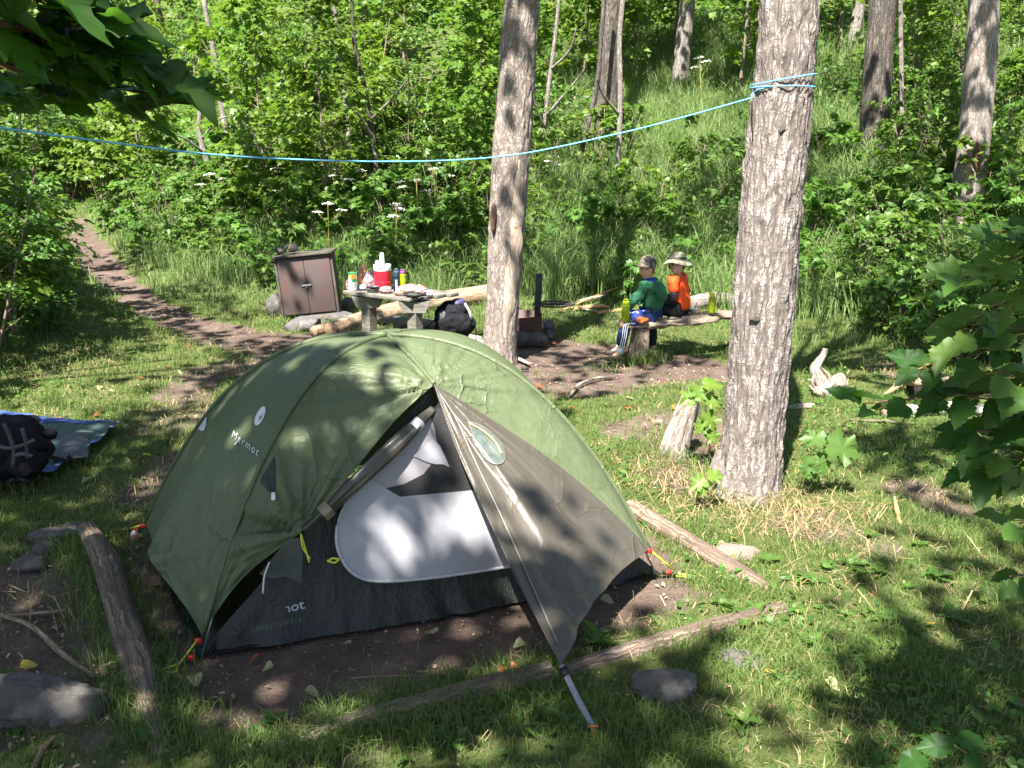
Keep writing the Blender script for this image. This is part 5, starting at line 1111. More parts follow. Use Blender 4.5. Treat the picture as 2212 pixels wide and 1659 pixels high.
# ---- boy in green
Hg = P3(1412, 678, 9.06)
hg = P3(1398, 580, 9.02)
Jg = {}
Jg['lel'] = Hg+Ff*.13+Lf*.165+UZ*.155; Jg['lwr'] = Hg+Ff*.235+Lf*.12+UZ*.045; Jg['rel'] = Hg+Ff*.14-Lf*.16+UZ*.15; Jg['rwr'] = Hg+Ff*.25-Lf*.06+UZ*.06
J = joints(Hg, .055, .29, Jg)
J['neck'] = hg+Vector((.012, .01, -.115))
la = P3(1338, 766, 8.93); J['lkn'] = P3(1352, 703, 8.93); J['lan'] = la+Vector((0, 0, .02)); J['lto'] = la+Vector((-.10, -.03, -.045))
J['rkn'] = J['lkn']+Vector((.03, .22, .03)); J['ran'] = J['lan']+Vector((.03, .24, 0)); J['rto'] = J['ran']+Vector((-.10, .02, -.06))
fg = Vector((-.48, -.87, .02))
pg, atg, axg = person('boy in a dark green hooded sweatshirt and camouflage cap sitting on the log bench', Hg, hg, fg, (0.05, 0, 1), J, .98, False)
HOOD = mat('green_fleece', (.022, .125, .060), (.016, .095, .045), rough=.85, sc=14, bsc=25, bs=.5, bd=.008)
nodes = [(Hg+UZ*.01-Ff*.01, .125, .105), (J['belly']+UZ*.0, .118, .10), (J['chest'], .118, .098), (J['neck']-UZ*.02, .07, .062)]; ed = [(0, 1), (1, 2), (2, 3)]
for q in ('l', 'r'):
    i = len(nodes); s = J[q+'sh']-UZ*.005; e = J[q+'el']; w_ = J[q+'wr']
    nodes += [(s, .062, .062), (s.lerp(e, .5), .058, .056), (e, .052, .050), (e.lerp(w_, .55), .046, .044), (e.lerp(w_, .95), .034, .032)]; ed += [(2, i), (i, i+1), (i+1, i+2), (i+2, i+3), (i+3, i+4)]
V, F = skin(nodes, ed, 3, .034, 9, 4); mb = MB(); mb.add(V, F); hd = mb.build('hooded_sweatshirt', HOOD, pg)
# hood lying behind the neck
mb = MB(); nk = J['neck']
for k_ in range(3): mb.tube(crv([nk+Ff*.075+Lf*.02-UZ*.045, nk+Lf*.085+Ff*.02-UZ*(.02+.012*k_), nk-Ff*(.07+.02*k_)+Lf*.055-UZ*(.035+.022*k_), nk-Ff*(.095+.02*k_)-UZ*(.05+.03*k_), nk-Ff*.06-Lf*.07-UZ*(.03+.02*k_), nk+Ff*.03-Lf*.08-UZ*.01], 26), [.018+.012*math.sin(math.pi*i/25) for i in range(26)], 12)
V, F = skin([(nk-Ff*.05-UZ*.01, .052, .06), (nk-Ff*.135-UZ*.08, .06, .075), (nk-Ff*.155-UZ*.19, .036, .055)], [(0, 1), (1, 2)], 3, .014, 16, 7); mb.add(V, F); mb.build('hood', HOOD, hd)
mb = MB(); mb.tube(crv([nk+Ff*.05+Lf*.04-UZ*.03, nk+Lf*.062-Ff*.0-UZ*.005, nk-Ff*.05+Lf*.03+UZ*.0, nk-Ff*.05-Lf*.03], 14), .024, 10, True, 0, (1.2, .7)); mb.build('blue_collar', mat('blue_cloth', (.02, .05, .42), rough=.8), pg)
NAVY = mat('navy_trousers', (.018, .035, .15), (.012, .024, .11), rough=.8, sc=12, bsc=20)
def trousers(J, m_, par, r=(.082, .062, .052, .045), name='trousers', nodes_extra=None, ank=.88):
    nodes = [(J['hip']-UZ*.0, .10, .09)]; ed = []
    for q in ('l', 'r'):
        i = len(nodes); nodes += [(J[q+'hp'], r[0], r[0]), (J[q+'hp'].lerp(J[q+'kn'], .6), .066, .066), (J[q+'kn'], r[1], r[1]), (J[q+'kn'].lerp(J[q+'an'], .5), r[2], r[2]), (J[q+'kn'].lerp(J[q+'an'], ank), r[3], r[3])]; ed += [(0, i), (i, i+1), (i+1, i+2), (i+2, i+3), (i+3, i+4)]
    V, F = skin(nodes, ed, 3, .016, 13, 3); mb = MB(); mb.add(V, F); return mb.build(name, m_, par)
tr_ = trousers(J, NAVY, pg, (.08, .062, .056, .054), ank=.83)
for k_ in range(3):
    mb = MB(); off = Vector((-.018+.019*k_, -.052, 0)); a0, a1 = J['lkn'], J['lkn'].lerp(J['lan'], .8)
    mb.tube(crv([a0+Vector((.08, -.045, .03))+off*.3+Vector((0, -.006, 0)), a0+off+Vector((.0, -.012, .02)), a0.lerp(a1, .5)+off+Vector((0, -.008, 0)), a1+off*1.05+Vector((0, -.006, 0))], 16), .004, 6); mb.build('white_stripe', WHT, tr_)
mb = MB(); mb.tube([J['lan']+UZ*.05, J['lan']-UZ*.015], [.033, .031], 14); mb.build('sock', WHT, pg)
mb = MB(); mb.tube([J['ran']+UZ*.05, J['ran']-UZ*.015], [.033, .031], 14); mb.build('sock', WHT, pg)
SHOE = mat('brown_shoe', (.055, .038, .032), (.09, .06, .05), rough=.7, sc=20)
def shoe(an, to, m_, par):
    d = (to-an); d.z = 0; d.normalize(); gz_ = Hs(an.x, an.y)
    V, F = skin([(Vector((an.x, an.y, gz_+.07))-d*.02, .040, .038), (Vector((an.x, an.y, gz_+.04)), .042, .036), (Vector((an.x, an.y, gz_+.036))+d*.08, .042, .032), (Vector((an.x, an.y, gz_+.03))+d*.15, .034, .024)], [(0, 1), (1, 2), (2, 3)], 2); mb = MB(); mb.add(V, F); return mb.build('shoe', m_, par)
shoe(J['lan'], J['lto'], SHOE, pg); shoe(J['ran'], J['rto'], SHOE, pg)
# blue printed cloth on the thigh
PRNT = mat('blue_white_print', (.015, .04, .36), (.75, .80, .85), rough=.8, sc=26, lo=.54, hi=.57)
V, F = skin([(Hg+Lf*.11+Ff*.02-UZ*.0, .055, .05), (Hg+Lf*.12+Ff*.14-UZ*.0, .058, .05), (Hg+Lf*.10+Ff*.24-UZ*.01, .045, .045)], [(0, 1), (1, 2)], 3, .012, 14, 6); mb = MB(); mb.add(V, F); mb.build('printed_shorts', PRNT, pg)
def hairdo(at, ax, k, par, z0=-.05):
    rt, fd, up = ax; V = []; F = []; n, m_ = 36, 16
    for i in range(m_+1):
        ph = (math.pi*.62)*i/m_
        for j in range(n):
            a = 2*math.pi*j/n; y = math.cos(a); lim = 1.0 if y < .35 else .62
            p_ = ph*lim; r_ = math.sin(p_); V.append(at(r_*math.sin(a)*.078, r_*y*.096-.006, math.cos(p_)*.116+.001))
    for i in range(m_):
        for j in range(n): F.append((i*n+j, i*n+(j+1) % n, (i+1)*n+(j+1) % n, (i+1)*n+j))
    mb = MB(); mb.add(V, F); return mb.build('hair', BROW, par)
hairdo(atg, axg, 1, pg)
CAMO = mat('brown_camouflage', (.10, .08, .06), (.035, .03, .025), rough=.85, sc=30, lo=.48, hi=.52, c3=(.19, .165, .13), sc3=24)
CAMG = mat('woodland_camouflage', (.12, .155, .09), (.24, .24, .17), rough=.85, sc=24, lo=.48, hi=.52, c3=(.10, .055, .045), sc3=18)
# cap
def dome(at, rx, ry, z0, hgt, m_, par, name, n=40, k=14, flatt=.75):
    V = []; F = []
    for i in range(k+1):
        t_ = i/k; z = z0+hgt*math.sin(t_*math.pi/2); r_ = math.cos(t_*math.pi/2)**flatt
        for j in range(n): a = 2*math.pi*j/n; V.append(at(rx*r_*math.sin(a), ry*r_*math.cos(a)-.005, z))
    for i in range(k):
        for j in range(n): F.append((i*n+j, i*n+(j+1) % n, (i+1)*n+(j+1) % n, (i+1)*n+j))
    mb = MB(); mb.add(V, F); return mb.build(name, m_, par)
cp = thing('cap', 'brown camouflage baseball cap', 'cap', tuple(hg)) if False else None
capo = dome(atg, .084, .104, .042, .088, CAMO, pg, 'cap')
V = []; F = []; n = 24
for i in range(8):
    f_ = i/7
    for j in range(n):
        a = -math.pi*.42+math.pi*.84*j/(n-1); rr0 = .084*math.sin(a), .100*math.cos(a)
        V.append(atg(rr0[0]*(1+.12*f_), rr0[1]+f_*.080*math.cos(a)**.6-.002, .052-.016*f_-.020*abs(math.sin(a))**2*f_))
for i in range(7):
    for j in range(n-1): F.append((i*n+j, i*n+j+1, (i+1)*n+j+1, (i+1)*n+j))
Vt = V+[p-UZ*.004 for p in V]; Fb = F+[tuple(q+len(V) for q in f[::-1]) for f in F]; mb = MB(); mb.add(Vt, Fb); mb.build('cap_brim', CAMO, capo)
# ---- boy in orange
Ho = P3(1470, 665, 9.22); ho = P3(1463, 572, 9.16)
Jo = {}
Jo['lel'] = Ho+Ff*.02+Lf*.165+UZ*.115; Jo['lwr'] = Ho+Ff*.20+Lf*.11+UZ*.055; Jo['rel'] = Ho+Ff*.05-Lf*.165+UZ*.12; Jo['rwr'] = Ho+Ff*.22-Lf*.06+UZ*.06
J = joints(Ho, .035, .295, Jo); J['neck'] = ho+Vector((.015, .01, -.12))
J['lkn'] = Ho+Ff*.30+Lf*.05-UZ*.02; J['lan'] = P3(1412, 762, 9.20)+UZ*.03; J['lto'] = J['lan']+Ff*.1-UZ*.05
J['rkn'] = Ho+Ff*.33-Lf*.09-UZ*.02; J['ran'] = J['lan']+Vector((-.02, .2, 0)); J['rto'] = J['ran']+Ff*.1-UZ*.05
fo = Vector((-.40, -.90, .10))
pO, ato, axo = person('smiling boy in a bright orange t-shirt and green sun hat sitting on the log bench', Ho, ho, fo, (-.04, 0, 1), J, .98, True)
ORG = mat('orange_shirt_cloth', (.90, .095, .012), (.82, .075, .01), rough=.8, sc=8, bsc=18, bs=.35, bd=.008)
nodes = [(Ho-UZ*.05-Ff*.015, .118, .108), (J['belly'], .105, .092), (J['chest'], .11, .09), (J['neck']-UZ*.03, .058, .052)]; ed = [(0, 1), (1, 2), (2, 3)]
for q in ('l', 'r'):
    i = len(nodes); s = J[q+'sh']-UZ*.005; e = J[q+'el']; nodes += [(s, .056, .056), (s.lerp(e, .45), .060, .058), (s.lerp(e, .72), .058, .056)]; ed += [(2, i), (i, i+1), (i+1, i+2)]
V, F = skin(nodes, ed, 3, .026, 10, 9); mb = MB(); mb.add(V, F); mb.build('orange_shirt', ORG, pO)
BLKC = mat('black_sleeve', (.022, .022, .035), (.015, .015, .025), rough=.8, sc=14, bsc=20)
mb = MB()
for q in ('l', 'r'):
    s = J[q+'sh']; e = J[q+'el']; w_ = J[q+'wr']; V, F = skin([(s.lerp(e, .5), .045, .045), (e, .047, .045), (e.lerp(w_, .5), .040, .038), (e.lerp(w_, .97), .028, .027)], [(0, 1), (1, 2), (2, 3)], 3, .018, 18, 5); mb.add(V, F)
mb.build('black_undershirt', BLKC, pO)
trousers(J, mat('black_trousers', (.014, .014, .018), rough=.8), pO, (.08, .06, .05, .046), ank=.93); shoe(J['lan'], J['lto'], SHOE, pO); shoe(J['ran'], J['rto'], SHOE, pO)
V, F = skin([(Ho-UZ*.075, .10, .05), (Ho-UZ*.07+Ff*.12, .09, .045)], [(0, 1)], 2); mb = MB(); mb.add(V, F); mb.build('khaki_hem', mat('khaki_cloth', (.28, .23, .14), rough=.85), pO)
hairdo(ato, axo, 1, pO)
hat = dome(ato, .083, .102, .044, .086, CAMG, pO, 'sun_hat', flatt=.42)
V = []; F = []; n = 48
for i in range(10):
    f_ = i/9
    for j in range(n):
        a = 2*math.pi*j/n; V.append(ato((.083+.072*f_)*math.sin(a), (.102+.072*f_)*math.cos(a)-.005, .056-.022*f_-.016*f_*f_+.008*math.sin(a*3+1)*f_-.018*abs(math.sin(a))*f_))
for i in range(9):
    for j in range(n): F.append((i*n+j, i*n+(j+1) % n, (i+1)*n+(j+1) % n, (i+1)*n+j))
Vt = V+[p-UZ*.004 for p in V]; Fb = F+[tuple(q+len(V) for q in f[::-1]) for f in F]; mb = MB(); mb.add(Vt, Fb); mb.build('hat_brim', CAMG, hat)
mb = MB(); mb.tube([ato(.088*math.sin(2*math.pi*j/32), .107*math.cos(2*math.pi*j/32)-.005, .066) for j in range(33)], .009, 8, False, 0, (1.2, .4)); mb.build('hat_band', CAMO, hat)
mb = MB(); mb.tube(crv([ato(.078, .0, .02), ato(.072, .02, -.05), ato(.045, .045, -.115), ato(.01, .06, -.13)], 14), .003, 6); mb.tube(crv([ato(-.078, .03, .02), ato(-.070, .045, -.05), ato(-.05, .06, -.10), ato(-.035, .07, -.19)], 14), .003, 6); mb.build('chin_cord', BROW, hat)
# ================================================================ TREES
def trunk_mesh(mb, path, rad, n=48, ridges=.06, seed=0, flare=None, fine=.0):
    tot_ = sum((Vector(path[i+1])-Vector(path[i])).length for i in range(len(path)-1))+.1; nl_ = 120
    aa_ = np.arange(n)*2*np.pi/n; ll_ = np.linspace(0, tot_, nl_); tab = fbm(np.stack([np.cos(aa_)[:, None]*2.2+0*ll_[None], np.sin(aa_)[:, None]*2.2+0*ll_[None], 0*aa_[:, None]+ll_[None]*.9+seed*5], -1), 3, seed)
    def rf(a, L):
        f_ = min(L/tot_*(nl_-1), nl_-1.001); i_ = int(f_); k_ = int(round(a/(2*math.pi)*n)) % n
        r_ = 1+ridges*float(tab[k_, i_]*(1-f_+i_)+tab[k_, i_+1]*(f_-i_))
        if flare: r_ += flare*math.exp(-L/.16)*(1+.35*math.sin(a*5+seed))
        return r_
    mb.tube(path, rad, n, True, 0, None, rf, up=(0, 1, 0))
def furrow(V, m, n, seed, amp, kx=13, kz=2.6):
    "push the surface in and out along vertical plates"
    V = V[:m*(n+1)].reshape(m, n+1, 3); c = V[:, :n].mean(1, keepdims=True); d = V-c; L = np.linalg.norm(d, axis=-1, keepdims=True)
    an = np.arange(n+1)*2*np.pi/n; an[-1] = 0; zz = V[..., 2]
    q = np.stack([np.cos(an)[None]*kx/4+0*zz, np.sin(an)[None]*kx/4+0*zz, zz*kz], -1)
    f = 1-np.abs(fbm(q*1.6, 4, seed))*3.2; f = np.clip(f, -1, 1)
    return c+d*(1+amp*(-f)[..., None]/np.maximum(L, .02)*1.0)
def big_trunk(tname, pts, rad, m_, seed, n, nn, amp, flare=None, ridges=.05, kx=13, kz=2.6):
    path = crv(pts, nn); rr = np.interp(np.linspace(0, 1, nn), np.linspace(0, 1, len(rad)), rad)
    mb = MB(); trunk_mesh(mb, path, rr, n, ridges, seed, flare); V = mb.v[0]
    V[:nn*(n+1)] = furrow(V, nn, n, seed, amp, kx, kz).reshape(-1, 3); return mb.build('trunk', m_, tname), path
crowns = {}   # tree -> (parent thing, list of leaf data, limb list)
# --- near right tree with rope
yT = 5.30
tR = thing('big_tree', 'big grey furrowed tree with a blue rope wound round its trunk', 'tree', tuple(G(1615, 1075)))
def PT(u, v, y): return P3(u, v, y)
pr_ = [PT(1611, 1092, yT-.02), PT(1617, 1020, yT), PT(1629, 900, yT), PT(1645, 700, yT), PT(1667, 430, yT), PT(1690, 200, yT), PT(1704, 0, yT), PT(1718, -300, yT+.05), PT(1720, -700, yT+.15), PT(1712, -1300, yT+.3)]
def rpx(w_, y): return w_/2/FPX*y*1.0
o_, bigpath = big_trunk(tR, pr_, [rpx(138, 5.4), rpx(134, 5.4), rpx(130, 5.35), rpx(136, 5.2), rpx(138, 5.0), rpx(137, 4.85), rpx(131, 4.8), rpx(120, 4.7), rpx(100, 4.6), rpx(80, 4.6)], B_BIG, 3, 150, 420, .013, .22, .05, 17, 3.0)
KN = mat('knot_bark', (.09, .075, .06), (.03, .025, .02), rough=.9, sc=30, bsc=60)
for i, (u, v, r_) in enumerate(((1690, 282, .022), (1632, 688, .036))):
    mb = MB(); mb.rock(P3(u, v, yT-.155), (r_, r_*.5, r_*.45), 110+i, 4, .7, fac=5); mb.build('knot', KN, tR)
# root flare at left
mb = MB(); mb.tube(crv([PT(1580, 1000, yT+.02), PT(1560, 1020, yT), PT(1545, 1045, yT-.02)], 20), [.10, .10, .1, .1, .098, .095, .09, .088, .085, .08, .078, .075, .07, .065, .06, .055, .05, .045, .04, .03], 24, True, 0, None, lambda a, L: 1+.15*math.sin(a*4+L*6)); mb.build('root', B_BIG, tR)
# --- left tree
yL = 8.95
tL = thing('scarred_tree', 'grey tree with a long peeled scar, standing behind the tent', 'tree', tuple(G(1078, 790)))
pl_ = [PT(1074, 800, yL), PT(1080, 740, yL), PT(1086, 650, yL), PT(1094, 500, yL), PT(1103, 350, yL), PT(1115, 180, yL), PT(1128, 0, yL), PT(1150, -250, yL), PT(1165, -600, yL+.2), PT(1170, -1100, yL+.5)]
big_trunk(tL, pl_, [rpx(80, 9.1), rpx(74, 9.1), rpx(72, 9.05), rpx(78, 8.95), rpx(82, 8.85), rpx(80, 8.7), rpx(76, 8.6), rpx(70, 8.5), rpx(55, 8.5), rpx(40, 8.5)], B_LEFT, 5, 110, 300, .010, .16, .06, 14, 3.4)
SCAR = bark('peeled_scar', (.46, .38, .30), (.20, .15, .12), (.54, .46, .38), 34, 3.0, .07, [((.30, .14, .07), 6, .62), ((.06, .04, .03), 9, .70)], .005)
def plate(name, pts, y, dy, m_, par, th=.02, seed=1):
    "raised patch that hugs the front of a trunk"
    P = crv([(a, b, c_) for a, b, c_ in pts], 30); mbx = MB(); V = []; F = []
    for i, p in enumerate(P):
        for j in range(9):
            f_ = j/8*2-1; wj = p.z*(1+.22*math.sin(i*1.3+seed)*.6); V.append(P3(p.x+f_*wj, p.y, y-dy+th*f_*f_*1.6+.003*math.sin(i*2.1+j)))
    for i in range(29):
        for j in range(8): q = i*9+j; F.append((q, q+1, q+10, q+9))
    mbx.add(V, F, [(p_.x, p_.z) for p_ in V]); return mbx.build(name, m_, par)
plate('bark_scar', [(1122, 345, 6), (1116, 400, 13), (1110, 480, 20), (1103, 560, 20), (1096, 640, 18), (1090, 730, 8)], yL, .168, SCAR, tL, .03)
mb = MB(); mb.tube(crv([P3(1140, 345, yL-.06), P3(1134, 400, yL-.10), P3(1126, 450, yL-.10), P3(1119, 500, yL-.12)], 20), [.008+.01*math.sin(i*.33)**2 for i in range(20)], 8, True, 0, (1, .6)); mb.build('bark_edge', B_FAR, tL)
mb = MB(); mb.rock(P3(1066, 470, yL-.14), (.03, .04, .14), 121, 3, .5); mb.build('dark_hollow', mat('hollow', (.05, .03, .022), (.16, .08, .05), rough=.9, sc=14), tL)
# --- far right tree
yR = 12.4; gR = G(2072, 470)
tF = thing('hollow_tree', 'weathered tree with a torn hollow standing in the thicket at the right', 'tree', tuple(gR)); yR = gR.y
pf_ = [PT(2070, 495, yR), PT(2080, 460, yR), PT(2095, 380, yR), PT(2106, 280, yR), PT(2117, 150, yR), PT(2126, 0, yR), PT(2140, -250, yR), PT(2150, -700, yR)]
big_trunk(tF, pf_, [rpx(74, yR), rpx(68, yR), rpx(64, yR), rpx(63, yR), rpx(64, yR*.97), rpx(62, yR*.95), rpx(56, yR), rpx(44, yR)], B_RIGHT, 8, 80, 220, .008, .1, .05, 12, 3.2)
plate('torn_wood', [(2102, 300, 9), (2098, 340, 16), (2096, 380, 18), (2092, 420, 18), (2084, 460, 16)], yR, .19, SCAR, tF, .05)
mb = MB(); mb.tube(crv([P3(2110, 305, yR-.17), P3(2107, 345, yR-.20), P3(2112, 380, yR-.18)], 14), [.02, .035, .04, .045, .045, .04, .045, .05, .045, .04, .035, .03, .02, .01], 10, True, 0, (1, .8)); mb.build('dark_hollow', mat('rotten_wood', (.16, .06, .03), (.04, .02, .015), rough=.9, sc=10), tF)
# --- background trunks
def bgtree(label, pts, wpx, m_, crown=True, seed=0, name='tree', rows=120, n=32, group=None, cat='tree'):
    g = G(*pts[0]); y = g.y; t = thing(name, label, cat, tuple(g), 0, group)
    P = [g-Vector((0, 0, .1))]+[P3(u, v, y) for u, v in pts[1:]]
    path = crv(P, rows); rr = np.interp(np.linspace(0, 1, rows), np.linspace(0, 1, len(wpx)), [rpx(w_, y) for w_ in wpx]); mb = MB(); trunk_mesh(mb, path, rr, n, .12, seed, .15); mb.build('trunk', m_, t); return t, path, y
BT = {}
BT['a'] = bgtree('broad shadowed trunk on the slope right of the scarred tree', [(1306, 345), (1310, 250), (1318, 120), (1322, 0), (1330, -300)], [48, 46, 44, 40], B_FAR, seed=1)
BT['b'] = bgtree('straight grey trunk high on the slope, above the boys', [(1466, 215), (1474, 120), (1486, 0), (1500, -200)], [34, 32, 30, 26], B_PALE, seed=2)
BT['c'] = bgtree('dark trunk on the slope between the two right hand trees', [(1884, 345), (1890, 250), (1898, 120), (1906, 0), (1915, -300)], [60, 56, 56, 54, 48], B_FAR, seed=3)
BT['d'] = bgtree('pale thin trunk at the top edge right of the big tree', [(1840, 100), (1852, 40), (1856, 0), (1860, -150)], [24, 24, 22, 20], B_PALE, seed=4)
BT['e'] = bgtree('slim grey stem rising above the boys, right of the broad trunk', [(1327, 425), (1336, 330), (1340, 200), (1338, 90), (1345, 0), (1350, -100)], [11, 11, 10, 9], B_PALE, seed=5, name='slim_tree', n=12)
BT['f'] = bgtree('thin leaning stem just right of the scarred tree', [(1240, 390), (1262, 300), (1290, 180), (1300, 60), (1310, -60)], [12, 11, 9, 8], B_FAR, seed=6, name='slim_tree', n=12)
BT['g'] = bgtree('pale crooked dead stem at the thicket edge left of the locker', [(462, 430), (455, 380), (438, 320), (430, 270), (440, 200)], [16, 13, 11, 9], B_PALE, seed=7, name='slim_tree', n=12)
BT['h'] = bgtree('pale thin stem in the thicket above the locker', [(655, 400), (640, 350), (625, 300), (618, 230), (610, 150)], [12, 11, 9, 7], B_PALE, seed=8, name='slim_tree', n=12)
BT['i'] = bgtree('dark slim stem rising above the red jug', [(835, 480), (815, 400), (808, 320), (790, 200), (765, 90), (760, 0)], [14, 12, 11, 9, 7], B_FAR, seed=9, name='slim_tree', n=12)
BT['j'] = bgtree('slim stem at the top of the slope, left of centre', [(500, 360), (492, 300), (480, 240), (468, 150), (440, 0)], [13, 12, 11, 10], B_PALE, seed=10, name='slim_tree', n=12)
BT['k'] = bgtree('thin grey stem crossing the upper left thicket', [(365, 200), (362, 120), (350, 60), (335, -20)], [15, 14, 13, 11], B_FAR, seed=11, name='slim_tree', n=12)
BT['l'] = bgtree('slender pale stem behind the clothesline, left of the scarred tree', [(755, 400), (752, 300), (745, 210), (735, 120), (720, 0)], [11, 10, 9, 8], B_PALE, seed=12, name='slim_tree', n=12)
BT['m'] = bgtree('forked bare sapling beside the scarred tree', [(1165, 385), (1172, 300), (1185, 190), (1198, 90), (1210, -20)], [9, 9, 8, 7], B_PALE, seed=13, name='slim_tree', n=10)
BT['n'] = bgtree('thin upright stem between the dark trunk and the hollow tree', [(1950, 320), (1948, 200), (1946, 80), (1945, -50)], [10, 9, 9, 8], B_PALE, seed=14, name='slim_tree', n=12)
for key, dirs in (('m', [((1180, 250), (1240, 180), (1262, 150)), ((1178, 280), (1150, 200), (1158, 110)), ((1190, 150), (1230, 110), (1245, 60))]), ('g', [((442, 330), (400, 300), (370, 290)), ((436, 300), (470, 260), (500, 250))]), ('e', [((1338, 250), (1300, 200), (1290, 170))]), ('i', [((806, 300), (770, 240), (740, 220)), ((800, 260), (850, 210), (880, 170))]), ('h', [((624, 300), (660, 250), (690, 230))])):
    t, path, y = BT[key]
    for d3 in dirs: mb = MB(); mb.tube(crv([P3(d3[0][0], d3[0][1], y), P3(d3[1][0], d3[1][1], y-.3), P3(d3[2][0], d3[2][1], y-.5)], 16), [.028-.0013*i for i in range(16)], 6); mb.build('limb', B_PALE, t)
# ================================================================ SAPLING AND SHRUB PROTOTYPES
def sapling(name, h, w, nb, nl, lsz, leafm, seed, proto='maple_lo', low=.12, stems=1, lean=.1, barkm=None, tilt=.45):
    r = np.random.default_rng(seed); t = thing(name, None, None, (0, 0, 0)); mbs = MB(); P = []; Nn = []; Yw = []; Sz = []
    for s_ in range(stems):
        az = r.uniform(0, 6.28); ln = r.uniform(0, lean)+(.25 if stems > 1 else 0); hh = h*r.uniform(.75, 1)
        tip = np.array([math.cos(az)*ln*hh, math.sin(az)*ln*hh, hh]); mid = tip*.5+r.normal(size=3)*.04*hh; mid[2] = hh*.5
        path = crv([(0, 0, -.1), tuple(mid), tuple(tip)], 14); pa = np.array([tuple(q) for q in path]); mbs.tube(path, [max(.004, .0085*h*(1-i/14.)) for i in range(14)], 6)
        for b_ in range(nb//stems):
            f_ = r.uniform(low, 1)**.85; o_ = np.array([np.interp(f_, np.linspace(0, 1, 14), pa[:, k]) for k in range(3)]); a_ = r.uniform(0, 6.28); L = w*(1.15-f_*.75)*r.uniform(.55, 1.15)
            d = np.array([math.cos(a_), math.sin(a_), r.uniform(.15, .6)]); e_ = o_+d*L; md = (o_+e_)/2+np.array([0, 0, .08*L]); e_[2] -= .12*L
            bp_ = np.array([tuple(q) for q in crv([tuple(o_), tuple(md), tuple(e_)], 8)]); mbs.tube(bp_, [max(.0022, .0035*h*(1-i/8.)*.6) for i in range(8)], 4, False)
            k = max(3, int(nl/nb*r.uniform(.6, 1.4))); ft = r.uniform(.2, 1.05, k); q = np.stack([np.interp(ft, np.linspace(0, 1, 8), bp_[:, j]) for j in range(3)], -1)+r.normal(size=(k, 3))*np.array([.07, .07, .045])*w
            P.append(q); nn_ = upnrm(k, tilt, r, (d[0]*.35, d[1]*.35, 1)); Nn.append(nn_); Yw.append(a_+r.normal(size=k)*.9); Sz.append(lsz*r.uniform(.6, 1.25, k))
    mbs_me = mbs.mesh(name+'_trunk', barkm or B_TWIG); tk = obj('trunk', mbs_me, t)
    V, F = scatter(LP[proto], np.concatenate(P), np.concatenate(Nn), np.concatenate(Yw), np.concatenate(Sz)); cr = obj('crown', tri_mesh(name+'_crown', V, F, leafm), t); return t
def mixmat(nm, a, b, ta): return leafmat(nm, a, b, ta)
L_M2 = mixmat('maple_leaf_bright', (.070, .140, .018), (.105, .19, .026), (.2, .34, .02)); L_S2 = mixmat('thimble_leaf', (.062, .140, .028), (.105, .19, .036), (.20, .36, .04))
SAP = [sapling('maple_sapling', 3.6, 1.15, 46, 1500, .125, L_MAPLE, 101), sapling('maple_sapling', 4.6, 1.35, 54, 1900, .13, L_M2, 102), sapling('maple_sapling', 2.6, .95, 34, 1100, .12, L_MAPLE, 103, stems=2), sapling('maple_sapling', 5.6, 1.5, 60, 2100, .125, L_M2, 104, low=.2),
       sapling('bushy_sapling', 3.2, 1.0, 44, 2000, .085, L_SHRUB, 105, 'oval_lo', stems=3)]
SHR = [sapling('leafy_shrub', .95, .48, 24, 330, .115, L_S2, 111, 'maple_lo', .05, 4, .3, tilt=.35), sapling('leafy_shrub', .75, .42, 20, 260, .10, L_SHRUB, 112, 'heart', .05, 4, .35, tilt=.35), sapling('leafy_shrub', 1.3, .55, 28, 480, .085, L_SHRUB, 113, 'oval_lo', .05, 4, .3), sapling('leafy_shrub', .55, .4, 16, 170, .12, L_S2, 114, 'maple_lo', .05, 4, .35, tilt=.3),
       sapling('leafy_shrub', 1.1, .5, 26, 420, .08, L_M2, 115, 'heart', .05, 5, .3)]
used = set()
def place(proto, x, y, s, rz, label, cat, group, dz=0):
    o = proto if proto.name not in used else copy_tree(proto); used.add(proto.name)
    o.location = (x, y, Hs(x, y)+dz); o.rotation_euler = (0, 0, rz); o.scale = (s, s, s)
    tag(o, label, cat, group); return o
rs = random.Random(5)
KS = {'leafy_shrub': 0, 'leafy_shrub.001': 1, 'leafy_shrub.002': 2, 'leafy_shrub.003': 3, 'leafy_shrub.004': 4, 'maple_sapling': 5, 'maple_sapling.001': 6, 'maple_sapling.002': 7, 'maple_sapling.003': 8, 'bushy_sapling': 9}
KL = ['medium shrub with big lobed leaves', 'low shrub with heart shaped leaves', 'tall loose shrub with small oval leaves', 'low spreading shrub with big lobed leaves', 'bright shrub with small heart shaped leaves', 'young maple of middling height', 'tall bright green maple sapling', 'short twin stemmed maple sapling', 'tallest kind of maple sapling', 'bushy many stemmed sapling with small oval leaves']
def zone(x, y, near, far):
    u, v, d = toV([x], [y], [Hs(x, y)]); u = u[0]; side = 'left of the locker' if u < 600 else ('behind the locker and table' if u < 1090 else ('behind the log bench' if u < 1600 else 'right of the big tree'))
    return side
def okspot(x, y):
    s = float(soil(np.array([x]), np.array([y]))[0]); return s < .3
# keep sight lines to the individual trunks and the tall grass slope fairly open
def blocked(x, y, h):
    u, v, d = toV([x], [y], [Hs(x, y)]); u = u[0]
    if 1180 < u < 1560 and y < 18.5: return True
    if 1760 < u < 1860 and y < 14: return True
    if 2040 < u < 2160 and y < 12.9 and h > .9: return True
    return False
cells = []
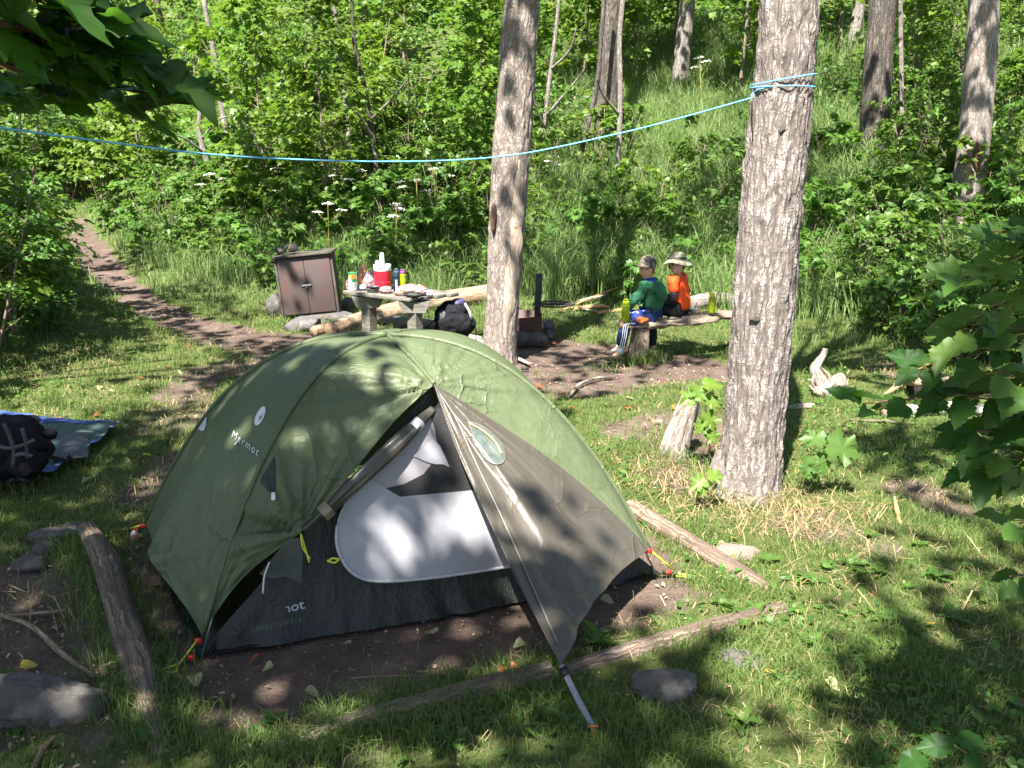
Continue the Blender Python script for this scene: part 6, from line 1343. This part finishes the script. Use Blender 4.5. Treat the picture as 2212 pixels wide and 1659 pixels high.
# saplings: thicket left of the scarred tree, deeper on the whole slope
pts = []
tries = 0
while len(pts) < 84 and tries < 6000:
    tries += 1; x = rs.uniform(-15, 17); y = rs.uniform(12.5, 33)
    u, v, d = toV([x], [y], [Hs(x, y)]); u = u[0]
    if not (-350 < u < 2500): continue
    dd = float(hill_d(np.array([x]), np.array([y]))[0])
    if dd < (1.1 if x < 0 else 2.2) or blocked(x, y, 3): continue
    if 1150 < u < 2212 and dd < 6.5 and u < 1750: continue
    if not okspot(x, y): continue
    if min([((x-a)**2+(y-b)**2)**.5 for a, b in pts]+[9]) < (1.0 if y < 22 else 1.35): continue
    pts.append((x, y)); p = SAP[rs.choice((0, 0, 1, 1, 2, 3, 4)) if y > 17 else rs.choice((0, 1, 2, 2, 4))]
    place(p, x, y, rs.uniform(.8, 1.15), rs.uniform(0, 6.28), KL[KS[p.name]]+' on the slope '+zone(x, y, 0, 0), 'sapling', KL[KS[p.name]]+' on the slope '+zone(x, y, 0, 0))
# left hand thicket beyond the trail
for (x, y, k, s) in ((-5.6, 7.8, 2, .62), (-5.4, 9.2, 4, .62), (-6.6, 10.0, 2, .9), (-6.3, 8.2, 4, .8), (-8.2, 11.6, 2, 1.0), (-9.5, 13.2, 4, 1.1), (-9.6, 14.8, 0, 1.1), (-11.2, 17, 4, 1.1), (-12.6, 19.5, 0, 1.1), (-8.2, 9.3, 0, 1.0), (-13.5, 17.5, 1, 1), (-14.5, 22, 1, 1.1), (-15.5, 25.5, 3, 1.1), (-13.5, 29, 3, 1.2), (-6.3, 9.6, 1, .8), (-7.6, 10.8, 1, .9), (-6.0, 8.8, 0, .8), (-8.8, 12.6, 1, .95), (-10.6, 14.6, 1, 1.0), (-7.3, 9.0, 3, .8), (-17.5, 30, 3, 1.1), (-16, 33, 1, 1.3), (-19, 34, 3, 1.3), (-14.5, 34, 3, 1.2), (-18, 26, 3, 1.2), (-21, 31, 3, 1.2), (-12.5, 31.5, 1, 1.2), (-17, 37, 3, 1.4), (-22, 38, 3, 1.4), (-12, 36, 3, 1.4)):
    place(SAP[k], x, y, s, rs.uniform(0, 6), KL[5+k]+' left of the trail', 'sapling', KL[5+k]+' left of the trail')
for (x, y, k, s) in ((-4.85, 8.5, 4, .72), (-5.1, 9.5, 2, .95), (-5.7, 10.6, 4, .95), (-4.7, 7.4, 2, .6), (-6.4, 11.6, 0, .8), (-7.2, 12.8, 4, 1.0)):
    place(SAP[k], x, y, s, rs.uniform(0, 6), KL[5+k]+' left of the trail', 'sapling', KL[5+k]+' left of the trail')
for i in range(46):
    u = rs.uniform(-60, 250); v = rs.uniform(325, 455); g = G(u, v)
    if not okspot(g.x, g.y) or (u < 75 and v > 375): continue
    p = SAP[2] if i % 3 else SAP[4]; place(p, g.x, g.y, rs.uniform(.8, 1.15), rs.uniform(0, 6), KL[KS[p.name]]+' beyond the top of the trail', 'sapling', KL[KS[p.name]]+' beyond the top of the trail')
# shrubs
n_s = 0; tries = 0; sp_ = []
while n_s < 185 and tries < 9000:
    tries += 1; x = rs.uniform(-11, 9.5); y = rs.uniform(8.8, 19)
    u, v, d = toV([x], [y], [Hs(x, y)]); u = u[0]
    if not (-60 < u < 2330): continue
    dd = float(hill_d(np.array([x]), np.array([y]))[0])
    if dd < -.15 or dd > 6.5 or not okspot(x, y): continue
    if 1150 < u < 1900 and x > 0 and rs.random() < (.72 if dd < 2.5 else .9): continue
    if dd > 3 and x < 0 and rs.random() < .5: continue
    if min([((x-a)**2+(y-b)**2)**.5 for a, b in sp_]+[9]) < .42: continue
    sp_.append((x, y)); n_s += 1; k = rs.choice((0, 0, 1, 2, 3, 4)) if dd > .5 else rs.choice((1, 3, 3, 1, 0))
    place(SHR[k], x, y, rs.uniform(.75, 1.25)*(.8 if dd < .5 else 1), rs.uniform(0, 6.28), KL[k]+' low on the slope '+zone(x, y, 0, 0), 'shrub', KL[k]+' low on the slope '+zone(x, y, 0, 0))
for i in range(34):
    u = rs.uniform(-40, 130); v = rs.uniform(560, 760); g = G(u, v)
    k = rs.choice((0, 1, 2, 3))
    if okspot(g.x, g.y): place(SHR[k], g.x, g.y, rs.uniform(.6, .95), rs.uniform(0, 6.28), KL[k]+' in the shade left of the trail', 'shrub', KL[k]+' in the shade left of the trail')
# right hand bank beneath the hollow tree
for i in range(40):
    u = rs.uniform(1840, 2330); v = rs.uniform(560, 800); g = G(u, v)
    if v > 740 and u < 1930: continue
    k = rs.choice((0, 1, 2, 4, 2)); place(SHR[k], g.x, g.y, rs.uniform(.6, .95), rs.uniform(0, 6.28), KL[k]+' on the bank below the hollow tree', 'shrub', KL[k]+' on the bank below the hollow tree')
# continuous undergrowth on the slope (uncountable)
n = 60000; x = rng.uniform(-18, 16, n); y = rng.uniform(9, 34, n); dd = hill_d(x, y); u, v, dp_ = toV(x, y, H(x, y))
dens = sstep(-.3, .8, dd)*(1-.9*((x > -.2) & (x < 4) & (dd < 8)))*(u > -200)*(u < 2400)*(.35+.65*sstep(-.35, .1, n2(x, y, .9, 3, 77))); k = rng.uniform(0, 1, n) < dens; x, y = x[k], y[k]; n = len(x)
hz = rng.uniform(.02, .5, n)**1.3*(.6+.8*sstep(-.2, .3, n2(x, y, .8, 3, 78)))
V, F = scatter(LP['maple_lo'], np.stack([x, y, H(x, y)+hz], -1), upnrm(n, .4), rng.uniform(0, 6.28, n), rng.uniform(.07, .15, n)*np.where(y > 20, 1.35, 1)); o = obj('undergrowth', tri_mesh('undergrowth', V, F, L_S2)); tag(o, 'continuous leafy undergrowth covering the wooded slope', 'undergrowth', kind='stuff')
# far woods behind the top of the slope
parts = []; n = 30000; x = rng.uniform(-26, 26, n); y = rng.uniform(31, 44, n); z = H(x, y)+rng.uniform(0, 8, n)*(.6+.5*n2(x, y, .3, 2, 8)); cl = fbm(np.stack([x*.7, y*.7, z*.7], -1), 3, 88) > -.06; x, y, z = x[cl], y[cl], z[cl]; n = len(x)
V, F = scatter(LP['maple_lo'], np.stack([x, y, z], -1), upnrm(n, .6, rng, (0, -.5, 1)), rng.uniform(0, 6.28, n), rng.uniform(.2, .34, n)); o = obj('far_woods', tri_mesh('far_woods', V, F, L_MAPLE)); tag(o, 'mass of far woodland foliage closing the top of the slope', 'woodland', kind='stuff')
# ================================================================ SHADE CROWNS (unseen leaves placed along the sun to cast chosen shade)
ZC = 7.2
def shade(x, y):
    u, v, d = toV(x, y, np.zeros_like(x)); s = np.full(np.shape(x), .36)
    def g(cu, cv, ru, rv, a): return a*np.exp(-((u-cu)/ru)**2-((v-cv)/rv)**2)
    for q in SH: s = s+g(*q)
    return s
SH = [(300, 1430, 460, 280, .95), (950, 1540, 520, 190, .8), (60, 1250, 260, 120, .4), (1650, 1620, 600, 110, .45), (2150, 1500, 160, 160, .3), (640, 1210, 280, 100, .9), (520, 1150, 190, 80, .7), (1660, 900, 170, 170, -.9), (1060, 1290, 90, 60, .15), (1330, 1290, 140, 50, .3),
      (60, 620, 200, 150, .8), (60, 960, 200, 70, .6), (1060, 690, 60, 60, -.3), (1800, 960, 180, 28, .55), (1960, 1100, 160, 50, .3), (1500, 765, 120, 16, .35), (1465, 712, 90, 22, -.9), (1110, 735, 60, 25, -.7), (1130, 1075, 110, 60, -.7), (1950, 1480, 220, 50, .2), (1300, 1480, 200, 60, .3), (1900, 820, 60, 25, .2),
      (1240, 1110, 210, 110, -.9), (1500, 960, 240, 130, -.9), (1980, 870, 240, 70, -.45), (1680, 1150, 330, 120, -.95), (1680, 1370, 230, 50, -.6), (160, 860, 200, 45, -.6), (390, 750, 120, 35, -.55), (1900, 1250, 200, 60, -.3), (420, 900, 60, 40, -.3), (1330, 830, 120, 30, -.3), (1450, 700, 140, 35, -.35), (1000, 1440, 60, 26, -.5), (860, 1160, 120, 50, .6), (690, 1115, 200, 50, .6), (680, 678, 48, 22, .75), (150, 985, 120, 45, .6), (80, 1520, 200, 100, .5), (700, 1610, 520, 80, .5), (230, 1260, 160, 120, .3), (1300, 1560, 300, 60, .3)]  # chosen shade and light spots that steer the crown leaves
TREES = {'front_maple': (Vector((-3.3, .4, 0)), 'tall maple just left of the camera whose dark leafy branch hangs into the top left'), 'behind': (Vector((.8, -3.2, 0)), 'shade tree standing behind the camera, its crown over the tent'), 'right': (Vector((4.2, -1.2, 0)), 'shade tree right of the camera, its crown over the lawn'),
         'bigtree': (Vector((bigpath[0].x, yT, 0)), None), 'leftree': (Vector((-.1, 9, 0)), None), 'farleft': (Vector((-6.2, 4.8, 0)), 'shade tree beyond the left edge over the tarp')}  # behind, right and farleft are unseen, there to carry shade leaves
rng = np.random.default_rng(77)
n = 24000; gx_ = rng.uniform(-12.5, 9.5, n); gy_ = rng.uniform(1.6, 16.5, n)
cl = sstep(.16, -.12, n2(gx_, gy_, 1.15, 4, 91)); p = np.clip(shade(gx_, gy_), 0, 1.3)
pr2 = np.where(p > .95, .95, np.clip(cl*1.05*np.clip(p*1.55, 0, 1), 0, 1))*np.where((gy_ > 10.8) & (gx_ > -5.5) & (p < .95), .5, 1)
k = rng.uniform(0, 1, n) < pr2*(.5+.22*(p > .95)); gx_, gy_ = gx_[k], gy_[k]; n = len(gx_)
zc = ZC+rng.uniform(-1.2, 2.2, n); cx_ = gx_+SUN.x/SUN.z*zc; cy_ = gy_+SUN.y/SUN.z*zc  # leaf clusters set back along the sun from each spot to shade
keys = list(TREES); TP = np.array([[TREES[q][0].x, TREES[q][0].y] for q in keys]); own = np.argmin((cx_[:, None]-TP[None, :, 0])**2+(cy_[:, None]-TP[None, :, 1])**2, axis=1)
def crown_leaves(cx, cy, cz, r, m=7, spread=.17, size=.155):
    k = len(cx); P = np.repeat(np.stack([cx, cy, cz], -1), m, 0)+r.normal(size=(k*m, 3))*np.array([spread, spread, spread*.55])
    return scatter(LP['maple_lo'], P, upnrm(k*m, .45, r), r.uniform(0, 6.28, k*m), size*r.uniform(.7, 1.25, k*m))
parents = {'bigtree': tR, 'leftree': tL}
for i, key in enumerate(keys):
    sel = own == i
    if sel.sum() < 3: continue
    base, lab = TREES[key]
    if key not in parents:
        gz0 = Hs(base.x, base.y); t = thing('unseen_shade_tree' if key != 'front_maple' else 'maple_tree', lab, 'tree', (base.x, base.y, gz0)); parents[key] = t
        mb = MB(); trunk_mesh(mb, crv([(base.x, base.y, gz0-.1), (base.x+.05, base.y, 2), (base.x-.05, base.y+.1, 5), (base.x, base.y+.2, ZC+1)], 60), np.linspace(.17, .06, 60), 28, .1, i, .2); mb.build('trunk', B_LEFT, t)
    t = parents[key]; topz = ZC-1; hub = Vector((base.x, base.y, 4.6 if key not in ('bigtree', 'leftree') else 5.2))
    V, F = crown_leaves(cx_[sel], cy_[sel], zc[sel], rng); V = V-np.array([t.location.x, t.location.y, t.location.z]); o = obj('crown', tri_mesh('crown', V, F, L_CANOPY), t)
    ids = np.where(sel)[0]; pick = rng.choice(ids, min(len(ids), 16), replace=False); mb = MB()
    for j in pick:
        e_ = Vector((cx_[j], cy_[j], zc[j])); md = hub.lerp(e_, .5)+Vector((0, 0, .5)); mb.tube(crv([hub, md, e_], 14), [.055-.0037*q for q in range(14)], 6)
    mb.build('limb', B_FAR, t)
# crowns of the slope trees, above the frame edge
for key in ('a', 'b', 'c', 'd'):
    t, path, y = BT[key]; e = path[-1]; k = 90; cx = rng.normal(e.x, 1.1, k); cy = rng.normal(e.y, 1.0, k); cz = e.z+1.2+rng.normal(0, .7, k)
    V, F = crown_leaves(cx, cy, cz, rng, 9, .22, .15); V = V-np.array([t.location.x, t.location.y, t.location.z]); obj('crown', tri_mesh('crown', V, F, L_MAPLE), t)
# ================================================================ FOREGROUND BRANCHES
mt = parents['front_maple']
def bigleaf(mb, pos, tipdir, nrm, size, kind='maple', curl=.0, petiole=True, seed=0):
    V, F = LP[kind]; n_ = np.array([tuple(nrm)]); z = Vector(nrm).normalized(); yv = Vector(tipdir); yv = (yv-z*yv.dot(z)).normalized(); xv = yv.cross(z)
    M = Matrix((xv, yv, z)).transposed(); V2 = V.copy(); V2[:, 2] += .10*np.sin(V[:, 0]*6+seed)*np.abs(V[:, 1])+.05*np.sin(V[:, 1]*9+seed*2)
    W_ = [Vector(pos)+(M @ Vector(tuple(q)))*size for q in V2]; mb.add(W_, F)
def branch(parent, pts, ylist, nleaf, size, leafm, kind, seed, r0=.008, droop=.6, up=.2, sp=.05, tdir=None, base=None):
    r = random.Random(seed); path = crv([P3(u, v, y) for (u, v), y in zip(pts, ylist)], 30); mb = MB(); mb.tube(path, [max(.0018, r0*(1-i/31.)) for i in range(30)], 6); o = mb.build('branch', mat('young_bark', (.10, .05, .03), (.05, .03, .02), rough=.7), parent)
    if base: bv_ = Vector(base); mb = MB(); mb.tube(crv([bv_, bv_.lerp(path[0], .5)+Vector((0, 0, .05)), path[0]], 14), [r0*(1.9-.9*q/13) for q in range(14)], 8); mb.build('limb', B_TWIG, parent)
    for i in range(nleaf):
        f_ = .15+.85*(i+.5)/nleaf; p = path[min(29, int(f_*29))]; d = (path[min(29, int(f_*29)+1)]-path[max(0, int(f_*29)-1)]).normalized()
        sd = (1 if i % 2 else -1); side = d.cross(Vector((0, 0, 1))).normalized()*sd; td = (d*.7+side*r.uniform(.4, 1)+Vector((0, 0, -droop*r.uniform(.2, 1.2)))).normalized()
        if tdir: td = (td+Vector(tdir)).normalized()
        st_ = p+td*.05*r.uniform(.6, 1.4); ml = MB(); bigleaf(ml, st_, td, Vector((r.gauss(0, .35), -up+r.gauss(0, .25), 1)), size*r.uniform(.75, 1.15), kind, seed=i+seed)
        ml.build('leaf', leafm, o); mp_ = MB(); mp_.tube([p, st_], .0015, 5); mp_.build('leaf_stalk', mat_stalk, o)
    return o
mat_stalk = mat('leaf_stalk', (.20, .24, .06), (.28, .12, .05), rough=.6, sc=9)
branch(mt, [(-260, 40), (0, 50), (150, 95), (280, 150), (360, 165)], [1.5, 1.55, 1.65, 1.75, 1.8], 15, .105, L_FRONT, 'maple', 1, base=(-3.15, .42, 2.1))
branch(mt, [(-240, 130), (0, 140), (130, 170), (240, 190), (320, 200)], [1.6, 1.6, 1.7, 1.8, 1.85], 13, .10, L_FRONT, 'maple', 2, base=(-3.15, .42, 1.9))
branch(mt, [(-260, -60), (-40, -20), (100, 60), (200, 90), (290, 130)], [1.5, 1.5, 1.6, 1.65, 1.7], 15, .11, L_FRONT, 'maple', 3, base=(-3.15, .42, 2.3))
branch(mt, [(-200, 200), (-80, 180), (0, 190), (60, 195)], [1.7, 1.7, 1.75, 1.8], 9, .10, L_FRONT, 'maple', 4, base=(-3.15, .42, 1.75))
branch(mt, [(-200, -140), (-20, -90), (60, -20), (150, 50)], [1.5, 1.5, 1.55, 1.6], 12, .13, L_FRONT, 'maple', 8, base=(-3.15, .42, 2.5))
rt_ = thing('maple_sapling', 'young maple at the right edge with large dark leaves hanging into the picture', 'sapling', (1.86, 2.36, 0))
mb = MB(); mb.tube(crv([(1.86, 2.36, 0), (1.85, 2.36, .7), (1.87, 2.36, 1.5), (1.86, 2.36, 2.3)], 30), [.018-.0004*i for i in range(30)], 8); mb.build('trunk', B_TWIG, rt_)
for i, (pts, n_, sz, kd) in enumerate([
        ([(2420, 640), (2300, 700), (2180, 740), (2060, 780), (1990, 790)], 11, .105, 'toothed'), ([(2420, 560), (2300, 600), (2200, 640), (2110, 690)], 10, .10, 'toothed'), ([(2420, 830), (2330, 860), (2240, 880), (2120, 860), (2060, 850)], 11, .11, 'toothed'),
        ([(2430, 980), (2330, 980), (2230, 1000), (2150, 960)], 10, .105, 'toothed'), ([(2420, 470), (2330, 490), (2230, 500), (2140, 500)], 9, .10, 'maple'), ([(2430, 1080), (2350, 1110), (2260, 1120), (2200, 1130)], 7, .09, 'toothed'), ([(2420, 1220), (2330, 1235), (2240, 1240), (2180, 1245)], 5, .09, 'toothed'),
        ([(2430, 760), (2330, 790), (2230, 820), (2150, 800)], 12, .13, 'toothed'), ([(2430, 860), (2300, 900), (2180, 930), (2110, 930)], 10, .13, 'toothed'), ([(2430, 700), (2290, 730), (2160, 700), (2060, 720)], 11, .12, 'toothed'), ([(2430, 800), (2250, 840), (2100, 850), (1960, 862), (1900, 870)], 12, .10, 'toothed'), ([(2430, 470), (2300, 520), (2180, 560), (2090, 600)], 9, .11, 'maple'), ([(2430, 900), (2300, 960), (2190, 990), (2120, 1010)], 9, .11, 'toothed')]):
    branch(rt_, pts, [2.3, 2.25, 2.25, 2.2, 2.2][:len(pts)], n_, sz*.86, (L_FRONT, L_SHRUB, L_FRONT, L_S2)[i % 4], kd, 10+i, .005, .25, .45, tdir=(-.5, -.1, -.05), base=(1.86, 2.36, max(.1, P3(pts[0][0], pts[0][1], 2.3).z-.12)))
# blurred leaf pair at the lower right corner
lrp = thing('leafy_plant', 'leafy plant poking up in the bottom right corner', 'plant', (1.55, 2.35, 0)); mb = MB(); q_ = G(2140, 1660); mb.tube(crv([(q_.x, q_.y-.1, 0), P3(2090, 1630, 2.55), P3(2060, 1610, 2.5)], 12), .004, 6); mb.build('stem', mat_stalk, lrp)
for i, (u, v, d) in enumerate(((2060, 1610, (-1, 0, .05)), (2075, 1615, (.6, .3, .2)), (2110, 1625, (-.2, -.6, .1)), (2000, 1635, (-.8, -.3, -.1)))):
    mb = MB(); bigleaf(mb, P3(u, v, 2.5), Vector(d), Vector((.1*i, -.5, 1)), .11, 'toothed', seed=i); mb.build('leaf', L_FRONT, lrp)
# bright maple seedlings beside the trees
def seedling(label, stem, leaves, y, leafm=L_LIME, kind='maple', nm='maple_seedling'):
    t = thing(nm, label, 'seedling', tuple(P3(stem[0][0], stem[0][1], y))); mb = MB(); mb.tube(crv([P3(a, b, y) for a, b in stem], 14), [.005-.0002*i for i in range(14)], 6); mb.build('stem', mat_stalk, t)
    for i, (u, v, sz, du, dv, tilt) in enumerate(leaves):
        mb = MB(); bigleaf(mb, P3(u, v, y-.04), Vector((du, -.2, -dv)), Vector((.0, -tilt, 1-.3*tilt)), sz, kind, seed=i); mb.build('leaf', leafm, t)
seedling('bright maple seedling growing behind the broken stump', [(1535, 985), (1530, 930), (1522, 870), (1505, 835)], [(1505, 848, .125, -.8, .5, .9), (1510, 835, .11, -.2, 1.0, 1.1), (1520, 830, .12, .6, -.3, .5), (1525, 858, .10, .8, .5, .9), (1528, 890, .12, .3, .8, 1.3), (1524, 910, .10, -.6, .7, 1.2), (1530, 930, .1, .6, .8, 1.3)], 5.75)
seedling('maple seedling with toothed leaves right of the big tree', [(1722, 1025), (1740, 990), (1770, 965), (1810, 962)], [(1790, 958, .20, 1.0, .35, .9), (1780, 950, .13, -.4, -.4, .6), (1762, 985, .12, .5, 1, 1.3), (1750, 990, .11, -.3, 1, 1.2), (1745, 1005, .10, .5, .8, 1.1)], 5.25, L_FERN)
seedling('small bright seedling at the left foot of the big tree', [(1530, 1060), (1527, 1035), (1524, 1020)], [(1522, 1035, .10, -.5, .2, .8), (1530, 1028, .09, .6, -.2, .8), (1524, 1045, .08, -.6, .6, 1)], 5.05)
# plantain rosettes on the lawn
def rosette_proto(seed, n, sz, leafm, kind='oval'):
    r = random.Random(seed); t = thing('plantain', None, None); mb = MB()
    for i in range(n):
        a = i*2.4+r.uniform(-.3, .3); ml = MB(); el_ = r.uniform(.15, .9); bigleaf(ml, (0, 0, .01), Vector((math.cos(a), math.sin(a), el_)), Vector((-math.cos(a)*el_, -math.sin(a)*el_, 1)), sz*r.uniform(.6, 1.2), kind, seed=i+seed); V = np.concatenate(ml.v); me = tri_mesh('leaf', V, np.array(ml.f), leafm); obj('leaf', me, t)
    return t
RS = [rosette_proto(1, 8, .13, L_FERN), rosette_proto(2, 6, .16, L_FERN), rosette_proto(3, 7, .10, L_S2, 'heart')]
spots = [(1560, 1310), (1620, 1340), (1790, 1230), (1840, 1225), (1890, 1240), (1660, 1215), (1760, 1260), (1640, 1320), (1960, 1270), (2000, 1420), (2060, 1340), (1750, 1390), (1820, 1330), (300, 1420), (340, 1410), (590, 1560), (560, 1600), (960, 1600), (60, 1560), (1900, 1330), (2100, 1230), (2130, 1300), (1290, 1390), (1985, 1180), (2050, 1500), (1700, 1480), (270, 1345), (1600, 1560), (2120, 1570), (1880, 1160), (2020, 1250), (350, 960), (330, 1600)]
for i, (u, v) in enumerate(spots): g = G(u, v); place(RS[i % 3], g.x, g.y, rs.uniform(.45, .8), rs.uniform(0, 6), 'broad leaved plantain growing in the grass', 'plantain', 'plantains in the grass')
# fallen leaves
def fleaf(u, v, m_, sz, grp, lab, first={}):
    g = G(u, v); key = m_.name
    if key not in first:
        mb = MB(); bigleaf(mb, (0, 0, 0), Vector((1, 0, .05)), Vector((.1, .1, 1)), 1, 'heart', seed=3); first[key] = obj('fallen_leaf', tri_mesh('fallen_leaf', np.concatenate(mb.v), np.array(mb.f), m_)); o = first[key]
    else: o = first[key].copy(); C.objects.link(o)
    o.location = g+Vector((0, 0, .025)); o.rotation_euler = (rs.uniform(-.3, .3), rs.uniform(-.3, .3), rs.uniform(0, 6.28)); o.scale = (sz,)*3; tag(o, lab, 'leaf', grp)
FL1 = leafmat('pale_fallen_leaf', (.38, .37, .20), (.30, .30, .15), (.2, .2, .05), .2); FL2 = leafmat('yellow_fallen_leaf', (.55, .38, .04), (.50, .42, .08), (.3, .2, .02), .2); FL3 = leafmat('orange_fallen_leaf', (.34, .12, .03), (.28, .10, .03), (.2, .06, .01), .1)
for (u, v) in ((942, 1378), (1130, 1395), (1306, 1378), (1298, 1300), (760, 1400), (255, 1385), (660, 1500), (232, 1450), (420, 1470), (590, 1445), (350, 1165), (190, 1040), (300, 1090), (1043, 1548), (245, 1445), (1560, 1255), (1565, 1180), (250, 985), (1785, 1478)): fleaf(u, v, FL1, rs.uniform(.045, .075), 'pale fallen leaves on the ground', 'pale curled fallen leaf lying on the ground')
for (u, v) in ((1628, 1432), (45, 1450), (1583, 1172), (480, 1345), (1655, 1465), (2010, 1360), (310, 990)): fleaf(u, v, FL2, rs.uniform(.045, .07), 'yellow fallen leaves on the ground', 'yellow fallen leaf lying on the ground')
for (u, v) in ((560, 1428), (1100, 1448), (1090, 1450), (700, 1350), (215, 900), (130, 1415), (380, 1120), (520, 770), (300, 820)): fleaf(u, v, FL3, rs.uniform(.04, .065), 'rusty fallen leaves on the ground', 'rusty brown fallen leaf lying on the ground')
for i in range(36): fleaf(rs.choice((rs.uniform(150, 520), rs.uniform(1150, 1560))), rs.uniform(740, 930), FL1 if i % 3 else FL3, rs.uniform(.04, .07), 'pale fallen leaves on the ground' if i % 3 else 'rusty fallen leaves on the ground', 'pale curled fallen leaf lying on the ground' if i % 3 else 'rusty brown fallen leaf lying on the ground')
# white flowering umbels
UM = mat('white_petals', (.75, .77, .70), rough=.7)
um = thing('umbel_plant', None, None); r = random.Random(3); mb = MB(); mb.tube(crv([(0, 0, 0), (.02, .01, .5), (.05, 0, 1.0)], 10), .006, 6); ms_ = mb.mesh('umbel_stem', mat_stalk); obj('stem', ms_, um)
for j, (ox, oz) in enumerate(((.05, 1.0), (-.16, .92), (.2, .86))):
    V = []; F = []
    mbx = MB(); mbx.tube([(.03, 0, .7), (ox, 0, oz)], .004, 5); obj('stem', mbx.mesh('umbel_ray', mat_stalk), um)
    n = 90; a = rng.uniform(0, 6.28, n); rr = np.sqrt(rng.uniform(0, 1, n))*.085; P = np.stack([ox+np.cos(a)*rr, np.sin(a)*rr, oz+.03-rr*.25+rng.normal(size=n)*.004], -1); V, F = scatter(LP['oval_lo'], P, upnrm(n, .4), rng.uniform(0, 6, n), .020); obj('flower_head', tri_mesh('flower_head', V, F, UM), um)
first = True
for (u, v) in ((520, 400), (545, 420), (575, 410), (740, 430), (780, 430), (850, 520), (710, 500), (905, 440), (1190, 380), (1250, 230), (1285, 250), (600, 440), (480, 440), (940, 430), (905, 470), (1000, 400), (1040, 390), (1520, 180)):
    g = G(u, v+70); o = um if first else copy_tree(um); first = False; o.location = g+Vector((0, 0, -.1)); o.rotation_euler = (rs.uniform(-.1, .1), rs.uniform(-.1, .1), rs.uniform(0, 6)); s_ = rs.uniform(.8, 1.15); o.scale = (s_,)*3; tag(o, 'white flowering umbel plant in the thicket', 'flower', 'white umbels in the thicket')
# ================================================================ CLOTHESLINE
ROPE = mat('blue_rope', (.05, .30, .52), (.22, .48, .66), rough=.6, sc=240, lo=.45, hi=.55)
rpt = thing('clothesline', 'blue and white rope strung across the camp and wound round the big tree', 'rope', tuple(P3(1640, 195, yT-.2)))
rp_ = crv([P3(-30, 272, 3.3), P3(180, 300, 3.6), P3(500, 337, 4.0), P3(850, 349, 4.4), P3(1100, 336, 4.65), P3(1330, 290, 4.85), P3(1480, 252, 4.95), P3(1625, 211, 5.08)], 120)
mb = MB(); mb.tube(rp_, .0038, 8); mb.build('line', ROPE, rpt)
ax_ = bigpath
def ringpt(v, ang, slope, R_=.170):
    i = min(range(len(ax_)), key=lambda k: abs(toV(ax_[k].x, ax_[k].y, ax_[k].z)[1]-v)); c = ax_[i]; return c+Vector((math.sin(ang)*R_, -math.cos(ang)*R_, slope*math.sin(ang)))
mb = MB(); mb.tube([ringpt(188, a, .0) for a in np.linspace(0, 2*math.pi, 60)], .0038, 8)
mb.build('upper_wrap', ROPE, rpt)
mb = MB(); mb.tube([ringpt(172, a, .028) for a in np.linspace(-1.6, 4.6, 60)], .0038, 8); mb.tube(crv([P3(1625, 211, 5.08), ringpt(204, -1.45, 0), ringpt(196, -1.0, 0), ringpt(189, -.4, 0)], 12), .0038, 8); mb.build('lower_wrap', ROPE, rpt)
